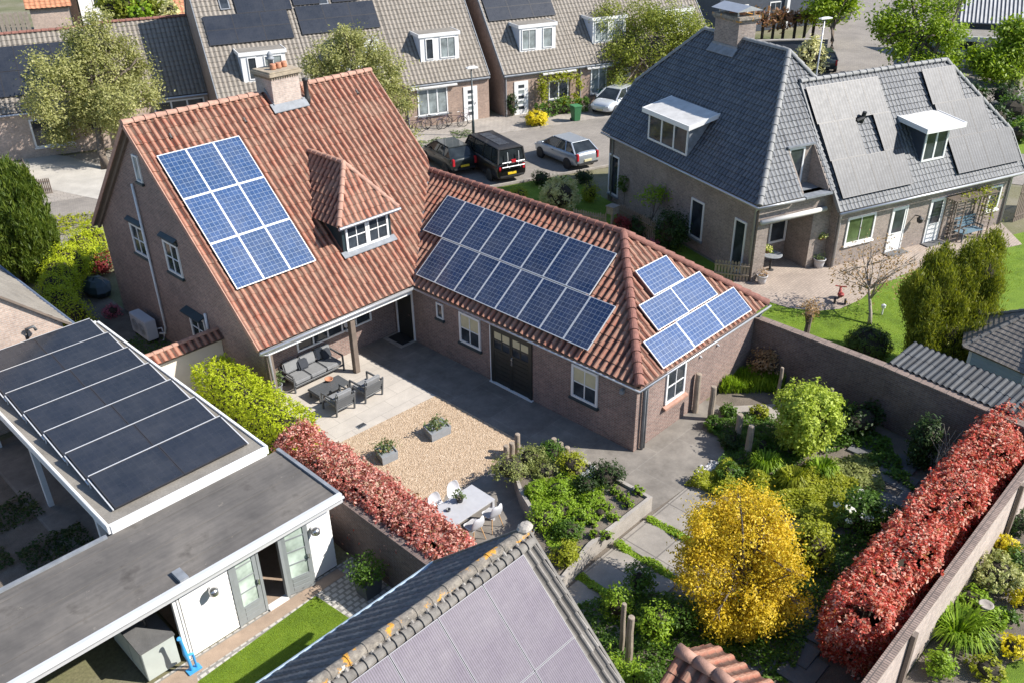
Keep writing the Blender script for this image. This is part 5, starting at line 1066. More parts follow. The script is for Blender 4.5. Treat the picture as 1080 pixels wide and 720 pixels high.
def shed_door(x, w, ang, pane, nm='door', hinge=1):
    Xd = Matrix.Translation((x,-7.21,.05)) @ Matrix.Rotation(ang,4,'Z'); mb = MB(Xd); hd = 2.08; t_ = .1
    for a,b in (((0,-.02,0),(t_,.03,hd)),((w-t_,-.02,0),(w,.03,hd)),((t_,-.02,hd-.1),(w-t_,.03,hd)),((t_,-.02,0),(w-t_,.03,.5)),): mb.box(a,b)
    for k in (.9,1.3,1.7): mb.box((t_,-.015,k),(w-t_,.02,k+.035))
    for k in (.08,.22,.36): mb.box((t_+.02,-.028,k),(w-t_-.02,-.02,k+.1))
    o = mb.build(nm, M['greydoor'], sd); MB(Xd).box((t_-.01,0,.49),(w-t_+.01,.012,hd-.09)).build('pane', M[pane], o); hx = w-.05 if hinge else .05
    mb = MB(Xd); mb.bar((hx,-.07,.95),(hx,-.07,1.12),.03); mb.bar((hx,-.02,.97),(hx,-.07,.97),.02); mb.build('handle', M['steel'], o)
shed_door(-11.70, .62, 0, 'screen'); shed_door(-10.37, .66, R(-14), 'screen')
mb = MB(); mb.box((-11.785,-7.24,.04),(-11.705,-7.12,2.2)); mb.box((-11.07,-7.24,.04),(-11.0,-7.12,2.2)); mb.box((-10.46,-7.24,.04),(-10.38,-7.12,2.2)); mb.box((-9.70,-7.24,.04),(-9.63,-7.12,2.2)); mb.box((-11.7,-7.24,2.14),(-9.7,-7.12,2.2)); mb.build('door_frame', M['greydoor'], sd)
MB().box((-11.0,-7.3,.0),(-10.46,-7.1,.05)).build('threshold', M['white'], sd)
MB().box((-12.9,-7.1,.0),(-9.1,-5.06,.03)).build('floor', M['deck'], sd)
for x in (-12.28, -9.52):
    mb = MB(); mb.lathe([(.05,0),(.05,.06)],(x,-7.225,1.68),12,Matrix.Rotation(R(90),4,'X')); mb.lathe([(.02,-.12),(.11,-.05),(.11,.07),(.04,.11)],(x,-7.42,1.68),14); mb.bar((x,-7.27,1.68),(x,-7.36,1.7),.025); mb.build('wall_lamp', M['steel'], sd, smooth=True)
mb = MB(); mb.box((-12.95,-7.5,Zs+.002),(-12.75,-7.1,Zs+.10)); mb.build('roof_block', M['lead'], sd)
cb = thing('cabinet', 'pale green-grey cabinet with a dark hob under the shed roof', 'cabinet', (-13.45,-6.8,0))
mb = MB(); mb.box((-14.05,-7.15,.05),(-13.28,-5.4,.92)); mb.build('body', M['cabinet'], cb, bevel=.012); MB().box((-14.08,-7.18,.925),(-13.26,-5.4,.96)).build('worktop', M['darkslab'], cb)
for y in (-6.8,-6.2): MB().box((-14.062,y-.22,.12),(-14.052,y+.3,.84)).build('door', M['cabinet'], cb)
mb = MB(); mb.tube([(-13.6,-6.5,.96),(-13.6,-6.5,1.25),(-13.7,-6.6,1.3)],.025,7); mb.build('tap', M['steel'], cb, smooth=True)
bo = thing('garden_ornament', 'bright blue upright ornament with a long neck standing by the shed corner', 'ornament', (-13.25,-7.55,0))
mb = MB(); x, y = -13.22, -7.55; mb.tube([(x+.0,y,.02),(x-.02,y,.35),(x-.05,y,.62),(x-.06,y,.9),(x-.08,y,1.1),(x-.15,y-.02,1.14)],[.04,.035,.055,.035,.04,.02],9); mb.tube([(x-.04,y,.55),(x+.1,y,.5),(x+.12,y,.02)],[.04,.035,.025],7); mb.ell((x-.1,y,1.14),(.055,.04,.04),10); mb.box((x-.12,y-.1,.02),(x+.2,y+.1,.06)); mb.build('body', M['blue'], bo, smooth=False, bevel=.006)
# pots under the carport
def pot(name, label, pos, r, h, mat, leaf=None, pr=.3, ph=.35, n=260, ls=.09, cat='plant pot', flowers=None, sq=False, group=None):
    t = local(name, label, cat, pos, 0, group); mb = MB()
    if sq: mb.loft([[(-r*.8,-r*.8,0),(r*.8,-r*.8,0),(r*.8,r*.8,0),(-r*.8,r*.8,0)],[(-r,-r,h),(r,-r,h),(r,r,h),(-r,r,h)],[(-r*.88,-r*.88,h),(r*.88,-r*.88,h),(r*.88,r*.88,h),(-r*.88,r*.88,h)],[(-r*.85,-r*.85,h-.05),(r*.85,-r*.85,h-.05),(r*.85,r*.85,h-.05),(-r*.85,r*.85,h-.05)]])
    else: mb.lathe([(r*.7,0),(r*.85,h*.5),(r,h*.93),(r*1.06,h*.94),(r*1.06,h),(r*.9,h),(r*.86,h-.05)],(0,0,0),20)
    mb.build('container', M[mat], t, smooth=not sq)
    MB().lathe([(r*.84,h-.06),(r*.84,h-.045)],(0,0,0),14).build('soil', M['soil'], t)
    if leaf:
        P, nr = blob_pts([(0,0,h+ph*.6,pr,pr,ph)], max(6,n//12), 12, pr*.18, .5); P = P[P[:,2] > h-.03]; leafobj('plant', P, ls, LM[leaf], t)
        if flowers: i = RNG.choice(len(P), 40); leafobj('flowers', P[i]*1.03, .07, LM[flowers], t, aspect=.9)
    return t
p = at(88,549); pot('plant_pot', 'white bucket pot with a thin plant under the carport edge', (-12.55,-3.7,0), .26, .5, 'plasticwhite', 'dark', .22, .3, 120, .08)
for i, (x, y, w, l) in enumerate((((*at(8,545)[:2],1.6,1.3)),((*at(58,577)[:2],1.7,1.1)),((*at(-20,600)[:2],1.4,1.0)))): cover('ground_cover', 'low shaded green planting in the neighbour yard '+('left of the carport','beside the carport floor','near the left frame edge')[i], [(x-w/2,y-l/2),(x+w/2,y-l/2),(x+w/2,y+l/2),(x-w/2,y+l/2)], 0, 'dark', 900, .1, .25)
# ================================================================== foreground house with lichen ridge and violet panels
fg = thing('foreground_house', 'old mossy-tiled house in the foreground with lichen-covered ridge and violet solar panels', 'house', (-14,-14,0))
xr, yr, zr, ye, ze = -8.93, -14.0, 5.3, -11.22, 2.66; yn = 2*yr-ye; xlft = -27.
p0_, du_, dv_ = slope((xlft,yn,ze),(xr,yn,ze),(xr,yr,zr)); f_ = lambda pt: uvof(p0_, du_, dv_, pt)
tileroof('roof', M['oldtile'], fg, p0_, du_, dv_, [f_((xlft,yn,ze)),f_((xr,yn,ze)),f_((xr,yr,zr)),f_((xlft,yr,zr))], .165, .36, .07, .03, 'pan')
pb_, dub, dvb = slope((xr,ye,ze),(xlft,ye,ze),(xr,yr,zr)); fb_ = lambda pt: uvof(pb_, dub, dvb, pt)
tileroof('roof', M['blueslate'], fg, pb_, dub, dvb, [fb_((xr,ye,ze)),fb_((xlft,ye,ze)),fb_((xlft,yr,zr)),fb_((xr,yr,zr))], .3, .3, .03, .03, 'low')
mb = MB(); ridgecaps(mb, (xlft,yr,zr+.03), (xr+.02,yr,zr+.03), .105, .34, 1.07); mb.build('ridge_tiles', M['lichen'], fg)
mb = MB(); ridgecaps(mb, (xlft,yr-.17,zr-.09), (xr-.03,yr-.17,zr-.09), .085, .19, 1.35); mb.build('ridge_filler', M['oldtile_r'], fg)
mb = MB(); [mb.bar((xr+.01,yn,ze+.02),(xr+.01,yr,zr+.03),.05,.14), mb.bar((xr+.01,ye,ze+.02),(xr+.01,yr,zr+.03),.05,.14)]; mb.build('verge', M['oldtile_r'], fg)
mb = MB(); mb.ell((xr-.05,yr,zr+.13),(.16,.14,.08),12,.1); mb.build('ridge_mortar', M['concrete'], fg)
mb = MB(); mb.tube([(xlft,ye+.07,ze-.03),(xr+.05,ye+.07,ze-.03)],.06,8); mb.build('gutter', M['bluegrey'], fg)
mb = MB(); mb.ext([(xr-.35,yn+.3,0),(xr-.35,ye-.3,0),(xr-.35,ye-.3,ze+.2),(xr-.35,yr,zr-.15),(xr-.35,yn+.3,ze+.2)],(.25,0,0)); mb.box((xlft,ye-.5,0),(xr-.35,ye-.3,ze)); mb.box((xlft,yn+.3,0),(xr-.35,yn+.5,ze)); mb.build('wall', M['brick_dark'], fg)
nv = dv_; nfg = du_.cross(dv_).normalized(); sF = (zr-ze)/(yr-yn)
for i in range(7): panel(fg, 'pv_violet', Vector((-10.37-i*1.03, -15.42, zr+sF*(-15.42-yr)))+nfg*.12, (1,0,0), nv, 1.015, 1.68, 'steelframe', .05, fw=.012)
for i in range(7): panel(fg, 'pv_violet', Vector((-10.37-i*1.03, -16.615, zr+sF*(-16.615-yr)))+nfg*.12, (1,0,0), nv, 1.015, 1.64, 'steelframe', .05, fw=.012)
MB().bar((xlft,-15.447,zr+sF*(-15.447-yr)+.185),(xr-.43,-15.447,zr+sF*(-15.447-yr)+.185),.10,.02,up=nfg).build('panel_rail', M['concrete'], fg)
# neighbour gable at the left edge, behind the carport
nb = thing('gabled_house', 'pale brick gable with a grey roof behind the carport at the left edge', 'house', (-13,9,0))
x1, y0 = -10.1, 5.55; apx, apz = -14.2, 3.05+4.1*.95
mb = MB(); mb.ext([(x1,y0,0),(x1,y0,3.0),(apx,y0,apz),(2*apx-x1,y0,3.0),(2*apx-x1,y0,0)],(0,.25,0)); mb.box((x1-.25,y0+.25,0),(x1,16,2.95)); mb.build('wall', M['brick_pink'], nb)
p0_, du_, dv_ = slope((x1+.25,y0-.12,2.9),(x1+.25,16,2.9),(apx,y0-.12,apz+.1)); w_ = (Vector((apx,0,apz+.1))-Vector((x1+.25,0,2.9))).length
tileroof('roof', M['gravelroof'], nb, p0_, du_, dv_, [(0,0),(16.1-y0,0),(16.1-y0,w_),(0,w_)], .3, .35, .012, .012, 'low')
p0_, du_, dv_ = slope((2*apx-x1-.25,16,2.9),(2*apx-x1-.25,y0-.12,2.9),(apx,y0-.12,apz+.1)); tileroof('roof', M['gravelroof'], nb, p0_, du_, dv_, [(0,0),(16.1-y0,0),(16.1-y0,w_),(0,w_)], .3, .35, .012, .012, 'low')
mb = MB(); mb.tube([(x1+.3,y0-.1,2.88),(x1+.3,16,2.88)],.06,8); mb.build('gutter', M['blueslate_r'], nb); mb = MB(); mb.tube([(-11.2,y0-.02,2.9),(-11.2,y0-.12,3.25),(-11.0,y0-.2,3.3),(-10.95,y0-.2,3.15)],.05,8); mb.build('vent_pipe', M['alu_dark'], nb, smooth=True)
# small red tiled shed at the bottom edge
rs = thing('tiled_shed', 'small shed with glossy red-brown pantiles at the bottom edge near the yellow maple', 'shed', (-6.6,-17.3,0))
r0_, r1_ = at(716,686,2.3), at(790,733,2.3); xs, ys0, ys1 = r0_[0], r0_[1], r0_[1]-3.0
for sg in (1,-1):
    a, b = ((xs-1.25,ys1,1.45),(xs-1.25,ys0,1.45)); e_ = [(xs+sg*1.25,ys0,1.45),(xs+sg*1.25,ys1,1.45)]; e_ = e_ if sg < 0 else e_[::-1]
    if sg < 0: e_ = [(xs-1.25,ys0,1.45),(xs-1.25,ys1,1.45)]
    else: e_ = [(xs+1.25,ys1,1.45),(xs+1.25,ys0,1.45)]
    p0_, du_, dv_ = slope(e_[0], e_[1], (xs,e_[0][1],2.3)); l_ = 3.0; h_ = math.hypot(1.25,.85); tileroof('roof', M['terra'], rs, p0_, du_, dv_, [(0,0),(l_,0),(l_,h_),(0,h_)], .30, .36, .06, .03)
mb = MB(); ridgecaps(mb, (xs,ys0+.03,2.34),(xs,ys1,2.34),.13,.42); mb.build('ridge_tiles', M['ridge'], rs, smooth=True)
mb = MB(); mb.ext([(xs-1.05,ys0-.15,0),(xs+1.05,ys0-.15,0),(xs+1.05,ys0-.15,1.5),(xs,ys0-.15,2.15),(xs-1.05,ys0-.15,1.5)],(0,-.1,0)); mb.box((xs-1.05,ys1,0),(xs-.95,ys0-.25,1.5)); mb.box((xs+.95,ys1,0),(xs+1.05,ys0-.25,1.5)); mb.build('wall', M['brownpost'], rs)
# lean-to and gazebo beyond the garden wall
lt = thing('lean_to', 'grey corrugated lean-to roof against the far side of the garden wall', 'shed', (7.6,-16.1,0))
p0_, du_, dv_ = slope((7.0,-14.45,2.08),(6.5,-18.3,2.08),(8.3,-14.6,2.3)); du_ = -du_ if du_.cross(dv_).z < 0 else du_
p0_ = Vector((6.62,-18.3,2.08)) if du_.y > 0 else p0_
tileroof('roof', M['corr'], lt, p0_, du_, dv_, [(0,0),(3.85,0),(3.85,1.4),(0,1.4)], .19, .7, .05, .012, 'pan')
mb = MB(); [mb.box((x,y,0),(x+.1,y+.1,2.05)) for x in (8.0,) for y in (-14.8,-16.4,-18)]; mb.build('post', M['grey_wood'], lt)
gz = thing('gazebo', 'blue-grey gazebo with a tiled pyramid roof and ball finial at the right edge', 'gazebo', (11.0,-17.2,0))
gcx, gcy, gz0, gz1 = 11.3, -17.15, 2.0, 3.25; k = 6; rg = 2.15
ring = lambda r_, z, o=0: [(gcx+r_*math.cos(math.pi*2*i/k+.3+o), gcy+r_*math.sin(math.pi*2*i/k+.3+o), z) for i in range(k)]
ev = ring(rg,gz0)
for i in range(k): a, b = ev[i], ev[(i+1)%k]; p0_, du_, dv_ = slope(a,b,(gcx,gcy,gz1)); tileroof('roof', M['shingle'], gz, p0_, du_, dv_, [uvof(p0_,du_,dv_,x) for x in (a,b,(gcx,gcy,gz1))], .2, .16, .006, .015, 'low')
mb = MB(); [ridgecaps(mb, Vector(a)+Vector((0,0,.04)), (gcx,gcy,gz1+.04), .06, .3) for a in ev]; mb.build('hip_tiles', M['oldtile_r'], gz)
mb = MB(); mb.lathe([(.2,gz1-.06),(.12,gz1+.06),(.05,gz1+.1),(.05,gz1+.16),(.09,gz1+.19),(.12,gz1+.27),(.09,gz1+.36),(.02,gz1+.39)],(gcx,gcy,0),14); mb.build('finial', M['steel'], gz, smooth=True)
wv = ring(rg-.35,0); mb = MB()
for i in range(k): a, b = Vector(wv[i]), Vector(wv[(i+1)%k]); [mb.bar(a+Vector((0,0,z)),b+Vector((0,0,z)),.04,.145) for z in [.1+.15*j for j in range(13)]]
mb.build('wall', M['bluegrey'], gz); mb = MB(); [mb.bar(a,(a[0],a[1],2.0),.1) for a in wv]; mb.build('post', M['white'], gz)
# ================================================================== raised bed
bd_ = thing('raised_bed', 'L-shaped raised concrete planting bed in the middle of the courtyard garden', 'planting bed', (-3.6,-10.2,0))
outer = [(-1.6,-11.86),(-4.28,-11.86),(-5.7,-12.1),(-6.3,-11.2),P2(566,548,.5),P2(548,518,.5),(-3.35,-8.15),(-2.5,-7.7),(-1.8,-8.6),(-1.55,-9.3)]
inn = []; n_ = len(outer); cx_, cy_ = sum(p[0] for p in outer)/n_, sum(p[1] for p in outer)/n_
for p in outer: v = Vector((cx_-p[0], cy_-p[1])); inn.append((p[0]+v.normalized()[0]*.14, p[1]+v.normalized()[1]*.14))
mb = MB()
for i in range(n_):
    j = (i+1) % n_; a, b, c, d = outer[i], outer[j], inn[j], inn[i]
    mb.add([(*a,0),(*b,0),(*c,0),(*d,0),(*a,.5),(*b,.5),(*c,.5),(*d,.5)],[(0,3,2,1),(4,5,6,7),(0,1,5,4),(2,3,7,6)])
mb.build('edging', M['concrete'], bd_); MB().prism(inn, .02, .42).build('soil', M['soil'], bd_)
# ================================================================== log posts
def logpost(label, px, py, h, r=.09, group='upright log posts', lean=0.):
    p = at(px, py); t = local('log_post', label, 'post', p, random.uniform(0,6), group); mb = MB()
    mb.tube([(0,0,0),(.01,0,h*.35),(-.01,.01,h*.7),(lean,0,h)],[r*1.05,r,r*.98,r*.93],10); mb.build('log', M['post_wood'], t, smooth=False); MB().lathe([(r*.93,h),(r*.8,h+.02),(.01,h+.025)],(lean,0,0),10).build('end_grain', M['post_wood'], t)
for lb, px, py, h in (('tall log post left of the pair, touching the wing gable',733,434,1.45),('log post standing between window and daylilies at the wing gable',749,442,1.25),('log post nearer the garden, third from the gable',777,465,1.0),('front log post beside the white pebbles, fourth from the gable',788,482,1.15),
    ('tallest log of the left trio beside the gravel',546,478,.72),('middle log of the left trio beside the gravel',540,481,.50),('front log of the left trio beside the gravel',534,484,.5),('tallest log of the right cluster behind the raised bed',584,481,.66),('thin log of the right cluster behind the raised bed',591,484,.6),('thick log of the right cluster behind the raised bed',598,487,.55),('shortest log of the right cluster behind the raised bed',604,487,.4)): logpost(lb, px, py, h, .1 if px > 700 else .09)
logpost('thin bare log rising beside the foreground roof verge', 655, 688, 1.55, .06); logpost('thick bare log beside the climbing plant near the foreground roof', 662, 704, 1.6, .085)
logpost('short log behind the green ball shrub', 820, 420, 1.2, .06); logpost('short grey log right of the green ball shrub', 872, 440, 1.1, .06)
# fences
def picket(label, p, q, h, n, mat='grey_wood', frame=None):
    t = thing('picket_fence', label, 'fence', ((p[0]+q[0])/2,(p[1]+q[1])/2,0)); p = Vector((*p,0)); q = Vector((*q,0)); d = (q-p); L_ = d.length; d.normalize(); mb = MB()
    for i in range(n):
        c = p+d*(L_*(i+.5)/n); w = L_/n*.36; hh = h*random.uniform(.95,1.03); mb.ext([c-d*w,c+d*w,c+d*w+Vector((0,0,hh-.08)),c+Vector((0,0,hh)),c-d*w+Vector((0,0,hh-.08))], Vector((-d.y,d.x,0))*.02)
    mb.build('pickets', M[mat], t); mb = MB(); off = Vector((d.y,-d.x,0))*.03
    for z in (.3,h*.78): mb.bar(p+off+Vector((0,0,z)),q+off+Vector((0,0,z)),.03,.07)
    mb.build('rail', M[mat], t); return t
picket('grey curved-top picket fence behind the wing roof beside the front garden', tuple(at(604,221,1.)[:2]), tuple(at(640,226,1.)[:2]), 1.05, 14, 'post_wood')
picket('low pale picket fence between the wing corner and the villa wall', P2(752,294), P2(789,298), .9, 11, 'post_wood')
picket('tall dark board fence in shade along the villa front garden', P2(650,240), P2(690,262), 1.3, 22, 'brownpost')
picket('small brown gate fence beside the pale yard at far left', P2(38,206), P2(56,204), .9, 9, 'brownpost')
picket('thin dark fence bordering the pale front yard at far left', P2(26,180), P2(38,203), .9, 12, 'brownpost')
picket('dark board fence at the far right edge beyond the villa', tuple((E1*29.9+E2*-1.9)[:2]), tuple((E1*33.5+E2*-1.4)[:2]), 1.9, 22, 'brownpost')
bxp = at(646,222,1.3); bx = local('bird_box', 'square weathered wooden box on a fence post by the villa front garden', 'bird box', (bxp[0],bxp[1],0)); mb = MB(); mb.box((-.05,-.05,0),(.05,.05,1.15)); mb.build('post', M['grey_wood'], bx); mb = MB(); mb.box((-.22,-.2,1.151),(.22,.2,1.5)); mb.box((-.26,-.24,1.502),(.26,.24,1.54)); mb.build('box', M['grey_wood'], bx, bevel=.01)
# ================================================================== vehicles
def car(name, label, pos, rotz, Lc, W, prof, gh, paint, plate='plate_yellow', group='cars parked in the street', cat='car', wx=(1.32,-1.3), wr=.31, van=False):
    t = local(name, label, cat, pos, rotz, None); hwid = W/2
    rings = []
    for x, zb, zt, k in prof:
        w = hwid*k; rings.append([(x,-w*.86,zb),(x,-w,zb+.14),(x,-w*1.0,zb+(zt-zb)*.62),(x,-w*.94,zt-.03),(x,-w*.6,zt+.015),(x,w*.6,zt+.015),(x,w*.94,zt-.03),(x,w,zb+(zt-zb)*.62),(x,w,zb+.14),(x,w*.86,zb)])
    body = MB().loft(rings).build('body', M[paint], t, smooth=True, sub=1)
    (xf0, xf1, xr1, xr0, z0, z1, wt) = gh; wb = hwid*.92
    R_ = lambda x, z, w: [(x,-w,z),(x,w,z)]
    mb = MB(); vs = [(xf0,-wb,z0),(xf0,wb,z0),(xf1,wt,z1),(xf1,-wt,z1),(xr0,-wb,z0),(xr0,wb,z0),(xr1,wt,z1),(xr1,-wt,z1)]
    mb.add(vs, [(0,1,2,3),(5,4,7,6),(0,3,7,4),(1,5,6,2),(3,2,6,7),(0,4,5,1)]); mb.build('windows', M['carglass'], t, bevel=.05, seg=3)
    mb = MB(); mb.ext([(xf1+.06,-wt-.01,z1-.03),(xf1+.06,wt+.01,z1-.03),(xr1-.05,wt+.01,z1-.03),(xr1-.05,-wt-.01,z1-.03)],(0,0,.06)); mb.build('roof', M[paint], t, bevel=.03, seg=3)
    mb = MB(); s_ = .012
    for sg in (-1,1):
        for a, b in (((xf0,sg*wb,z0),(xf1,sg*wt,z1)),((xr0,sg*wb,z0),(xr1,sg*wt,z1))): mb.bar(a,b,.075,.06)
        for f in ((.42,.72) if not van else (.22,.55,.8)):
            xb = xf0+(xr0-xf0)*f; xt = xf1+(xr1-xf1)*f; mb.bar((xb,sg*(wb+.004),z0),(xt,sg*(wt+.004),z1),.06,.025)
    mb.build('pillar', M[paint] if not van else M['blackplastic'], t)
    for sx in wx:
        for sg in (-1,1):
            MB().lathe([(wr*1.16,-.015),(wr*1.16,.012)],(sx,sg*(hwid-.012),wr),22,Matrix.Rotation(R(90),4,'X')).build('wheel_arch', M['blackplastic'], t)
            mb = MB(); mb.lathe([(wr*.62,-.1),(wr*.93,-.1),(wr,-.06),(wr,.06),(wr*.93,.1),(wr*.62,.1)],(sx,sg*(hwid-.075),wr),22,Matrix.Rotation(R(90),4,'X')); wh = mb.build('wheel', M['blackplastic'], t, smooth=True)
            mb = MB(); mb.lathe([(wr*.64,-.06),(wr*.64,.06)],(sx,sg*(hwid-.07),wr),18,Matrix.Rotation(R(90),4,'X'))
            for k in range(5): a = k*math.pi*2/5; mb.bar((sx,sg*(hwid-.002),wr),(sx+math.cos(a)*wr*.6,sg*(hwid-.002),wr+math.sin(a)*wr*.6),.05,.02,up=(0,1,0))
            mb.build('rim', M['steel'], wh)
    xe = prof[-1][0]; xb = prof[0][0]; zt = prof[-2][2]
    for sg in (-1,1):
        mb = MB(); mb.box((xe-.02,sg*hwid*.80-.07,zt-.42),(xe+.16,sg*hwid*.80+.07,zt-.02 if not van else zt-.12)); mb.build('tail_light', M['redlens'], t, bevel=.02)
        mb = MB(); mb.box((xb-.16,sg*hwid*.66-.14,.56),(xb-.0,sg*hwid*.66+.14,.70)); mb.build('headlight', M['lens'], t, bevel=.03)
        mb = MB(); mb.ell((xf0-.28,sg*(hwid+.08),z0+.06),(.07,.1,.075),10); mb.build('wing_mirror', M[paint], t, smooth=True)
        MB().box((.0,sg*(hwid+.001)-.01,z0-.2),(.16,sg*(hwid+.001)+.01,z0-.17)).build('door_handle', M['blackplastic'], t)
    MB().box((xe-.035,-.26,.52),(xe+.06,.26,.64)).build('number_plate', M[plate], t); MB().box((xe-.05,-hwid*.82,.36),(xe+.15,hwid*.82,.47)).build('bumper', M['blackplastic'], t, bevel=.03)
    MB().box((xb-.06,-.26,.36),(xb+.02,.26,.47)).build('number_plate', M[plate], t)
    return t
GH = None
HATCH = [(2.13,.34,.66,.74),(2.0,.24,.82,.9),(1.6,.2,.92,.98),(1.05,.19,.99,1.),(0,.19,1.01,1.),(-1.2,.19,1.04,1.),(-1.8,.22,1.06,.98),(-2.05,.26,1.03,.93),(-2.13,.36,.85,.86)]
GH = (1.25,.35,-1.35,-1.98,.98,1.48,.60)
VAN = [(2.42,.38,.75,.78),(2.36,.26,.92,.9),(2.0,.22,1.05,.97),(1.5,.2,1.14,1.),(0,.2,1.16,1.),(-1.5,.2,1.16,1.),(-2.3,.22,1.16,.99),(-2.42,.28,1.15,.96),(-2.45,.36,1.1,.95)]
GV = (1.72,1.15,-2.32,-2.43,1.14,1.92,.74)
def carpos(p_rear_l, p_rear_r, back): pass
def sw(a, b, z=0): return E1*a+E2*b+np.array([0,0,z])
hd = AS+R(90)                                              # heading away along the parking bays
QZ = lambda a, b: sa(430+a/5.143, 110+b/5.143)
car('parked_car', 'dark green-black saloon parked left of the black van, its boot above the wing ridge', sw(9.15,19.2), hd+R(4), 4.2, 1.72, HATCH, GH, 'paint_dark')
v_ = car('parked_van', 'black van with a white bicycle carrier on its tail door and yellow plate', sw(10.95,17.15), hd+R(3), 4.9, 1.84, VAN, GV, 'paint_black', van=True, cat='van', wx=(1.5,-1.45), wr=.33)
mb = MB()
for y in (-.38,.3): mb.tube([(-2.5,y,.95),(-2.56,y,1.4),(-2.52,y,1.78)],.022,6)
for z in (1.0,1.25): mb.tube([(-2.62,-.7,z),(-2.62,.68,z)],.028,6)
for y in (-.38,.3): mb.tube([(-2.5,y,1.0),(-2.75,y,.98)],.022,6); mb.tube([(-2.5,y,1.25),(-2.75,y,1.23)],.022,6)
mb.build('bicycle_carrier', M['alu'], v_); MB().box((-2.66,-.15,1.22),(-2.58,.12,1.38)).build('carrier_board', M['redlens'], v_)
mb = MB(); [mb.box((-1.6+i*.62,-.32,1.955),(-1.05+i*.62,.32,1.975)) for i in range(4)]; mb.build('roof_panel', M['pv_grey'], v_)
car('parked_car', 'silver-blue hatchback parked at an angle in the sunny street', sw(15.55,16.75), hd+R(8), 4.25, 1.76, HATCH, GH, 'paint_silver', plate='plate_pale')
car('parked_car', 'pale silver car facing the camera beside the green tarpaulin', sw(24.2,25.15), AS+R(180+27), 4.2, 1.74, HATCH, GH, 'paint_white', plate='plate_pale')
car('parked_car', 'dark estate car with red tail lights on the far side street beyond the villa ridge', sw(45.6,27.9), AS+R(55), 4.3, 1.8, HATCH, GH, 'paint_dark', plate='plate_pale')
# bicycles
bk = local('bicycle', 'x', 'bicycle', (0,0,0), 0, 'bicycles parked against the terraced house')
for x in (-.52,.54):
    pts = [(x+.33*math.cos(i*math.pi/8),0,.34+.33*math.sin(i*math.pi/8)) for i in range(17)]; w = MB().tube(pts,.022,6).build('wheel', M['blackplastic'], bk)
    mb = MB(); [mb.bar((x,0,.34),(x+.32*math.cos(a),0,.34+.32*math.sin(a)),.006) for a in np.arange(0,6.28,.52)]; mb.build('spokes', M['steel'], w)
mb = MB(); mb.tube([(-.52,0,.34),(-.12,0,.32),(-.24,0,.82)],.018,6); mb.tube([(-.12,0,.32),(.38,0,.72)],.018,6); mb.tube([(-.22,0,.72),(.38,0,.74)],.016,6); mb.tube([(.54,0,.34),(.36,0,.95)],.016,6); mb.tube([(-.52,0,.34),(-.22,0,.72)],.012,6); mb.box((-.8,-.06,.70),(-.38,.06,.715)); mb.build('frame', M['bikeframe'], bk)
mb = MB(); mb.ell((-.26,0,.88),(.13,.07,.04),8); mb.build('saddle', M['blackplastic'], bk); mb = MB(); mb.tube([(.22,-.27,1.02),(.33,-.18,1.04),(.36,0,.98),(.33,.18,1.04),(.22,.27,1.02)],.015,6); mb.build('handlebar', M['steel'], bk)
BL = ['leftmost bicycle of the row under the terraced house window','second bicycle from the left in the row under the window','third bicycle from the left in the row under the window','fourth bicycle from the left in the row under the window','fifth bicycle from the left, tight against the window wall','rightmost bicycle of the row, nearest the white door']
for i in range(6):
    a, b = 9.75+i*.72, 26.75-.05*i; ps = sw(a, b); rz = AS+R(62+random.uniform(-14,14))*(1 if i % 2 else -1)*.45
    if i == 0: bk.location = Vector(ps); bk.rotation_euler = (0,0,rz); bk['label'] = BL[0]
    else: dup(bk, ps, rz, BL[i])
# street lamps, bin
def lamp(label, p, h, mat, hx=.5, ang=0):
    t = local('street_lamp', label, 'street lamp', p, ang, 'street lamps'); mb = MB(); mb.lathe([(.09,0),(.09,.9),(.06,1.0),(.045,h)],(0,0,0),10); mb.build('pole', M[mat], t, smooth=True)
    mb = MB(); mb.box((-hx*.55,-.16,h-.02),(hx*.75,.16,h+.05)); mb.ell((.05,0,h+.05),(hx*.6,.15,.07),10); mb.build('lamp_head', M['white'], t); MB().box((-hx*.4,-.12,h-.045),(hx*.6,.12,h-.021)).build('lamp_glass', M['lens'], t)
lamp('thin dark green street lamp before the bicycles and white door', at(499.5,143.5), 4.25, 'green_trim', .55, AS)
lamp('grey-green street lamp standing by the dark car beyond the villa', at(859,92), 4.9, 'zinc', .8, AS)
p = sa(607,128); bn_ = thing('wheelie_bin', 'green wheelie bin standing in front of the vine hedge', 'bin', p, FRS); a, b = p[0], p[1]
mb = MB(); mb.loft([[(a-.22,b-.24,.06),(a+.22,b-.24,.06),(a+.22,b+.2,.06),(a-.22,b+.2,.06)],[(a-.29,b-.33,1.0),(a+.29,b-.33,1.0),(a+.29,b+.33,1.0),(a-.29,b+.33,1.0)]]); mb.build('body', M['bin_green'], bn_, FRS, bevel=.02)
mb = MB(); mb.box((a-.31,b-.36,1.005),(a+.31,b+.36,1.07)); mb.tube([(a-.26,b+.4,1.02),(a+.26,b+.4,1.02)],.02,6); mb.build('lid', M['bin_green2'], bn_, FRS, bevel=.02)
for x in (-.24,.2): MB().lathe([(.1,0),(.1,.05)],(a+x,b+.25,.1),12,Matrix.Rotation(R(90),4,'Y')).build('wheel', M['blackplastic'], bn_)
p = at(636,107); tp = local('covered_bicycle', 'bulky object under a crumpled green tarpaulin beside the pale silver car', 'tarpaulin', p, AS+R(20)); mb = MB(); mb.ell((0,0,.42),(.85,.5,.62),14,.12); mb.v = [(x,y,max(z,0.01)) for x,y,z in mb.v]; mb.build('tarpaulin', M['green_tarp'], tp)
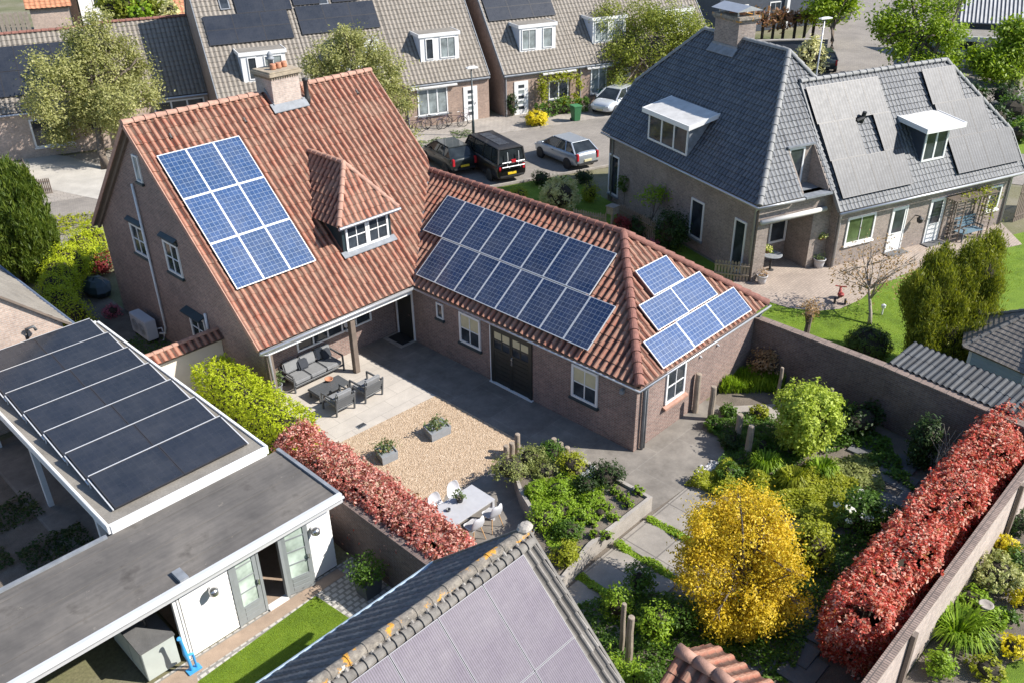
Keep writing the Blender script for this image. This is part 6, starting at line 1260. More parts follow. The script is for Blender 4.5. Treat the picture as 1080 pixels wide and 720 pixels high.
# ================================================================== terrace furniture
def bars(name, lst, mat, parent, w=.05): mb = MB(); [mb.bar(a,b,w) for a,b in lst]; return mb.build(name, M[mat], parent, bevel=.006, seg=1)
def sofa(label, pos, W, nm, cat, seats, rotz=0, group=None, cush='cushion', dark=False):
    t = local(nm, label, cat, pos, rotz, group); d = .78; h = W/2   # faces -y, back at +y
    fr = []
    for s_ in (-1,1):
        x = s_*(h-.03); fr += [((x,-d/2,0),(x,-d/2,.62)),((x,d/2-.05,0),(x,d/2+.06,.74)),((x,-d/2-.02,.62),(x,d/2,.62))]
    fr += [((-h,-d/2,.24),(h,-d/2,.24)),((-h,d/2-.04,.24),(h,d/2-.04,.24))]
    fr_ = bars('frame', fr, 'alu_dark', t, .055)
    mb = MB(); [mb.bar((-h+.04,d/2-.03+.035*i,.34+.1*i),(h-.04,d/2-.03+.035*i,.34+.1*i),.02,.075) for i in range(4)]; mb.build('back_slats', M['alu_dark'], t)
    cw = (W-.14)/seats
    for i in range(seats):
        x0 = -h+.07+i*cw; MB().box((x0+.008,-d/2,.27),(x0+cw-.008,d/2-.12,.42)).build('seat_cushion', M[cush], t, bevel=.035, seg=3)
        X = Matrix.Translation((0,d/2-.06,.43)) @ Matrix.Rotation(R(-14),4,'X'); MB(X).box((x0+.012,-.14,0),(x0+cw-.012,.0,.42)).build('back_cushion', M[cush], t, bevel=.045, seg=3)
    return t
a = at(312,414.6); b = at(362,390); c = (a+b)/2; L_ = np.linalg.norm(b-a)
so = sofa('grey three-seat garden sofa with pale cushions against the porch window', (c[0],c[1]+.36,.012), L_+.06, 'sofa', 'sofa', 3)
X = Matrix.Translation((.22,.12,.46)) @ Matrix.Rotation(R(-25),4,'X') @ Matrix.Rotation(R(12),4,'Y'); 
for x, lb in ((-.25,'dark scatter cushion in the middle of the garden sofa'),(.72,'dark scatter cushion at the right end of the garden sofa')):
    t = local('scatter_cushion', lb, 'cushion', (c[0]+x,c[1]+.45,.45)); X = Matrix.Rotation(R(-28),4,'X'); MB(X).box((-.2,-.05,0),(.2,.06,.38)).build('cover', M['cushion_dark'], t, bevel=.05, seg=3)
def chair_at(l, r, label):
    a = at(*l); b = at(*r); c = (a+b)/2; ang = math.atan2(b[1]-a[1], b[0]-a[0]); n = np.array([-math.sin(ang), math.cos(ang), 0])
    return sofa(label, tuple(c+n*.36+np.array([0,0,.012])), float(np.linalg.norm(b-a))+.06, 'armchair', 'armchair', 1, ang+math.pi, 'slatted armchairs by the coffee table', 'cushion')
chair_at((355.7,440),(374.4,430.5), 'dark slatted armchair nearer the yellow hedge, seen from behind'); chair_at((386,425.7),(403.6,416), 'dark slatted armchair nearer the house wing, seen from behind')
ct = local('coffee_table', 'low dark slatted coffee table in front of the garden sofa', 'table', tuple(at(347,407,.3)*np.array([1,1,0])+np.array([0,0,.012])), R(0))
mb = MB(); [mb.box((-.62,-.33+i*.095,.31),(.62,-.33+i*.095+.085,.335)) for i in range(7)]; mb.box((-.64,-.345,.27),(.64,.345,.309)); mb.build('tabletop', M['alu_dark'], ct)
for x in (-.58,.58):
    for y in (-.29,.29): mb = MB(); mb.box((x-.03,y-.03,0),(x+.03,y+.03,.269)); mb.build('leg', M['alu_dark'], ct)
p = at(347,401,.36); bw = local('bowl', 'terracotta bowl standing on the dark coffee table', 'bowl', (p[0],p[1],.349)); MB().lathe([(.06,0),(.13,.05),(.15,.1),(.14,.1),(.1,.04),(.01,.02)],(0,0,0),18).build('bowl', M['terrapot'], bw, smooth=True)
pot('plant_pot', 'grey pot with a pale green plant beside the sofa and porch post', (-5.45,.95,.012), .2, .45, 'planter', 'sage', .28, .38, 260, .09)
p = at(425,357); mt = local('doormat', 'black doormat on a pale slab before the dark wing door', 'doormat', (p[0]-.12,p[1],.008)); MB().box((-.42,-.55,0),(.46,.55,.02)).build('slab', M['concrete'], mt); MB().box((-.25,-.42,.0205),(.42,.42,.035)).build('mat', M['blackplastic'], mt)
# dining set
tA, tB, tC, tD = [at(x,y,.75) for x,y in ((457.8,535.6),(497.8,510),(521.8,525.6),(476.7,555.6))]
c = (tA+tB+tC+tD)/4; ux = (tB-tA)+(tC-tD); ang = math.atan2(ux[1],ux[0]); Lx = np.linalg.norm(ux)/2; Ly = np.linalg.norm((tA-tD)+(tB-tC))/2
dt = local('dining_table', 'pale grey rectangular garden dining table on the shaded slabs', 'table', (c[0],c[1],.006), ang)
MB().box((-Lx/2,-Ly/2,.70),(Lx/2,Ly/2,.744)).build('tabletop', M['tabletop'], dt, bevel=.006)
for sx in (-1,1):
    for sy in (-1,1): MB().box((sx*(Lx/2-.05)-.04,sy*(Ly/2-.05)-.04,0),(sx*(Lx/2-.05)+.04,sy*(Ly/2-.05)+.04,.699)).build('leg', M['tabletop'], dt)
def shellchair():
    t = local('dining_chair', 'x', 'chair', (0,0,0), 0, 'shell chairs round the garden dining table'); rings = []   # faces +y
    prof = [(.22,.43,.20),(.1,.42,.24),(-.08,.42,.25),(-.2,.46,.25),(-.26,.6,.24),(-.29,.75,.2),(-.30,.84,.12)]
    for th_ in (0,): 
        for y, z, w in prof: rings.append([(-w,y+.06*(z>.5),z+.07),(-w*.7,y,z+.012),(0,y-.015,z),(w*.7,y,z+.012),(w,y+.06*(z>.5),z+.07),(w*.97,y+.06*(z>.5)+.02,z+.09),(w*.68,y+.02,z+.035),(0,y+.01,z+.025),(-w*.68,y+.02,z+.035),(-w*.97,y+.06*(z>.5)+.02,z+.09)])
    MB().loft(rings).build('seat_shell', M['plasticwhite'], t, smooth=True, sub=1)
    mb = MB(); mb.box((-.2,-.18,.445),(.2,.2,.475)); mb.build('seat_pad', M['tabletop'], t, bevel=.012)
    for sx in (-1,1):
        for sy in (-1,1): mb = MB(); mb.tube([(sx*.13,sy*.13-.02,.43),(sx*.22,sy*.22-.02,0)],[.018,.012],7); mb.build('leg', M['oak'], t)
    return t
ch_ = shellchair(); first = True
ca, sn = math.cos(ang), math.sin(ang)
for lx, sy, lb in ((-.38,1,'shell chair on the far side of the dining table, nearest the pink hedge'),(.32,1,'shell chair on the far side of the dining table, by the gravel'),(-.2,-1,'shell chair with grey pad on the near side, close to the foreground roof'),(.48,-1,'shell chair with grey pad on the near side, by the raised bed')):
    yy = sy*(Ly/2+.12); ps = (c[0]+ca*lx-sn*yy, c[1]+sn*lx+ca*yy, .006); rz = ang+(math.pi if sy > 0 else 0)
    if first: ch_.location = Vector(ps); ch_.rotation_euler = (0,0,rz); ch_['label'] = lb; first = False
    else: dup(ch_, ps, rz, lb)
p = at(485,528,.76); pot('plant_pot', 'small dark pot with a green plant on the dining table', (p[0],p[1],.7505), .11, .14, 'blackplastic', 'sage', .2, .16, 160, .07); p = at(473,538,.76); cu = local('cup', 'small dark cup standing on the dining table', 'cup', (p[0],p[1],.7505)); MB().lathe([(.03,0),(.06,.02),(.065,.07),(.055,.07),(.05,.02),(.01,.015)],(0,0,0),14).build('cup', M['alu_dark'], cu, smooth=True)
def trough(label, l, f, r, h=.3):
    a, b, c = at(*l), at(*f), at(*r); t = local('planter_trough', label, 'planter', tuple(b), 0, 'grey planters on the gravel'); u, v = c-b, a-b
    q = [np.zeros(3), u, u+v, v]; k = np.array([0,0,h]); cc = (u+v)/2; ins = lambda s_, z: [tuple(cc+(x-cc)*s_+np.array([0,0,z])) for x in q]
    MB().loft([ins(.96,0),ins(1.,h),ins(.9,h),ins(.88,h-.04)]).build('trough', M['planter'], t); P, nr = blob_pts([(*(cc*1.+u*f_)[:2],h+.14,.2,.2,.24) for f_ in (-.3,0,.3)], 30, 12, .06, .5); leafobj('plant', P[P[:,2]>h-.03], .085, LM['sage'], t)
    P, nr = blob_pts([(*cc[:2],h+.1,.3,.2,.2)], 8, 8, .06, .5); leafobj('dry_leaves', P[P[:,2]>h-.03], .07, LM['rust'], t)
trough('grey rectangular planter with green plants in the middle of the gravel', (446.5,457), (455.8,466.7), (476.3,457)); trough('grey planter half hidden by the pink hedge at the gravel edge', (396,481), (404,491.5), (420.5,484))
p = at(381,449); dg_ = local('drain_grate','small dark drain grate at the edge of terrace and gravel','drain grate',(p[0],p[1],.013)); mb = MB(); mb.box((-.16,-.1,0),(.16,.1,.012)); mb.build('rim', M['lead'], dg_); mb = MB(); [mb.box((-.13+.05*i,-.08,.0125),(-.10+.05*i,.08,.02)) for i in range(6)]; mb.build('grille', M['blackplastic'], dg_)
# villa patio things
p = at(928+0,276); 
p = at(885,318); bq = local('children_tricycle', 'small red and black wheeled toy standing on the villa patio', 'toy', (p[0],p[1],.01), R(30)); mb = MB(); [mb.lathe([(r,-.03),(r,.03)],(x,y,r),14,Matrix.Rotation(R(90),4,'X')) for x,y,r in ((.3,0,.16),(-.22,-.2,.12),(-.22,.2,.12))]; mb.build('wheel', M['blackplastic'], bq); mb = MB(); mb.tube([(.3,0,.16),(.22,0,.5),(-.2,0,.28)],.05,8); mb.ell((-.12,0,.36),(.2,.14,.08),10); mb.tube([(.2,-.22,.58),(.22,0,.55),(.2,.22,.58)],.025,6); mb.build('body', M['redpaint'], bq)
bc = thing('bench', 'blue-grey slatted garden bench against the villa trellis', 'bench', (26.3,-2.25,0), FRS); mb = MB(); [mb.box((25.6,-2.55+i*.11,.43),(26.95,-2.55+i*.11+.09,.455)) for i in range(5)]; mb.build('seat', M['benchblue'], bc, FRS); mb = MB(); [mb.box((25.6,-2.03+.03*i,.55+.12*i),(26.95,-2.01+.03*i,.55+.12*i+.1)) for i in range(4)]; mb.build('backrest', M['benchblue'], bc, FRS)
for a in (25.65,26.85): mb = MB(); mb.box((a,-2.53,0),(a+.06,-2.47,.65)); mb.box((a,-2.05,0),(a+.06,-1.99,1.0)); mb.box((a,-2.55,.62),(a+.06,-2.0,.66)); mb.build('leg', M['darkslab'], bc, FRS)
p = np.array([16.0,-.75,0]); tb = thing('garden_table', 'round grey table in the open porch of the villa', 'table', (p[0],p[1],0), FRS); a, b = p[0], p[1]; MB().lathe([(.42,.71),(.45,.72),(.45,.74),(.42,.75)],(a,b,0),22).build('tabletop', M['planter'], tb, FRS); MB().lathe([(.22,0),(.05,.05),(.04,.709)],(a,b,0),12).build('pedestal', M['blackplastic'], tb, FRS)
pot('plant_pot', 'white flower pot with red-green plant at the porch corner of the villa', at(803,299), .22, .38, 'plasticwhite', 'rust', .22, .2, 150, .07); pot('plant_pot', 'white round pot with grey-green plant between porch and villa wing', at(863,282), .26, .42, 'plasticwhite', 'sage', .26, .22, 200, .07)
for px, py, lb, z in ((809,265,'yellow flower basket hanging on the villa corner pier',1.15),(866,251,'pale yellow flower basket hanging between porch and villa wing',1.3)):
    p = at(px, py, z); t = local('flower_basket', lb, 'flower basket', (p[0],p[1],p[2]-.1)); MB().lathe([(.05,0),(.16,.06),(.2,.16),(.17,.16),(.1,.08)],(0,0,0),14).build('basket', M['rustpot'], t); P, nr = blob_pts([(0,0,.2,.22,.22,.1)], 20, 9, .05, .4); leafobj('plant', P, .08, LM['bright'], t); leafobj('flowers', P[::2]+np.array([0,0,.03]), .08, LM['paleyel'], t, aspect=.9)
    MB().bar((0,0,.1),(.0,.42,.16),.02).build('bracket', M['blackplastic'], t)
p = at(930,332); st = local('garden_light', 'small white light standing on the villa lawn near the bare tree', 'garden light', p); MB().lathe([(.03,0),(.03,.3),(.08,.31),(.09,.42),(.02,.47)],(0,0,0),12).build('lamp', M['white'], st)
# ================================================================== trees
def pxblob(base, px, py, rp, sq=1., dd=0.):
    d = (np.array(base)-CAMP)@FW+dd; r_ = ray(px, py); c = CAMP+r_*(d/(r_@FW)); r = rp*d/FPX; c = c-np.array(base); return (c[0],c[1],c[2],r,r,r*sq)
def ptree(label, bpx, circ, leaf, ncl, per, cr, ls, r0, sq=1., name='tree', base=None, top=None, n=9, **k):
    b = np.array(base) if base is not None else at(*bpx); bl = [pxblob(b, *c, sq=sq) if len(c) == 3 else pxblob(b, c[0], c[1], c[2], sq, c[3]) for c in circ]
    if k.pop('lumpy', True):
        out = []
        for x, y, z, rx, ry, rz in bl:
            out.append((x, y, z, rx*.62, ry*.62, rz*.62))
            for _ in range(6): d = unit(RNG.normal(size=(1, 3)))[0]; f = RNG.uniform(.3, .42); out.append((x+d[0]*rx*.68, y+d[1]*ry*.68, z+d[2]*rz*.68, rx*f, ry*f, rz*f))
        bl = out
    return tree(name, label, b, bl, leaf, ncl, per, cr, ls, r0, n=n, top=top, **k)
ptree('large olive-green tree left of the brick house gable', (112,178), [(92,85,52),(55,70,30,-1.5),(125,70,32,1),(70,125,34,1),(125,120,34,-1),(45,110,26,-2),(95,40,30),(150,95,20)], 'olive', 1100, 34, .24, .165, .2, .9, n=20, fill=.3)
ptree('olive-green street tree rising behind the red ridge', (410,193), [(372,70,42),(350,60,28),(400,75,34),(420,110,24),(425,150,18),(430,180,13),(365,45,22),(335,75,22)], 'olive', 760, 34, .2, .15, .18, .9, n=12, fill=.3)
ptree('bright leafy street tree behind the steep villa roof', (688,112), [(690,40,44),(660,55,26),(715,30,30),(650,85,20),(645,25,22),(690,80,28),(735,45,18),(640,60,18)], 'street', 700, 34, .25, .17, .2, .9, n=16, fill=.3)
ptree('tall lime-green tree beside the far side street, beyond the villa ridge', (985,92), [(970,30,32),(945,22,24),(1000,35,26),(985,70,24),(950,50,18),(1010,60,16),(965,5,26),(1000,5,22),(940,40,14),(960,80,16),(1000,80,17),(985,90,12),(930,20,14)], 'lime', 420, 30, .32, .28, .34, .8, n=24, fill=.35)
ptree('dark green tree overhanging the right edge beyond the villa', (1070,92), [(1066,55,26),(1045,65,18),(1080,35,24),(1060,80,16),(1030,60,10)], 'lime', 300, 30, .34, .3, .25, .7)
ptree('small young street tree with twin thin trunks by the far dark car', (877,52), [(878,8,18),(862,6,12),(895,4,14),(880,-12,18)], 'lime', 150, 26, .4, .34, .16, .9)
ptree('small half-bare tree with rust-brown young leaves on the villa lawn', (917,342), [(915,280,32),(945,290,26),(895,290,18),(930,262,20),(960,275,16),(905,310,12)], 'rust', 170, 8, .2, .105, .06, .8, n=26, bark='barkpale', lumpy=False)
t_ = local('pollard_tree', 'short pollarded stump with a brown leafy head by the garden wall', 'tree', at(850,354)); MB().tube([(0,0,0),(.03,0,.5),(0,.02,.95)],[.12,.1,.17],9).build('trunk', M['bark'], t_); P, nr = blob_pts([(0,0,1.15,.32,.32,.38)],45,10,.09,.6); leafobj('crown', P, .09, LM['rust'], t_)
# conifers: upright sprays
def conifer(label, base, blobs, ncl, per, leaf='thuja', ls=.17):
    t = local('conifer', label, 'conifer', base); mb = MB(); mb.tube([(0,0,0),(0,0,1.2)],.12,8)
    for b in blobs: mb.ell(b[:3], (b[3]*.52,b[4]*.52,b[5]*.56), 12, .05)
    mb.build('trunk', M['twig'], t); pl = []
    for x, y, z, rx, ry, rz in blobs:
        for _ in range(15):
            d = unit(RNG.normal(size=(1, 3)))[0]; d[2] = d[2]*.8+.1; f = RNG.uniform(.2, .32); pl.append((x+d[0]*rx*.86, y+d[1]*ry*.86, z+d[2]*rz*.8, rx*f, ry*f, rz*f*1.7))
    P, nr = blob_pts(pl, ncl, per, .06, .5, 2.2); P3, n3 = blob_pts([(x, y, z, rx*.76, ry*.76, rz*.8) for x, y, z, rx, ry, rz in blobs], ncl//2, per, .1, .2, 1.8); P = np.vstack([P, P3]); nr = np.vstack([nr, n3]); k = P[:,2] > .03; leafobj('crown', P[k], ls*2., LM[leaf], t, nr[k]*np.array([.5,.5,.3]), .17, up=2.2); return t
b = at(1000,408); conifer('tall double-headed golden-green conifer beside the blue-grey gazebo', b, [pxblob(b,*c) for c in ((985,312,32,1.3),(1000,362,38,1.2),(1034,292,26,1.5),(972,372,22,1.3),(1030,345,30,1.3),(1046,266,13,1.6),(1012,300,24,1.4),(992,285,18,1.3),(985,395,26,.9))], 5200, 20, 'goldthuja', .075)
b = at(24,300); conifer('large pointed dark green conifer at the far left edge', (b[0],b[1],0), [pxblob(b,18,258,40,1.1),pxblob(b,20,222,26,1.7),pxblob(b,-5,235,36,1.4),pxblob(b,40,278,18,1.2),pxblob(b,10,195,11,2.4),pxblob(b,28,205,9,2.2)], 4200, 20, 'thuja', .12)
t_ = shrub('topiary_shrub','round dark clipped shrub by the garden wall at the foot of the bare tree', at(912,380), .82,.82,.72,'thuja',4600,.07,lumps=0,core=.95)
# hedges
hedge('hedge', 'yellow-green clipped hedge beside the terrace and porch post', -7.95,-6.75,-3.55,1.6,2.0,'yhedge',900,.075,round_=.16,bulge=.05)
hedge('hedge', 'pink-red leafy hedge running along the gravel court to the foreground roof', -8.3,-7.08,-10.55,-3.5,2.0,'photinia',900,.09,bulge=.24,round_=.45)
hedge('hedge', 'long bright red leafy hedge along the sunlit brick wall at right', -3.35,7.4,-18.8,-17.55,2.15,'photinia2',900,.095,bulge=.28,round_=.5)
def blobhedge(label, pts, leaf, n, ls=.1, cat='hedge', name='hedge'):
    b0 = at(pts[0][0], pts[0][1], 0); t = local(name, label, cat, b0); bl = []
    for px, py, z, r, rz in pts: p = at(px, py, z)-b0; bl.append((p[0],p[1],z-rz*.55,r,r,rz))
    mb = MB(); [mb.ell(b[:3],(b[3]*.78,b[4]*.78,b[5]*.8),10,.06) for b in bl]; mb.build('stems', M['twig'], t); P, nr = blob_pts(bl, n//12, 12, .1, .2); k = P[:,2] > .02; leafobj('foliage', P[k], ls, LM[leaf], t, nr[k]); return t
blobhedge('curving yellow-green hedge between the conifer and the shaded gable', [(95,244,1.6,.7,1.),(82,254,1.6,.72,1.),(70,267,1.6,.72,1.),(60,282,1.5,.72,1.),(56,298,1.4,.7,.95),(62,313,1.3,.68,.9),(75,325,1.2,.65,.85)], 'yhedge', 30000, .08)
shrub('shrub','round mid-green bush in shade behind the curving hedge', at(98,288), .75,.75,.75,'green',1500,.1); shrub('shrub','dark red shrub in deep shade at the back corner of the gable', at(112,288), .5,.5,.5,'red',700,.1)
shrub('azalea','small pink flowering shrub at the foot of the shaded gable', at(119,334), .38,.38,.28,'pink',500,.08); cover('ground_cover','low shaded green planting along the foot of the brick gable',[(-7.4,3.6),(-6.2,3.6),(-6.2,8.6),(-7.6,8.6)],0,'green',1600,.1,.22)
t_ = local('green_tarpaulin_cover', 'dark blue-green covered heap in shade beside the gable', 'cover', at(104,310)); mb = MB(); mb.ell((0,0,.3),(.55,.8,.45),12,.08); mb.v = [(x,y,max(z,.01)) for x,y,z in mb.v]; mb.build('cover', M['green_trim'], t_)
cover('ground_cover','dry yellowish verge planting behind the conifer beside the street',[P2(55,230),P2(98,226),P2(105,236),P2(60,252)],0,'ylgreen',900,.14,.25)
hd_ = hedge('hedge', 'low ivy hedge under the vine-framed window of the terraced house', 18.3,22.3,25.5,26.1,.95,'green',150,.16,frame=FRS)
vn = thing('climbing_vine','leafy vine trained round the terraced house window','climber',(20.7,26.7,0),FRS); mb = MB(); [mb.tube([(a,26.85,0),(a,26.85,2.35)],.04,6) for a in (19.3,22.0)]; mb.tube([(19.3,26.85,2.3),(22.0,26.85,2.3)],.04,6); mb.build('stems', M['twig'], vn, FRS)
P, nr = blob_pts([(19.25,26.6,1.2,.28,.3,1.2),(22.05,26.6,1.2,.34,.3,1.2),(20.6,26.6,2.3,1.5,.3,.22),(20.9,26.5,.6,.5,.3,.4)],110,14,.14,.6); leafobj('foliage', P, .17, LM['ylgreen'], vn, frame=FRS)
shrub('shrub','bright yellow round bush in front of the terraced house door', at(566,132), .78,.78,.5,'yellow',1600,.14,lumps=3); shrub('potted_bush','dark evergreen bush beside the passage between the terraces', at(539,122), .5,.5,.85,'dark',700,.14)
cover('ground_cover','patchy grass verge in front of the parked bicycles',[P2(438,150),P2(470,146),P2(468,153),P2(442,160)],0,'sage',700,.12,.12); cover('ground_cover','weedy patch at the foot of the thin street lamp',[P2(474,139),P2(498,138),P2(500,145),P2(480,148)],0,'sage',500,.12,.12)
# front garden of the villa
shrub('shrub','large cream-leaved shrub behind the wing ridge in the front garden', at(590,222), 1.25,1.0,.95,'cream',2600,.15,aspect=.3); shrub('shrub','rounded yellow-green bush right of the cream shrub', at(622,212), .5,.5,.55,'ylgreen',800,.1); shrub('shrub','low round yellow-green bush left of the cream shrub', at(548,214), .5,.5,.45,'ylgreen',600,.1)
for i,(px,py,r,lb) in enumerate(((571,195,.55,'left dark clipped bush by the silver hatchback'),(592,200,.5,'middle dark clipped bush by the silver hatchback'),(615,193,.55,'right dark clipped bush by the silver hatchback'))): shrub('clipped_bush', lb, at(px,py), r,r,r*.7,'dark',900,.1,group='clipped bushes of the front garden')
t_ = local('standard_shrub','round-headed dark shrub on a thin stem by the tall villa window','shrub',at(658,219)); MB().tube([(0,0,0),(0,0,1.1)],.03,6).build('trunk',M['bark'],t_); P,nr=blob_pts([(0,0,1.35,.38,.38,.42)],90,12,.07,.3); leafobj('crown',P,.09,LM['green'],t_)
ptree('slender young tree with yellow-green leaves before the villa wall', (687,252), [(690,206,12),(702,203,10),(680,209,8)], 'bright', 45, 16, .14, .13, .04, .7, lumpy=False)
shrub('shrub','big dark ivy-like shrub against the shaded villa wall', at(705,262), .9,.7,1.0,'dark',1800,.13); shrub('shrub','dark green bush behind the picket fence', at(676,252), .7,.6,.6,'dark',1000,.12); shrub('shrub','dark red leaved shrub by the picket fence and bird box', at(655,250), .5,.5,.55,'red',900,.11); shrub('azalea','small pink-red flowering shrub just behind the wing ridge', at(686,264), .38,.38,.3,'pink',350,.09)
# bigger garden shrubs
shrub('shrub','large bright lime-green rounded shrub in front of the shaded garden wall', at(846,474), 1.12,1.08,1.2,'ball',7500,.115,lumps=9,lift=1.)
shrub('rose_bush','pinkish twiggy bush in the corner of wing gable and garden wall', at(804,398), .55,.55,.65,'rust',700,.1,core=.4); 
mc = [(782,570,44),(760,555,30,.2),(808,562,28,.2),(742,600,30,-.2),(812,606,28),(778,538,22),(788,628,38),(752,642,20),(806,642,22),(732,578,16),(775,660,20)]
for _ in range(34):
    a_ = random.uniform(0, 6.283); f_ = random.uniform(.78, .98)*(1+.13*math.sin(3*a_+.8)+.08*math.sin(5*a_)); mc.append((780+66*f_*math.cos(a_), 596+84*f_*math.sin(a_)*(.98 if math.sin(a_) > 0 else 1.0), random.uniform(6, 13), random.uniform(-1.1, 1.1)))
ptree('golden yellow maple tree in the middle of the lower garden', (782,676), mc, 'maple', 1500, 30, .12, .075, .09, .95, name='maple_tree', n=18, fill=.5, lumpy=False)
shrub('shrub','yellow-green bush behind the golden maple', at(852,596), .62,.62,.72,'ylgreen',1700,.1); shrub('hydrangea','green shrub with clusters of white flowers beside the slabs', at(905,560), .58,.58,.68,'green',1700,.1,extra=('whitefl',16,.06))
t_ = shrub('columnar_shrub','narrow dark grey-green upright shrub against the shaded wall', at(968,492), .42,.42,1.0,'dark',1500,.1,lumps=1); t_ = local('bare_shrub','bare twiggy shrub beside the red hedge and shaded wall','shrub',at(992,505)); mb=MB(); [mb.tube([(0,0,0),(random.uniform(-.3,.3),random.uniform(-.3,.3),.7),(random.uniform(-.6,.6),random.uniform(-.6,.6),random.uniform(1.,1.6))],[.025,.015,.005],5) for _ in range(26)]; mb.build('twigs',M['barkpale'],t_)
shrub('shrub','dark shaded bush between the green ball shrub and the garden wall', at(905,455), .6,.9,.5,'dark',1100,.11); shrub('shrub','small dark shrub right of the hydrangea in shade', at(940,560), .5,.5,.4,'dark',700,.1)
cover('daylilies','tall strappy green leaves along the sunny wing gable',[P2(758,415),P2(822,414),P2(832,398),P2(770,396)],0,'bright',4200,.42,.45,up=2.2,aspect=.09,cat='ground cover')
cover('ground_cover','low yellow-green spreading juniper carpet right of the log posts',[P2(722,512),P2(770,488),P2(805,505),P2(860,488),P2(905,515),P2(880,560),P2(830,545),P2(790,520),P2(745,520)],0,'ylgreen',19000,.085,.42,lump=.3)
cover('ground_cover','olive carpet planting between the lime shrub and the stepping slabs',[P2(860,488),P2(920,480),P2(935,520),P2(905,560),P2(880,555),P2(905,515)],0,'juniper',3800,.1,.25)
cover('ground_cover','dark ivy covering the shaded ground under the golden maple',[P2(600,640),P2(690,625),P2(760,640),P2(860,560),P2(925,570),P2(870,640),P2(830,720),P2(640,730)],0,'green',15000,.1,.25,lump=.2)
cover('ground_cover','green ivy along the foot of the shaded garden wall',[P2(812,408),P2(935,462),P2(965,520),P2(930,500),P2(900,470),P2(870,480)],0,'green',5500,.11,.32)
for i,(px,py,r,lf,lb) in enumerate(((768,438,.28,'green','small green clump between the log posts'),(752,452,.3,'green','low green clump at the foot of the second log post'),(800,440,.3,'ylgreen','yellow-green clump on the sandy patch by the daylilies'),(770,470,.35,'dark','dark green clump left of the third log post'),(800,476,.42,'green','green clump at the foot of the lime shrub'),(768,505,.38,'green','green bush behind the white pebbles'),(758,522,.3,'ylgreen','yellowish bush right of the white pebbles'),(650,652,.42,'bright','bright climbing plant mass left of the thick log'),(690,672,.5,'bright','bright green climbing plant right of the thick log'),(672,628,.4,'green','dark climbing plant behind the bare logs'),(712,660,.55,'green','green bush between the climbing plant and the maple'),(640,720,.4,'bright','bright green leaves at the bottom edge by the foreground verge'),(668,735,.4,'bright','bright green leaves at the very bottom below the thick log'))):
    shrub('garden_plant', lb+'', at(px,py), r,r,r*(.75 if px > 700 else 1.3),lf,650,.085,core=.6)
p = at(790,415); sheet('sandy_patch', [P2(770,428),P2(830,425),P2(835,440),P2(772,445)], .004, 'concrete')
t_ = local('pebble_pile','heap of white pebbles beside the front log post','pebbles',at(752,495)); mb = MB(); 
for _ in range(150): x,y = random.gauss(0,.24),random.gauss(0,.17); r=random.uniform(.022,.055); mb.ell((x,y,r*.6),(r*1.3,r,r*.7),7,.08)
mb.build('pebbles', M['pebble'], t_); tag(t_, kind='stuff'); t_ = local('white_stones','few white stones at the back of the raised bed','stones',at(625,500,.42)); mb = MB(); [mb.ell((random.gauss(0,.18),random.gauss(0,.15),.08),(.1,.09,.09),7,.1) for _ in range(9)]; mb.build('stones', M['white'], t_)
# strips between the slabs, bed plants
for i,(x,lb) in enumerate(((-1.95,'first bright green strip between the garden slabs, farthest from the foreground roof'),(-3.35,'second bright green strip between the garden slabs'),(-4.95,'third bright green strip between the garden slabs, nearest the foreground roof'))): cover('ground_cover', lb, [(x-.13,-14.0),(x+.13,-14.0),(x+.13,-12.0),(x-.13,-12.0)], .0,'bright',1500,.075,.15)
def bp(px,py): p = at(px,py,.42); return (p[0],p[1],.42)
BP = [((540,500),.62,.36,'juniper','large grey-green rosemary mound over the bed corner by the dining table'),((560,488),.5,.32,'juniper','grey-green mound behind the left log trio'),((582,482),.38,.3,'green','dark green mound beside the right log cluster'),((575,500),.45,.25,'juniper','flat grey-green cushion in the middle of the bed'),((603,498),.42,.42,'ylgreen','yellow-green leafy shrub at the right log cluster'),((640,508),.55,.36,'dark','dark green spreading shrub at the bed corner by the wing'),((618,517),.38,.28,'dark','small dark rounded shrub left of the white stones'),((565,521),.32,.22,'bright','bright green clump by the dark bed edge'),((588,520),.4,.22,'bright','bright green clump in the centre of the bed'),((575,553),.5,.32,'bright','bright fern-like clump beside the foreground ridge tip'),((600,565),.42,.3,'green','green ferny clump near the bed end'),((596,590),.4,.3,'ylgreen','yellow-green clump at the end of the bed by the foreground verge'),((590,540),.5,.2,'bright','pale bright carpet in the middle of the bed'),((612,545),.4,.18,'bright','pale bright carpet toward the bare bed soil'),((625,530),.36,.16,'bright','bright cushion at the edge of the bare bed soil')]
for (px,py),r,rz,lf,lb in BP: shrub('bed_plant', lb, bp(px,py), r,r,rz,lf,1100,.07,core=.7,lift=.7)
cover('ground_cover','bright mixed leafy carpet filling the middle of the raised bed',[P2(555,512,.42),P2(600,500,.42),P2(640,515,.42),P2(625,535,.42),P2(615,560,.42),P2(600,590,.42),P2(585,590,.42),P2(562,545,.42)],.42,'bright',6500,.075,.24,lump=.15)
cover('ground_cover','low green planting between the log posts and the lime green shrub',[P2(745,456),P2(770,436),P2(815,440),P2(838,470),P2(850,490),P2(800,505),P2(750,500),P2(765,480),P2(758,462)],0,'green',7500,.085,.3,lump=.2)
LB = ['far','near','left','middle','right']; k = 0
for i,(px,py) in enumerate(((640,537),(657,526),(673,520),(625,552),(647,548),(663,534),(608,558),(633,543),(650,520),(640,568),(628,566))):
    shrub('bed_tuft','small green tuft in the bare soil corner of the raised bed', bp(px,py), .19,.19,.13,'bright',190,.065,group='small tufts in the bare bed soil',lumps=1,lift=.8)
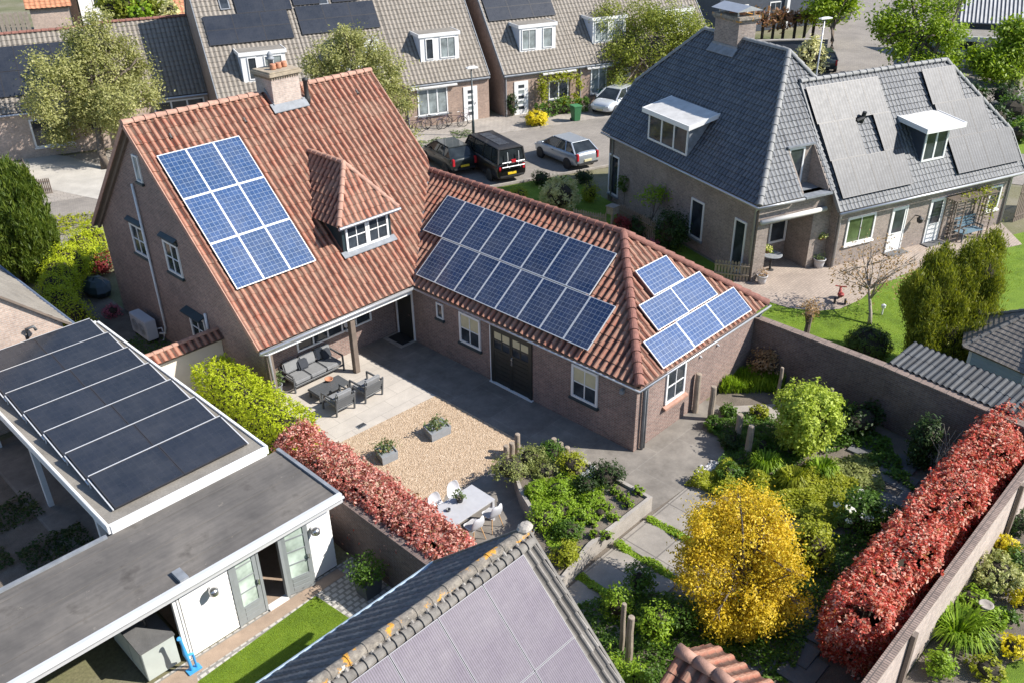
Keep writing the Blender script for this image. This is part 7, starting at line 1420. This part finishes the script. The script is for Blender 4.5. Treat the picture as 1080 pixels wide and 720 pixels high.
for px,py,r_,h_,lf,lb in ((806,497,.5,.55,'bright','arching green grass clump behind the front log post'),(835,512,.45,.5,'ylgreen','yellowish grass clump in the low carpet planting'),(884,448,.6,.7,'grass','tall green grass clump between the lime shrub and the shaded wall'),(866,500,.45,.45,'bright','bright grass clump in the carpet behind the maple')): tuft('grass_clump', lb, at(px,py), r_, h_, lf, 260, w=.02)
# right lower garden
for (px,py,r,rz,lf,lb,n,fl) in ((1046,618,.66,.5,'varieg','large variegated cream-green rounded shrub in the right corner garden',2200,None),(1057,582,.34,.3,'yellow','golden yellow shrub right of the wall near the red hedge',600,None),(1072,600,.4,.35,'green','dark green shrub at the right edge beside the variegated shrub',600,None),(1066,690,.36,.3,'yellow','golden shrub at the right edge below the bird bath',600,None),(1022,640,.42,.3,'bright','bright green bush behind the grass tuft',800,None),(1044,660,.34,.25,'bright','bright green bush beside the bird bath',600,None),(990,708,.36,.28,'bright','round bright green shrub below the grass tuft',700,None),(1040,712,.42,.25,'ylgreen','yellow-green low shrub at the bottom right',600,None),(1040,685,.3,.22,'sage','blue-green spiky low shrub right of the grass tuft',400,None),(1070,560,.4,.35,'dark','dark shrub at the right edge below the brick wall',600,None),(1076,640,.3,.3,'yellow','yellowish shrub cut by the right frame edge',400,None),(1062,655,.25,.2,'green','small dark green plant right of the bird bath',300,None)):
    shrub('corner_shrub', lb, at(px,py), r,r,rz,lf,n,.085,core=.65)
tuft('ornamental_grass','big arching bright green grass tuft at the foot of the sunlit wall', at(1008,672), .78, .62, 'bright', 420, w=.022)
p = at(1034,655); bb = local('bird_bath','white stone bird bath between the green bushes','bird bath',p); MB().lathe([(.16,0),(.14,.05),(.07,.1),(.06,.42),(.1,.48)],(0,0,0),14).build('pedestal',M['concrete'],bb,smooth=True); MB().lathe([(.08,.481),(.13,.52),(.17,.57),(.15,.58),(.11,.54),(.02,.525)],(0,0,0),20).build('basin',M['concrete'],bb,smooth=True)
sheet('corner_lawn', [P2(1062,700),P2(1090,690),P2(1090,740),P2(1050,735)], .006, 'lawn')
pot('plant_pot','dark square planter with a round bush at the shed end', (-8.95,-8.55,.01), .27, .5, 'alu_dark', 'green', .45, .42, 1100, .08, sq=True)
# lawn blades and far greenery
def blades(label, poly, n, h): return cover('grass', label, poly, .0, 'lawnblade', n, h, .02, 'grass', 0, up=3., aspect=.14)
blades('short mown grass of the villa lawn', [P2(806,326),P2(880,333),P2(925,312),P2(985,290),P2(1078,265),P2(1078,300),P2(960,390),P2(900,390)], 16000, .07)
blades('short mown grass of the little lawn by the shed', [P2(200,725),P2(335,629),P2(372,654),P2(330,690),P2(260,760)], 9000, .06)
def far(label, leaf, pts, b, n, ls, name='hedge', cat='hedge'):
    t = None; P_ = []; bl = []
    for px, py, rp in pts:
        c = onpl(px, py, E2, E2*b); d = (c-CAMP)@FW; bl.append((*c, rp*d/FPX, rp*d/FPX, rp*d/FPX))
    b0 = np.array([bl[0][0], bl[0][1], 0]); t = local(name, label, cat, b0); bl = [(x-b0[0],y-b0[1],z,r1,r2,r3) for x,y,z,r1,r2,r3 in bl]
    mb = MB(); [mb.tube([(x_[0],x_[1],0),x_[:3]],.15,6) for x_ in bl]; [mb.ell(x_[:3],(x_[3]*.75,)*3,8,.1) for x_ in bl]; mb.build('trunk', M['twig'], t); P, nr = blob_pts(bl, n//10, 10, .3, .3); leafobj('crown', P, ls, LM[leaf], t)
far('bushy dark green hedge trees at the top left between white house and orange roof','street',[(118,6,11),(132,4,12),(146,10,9),(158,6,12),(172,10,9)],56,1800,.5,'tree','tree')
far('bright green shrub at the top left before the hedge trees','bright',[(150,12,6),(143,15,5)],53,300,.4,'shrub','shrub'); far('pale blossoming bush beside the orange roof','cream',[(180,10,6),(176,16,4)],54,300,.4,'shrub','shrub')
far('clipped reddish and green hedge on top of the dark garden wall','brownhedge',[(795,20,6),(806,19,6),(817,20,6),(828,19,6),(840,19,6)],37.5,900,.4); far('yellow-green end of the hedge above the dark garden wall','ylgreen',[(851,17,6),(860,17,6)],36.5,300,.4)
shrub('shrub','pale grey-green rounded shrub by the far street lamp', at(852,84), 1.3,1.3,1.7,'cream',1100,.3); shrub('shrub','dark green shrub beyond the right end of the villa ridge', at(1022,112), 1.6,1.2,.8,'dark',600,.3)
shrub('shrub','young yellow-green shrub beside the villa hip ridge at the far right', at(1002,108), .8,.8,1.1,'bright',500,.22)
for px,py,r,lf,lb in ((1046,136,1.1,'dark','dark bush on the shaded drive beyond the villa hip'),(1066,128,1.3,'green','broad green bush at the right edge beyond the villa hip'),(1072,150,.9,'green','green bush at the right edge below the broad bush'),(1058,112,1.2,'dark','dark bush under the overhanging tree at the right edge')): shrub('shrub',lb,at(px,py),r,r,r*.7,lf,600,.22)
sheet('dark_drive', [P2(1000,118),P2(1095,96),P2(1095,122),P2(1030,136)], .008, 'darkslab')
sheet('far_verge', [P2(1035,132),P2(1095,122),P2(1095,165),P2(1062,160)], .009, 'lawn')
far('tall greenery filling the gap behind the villa at the top right corner','lime',[(1075,10,14),(1060,-4,12)],50,500,.5,'tree','tree')
# ================================================================== light, sky, camera
SUN = Vector((.450,-.622,.641)).normalized(); el = math.asin(SUN.z); az = math.atan2(SUN.x, SUN.y)
ld = bpy.data.lights.new('sun','SUN'); ld.energy = 4.4; ld.angle = R(.53); ld.color = (1,.945,.87); lo_ = bpy.data.objects.new('sun', ld); COL.objects.link(lo_); lo_.rotation_euler = SUN.to_track_quat('Z','Y').to_euler(); lo_.location = (0,0,60)
w = bpy.data.worlds.new('World'); S.world = w; w.use_nodes = True; t = w.node_tree; sk = t.nodes.new('ShaderNodeTexSky'); sk.sky_type = 'NISHITA'; sk.sun_disc = False; sk.sun_elevation = el; sk.sun_rotation = az; sk.air_density = 1.; sk.dust_density = .4; sk.ozone_density = 3.
t.links.new(sk.outputs[0], t.nodes['Background'].inputs[0]); t.nodes['Background'].inputs[1].default_value = .10
cd = bpy.data.cameras.new('camera'); cam = bpy.data.objects.new('camera', cd); COL.objects.link(cam); cd.sensor_width = 36; cd.lens = FPX/1080*36; cd.clip_end = 2000; cd.clip_start = .5
r_ = Vector(RT*_cr+UP*_sr); u_ = Vector(-RT*_sr+UP*_cr); f_ = Vector(FW); r_ = Vector(RT)*_cr+Vector(UP)*_sr; u_ = Vector(UP)*_cr-Vector(RT)*_sr
cam.matrix_world = Matrix(((r_.x,u_.x,-f_.x,CAMP[0]),(r_.y,u_.y,-f_.y,CAMP[1]),(r_.z,u_.z,-f_.z,CAMP[2]),(0,0,0,1))); S.camera = cam
S.view_settings.view_transform = 'Standard'; S.view_settings.look = 'None'; S.view_settings.exposure = .95; S.view_settings.gamma = 1; S.view_settings.use_curve_mapping = False
S.cycles.max_bounces = 6; S.cycles.diffuse_bounces = 3; S.cycles.glossy_bounces = 3; S.cycles.transmission_bounces = 2; S.cycles.use_denoising = True
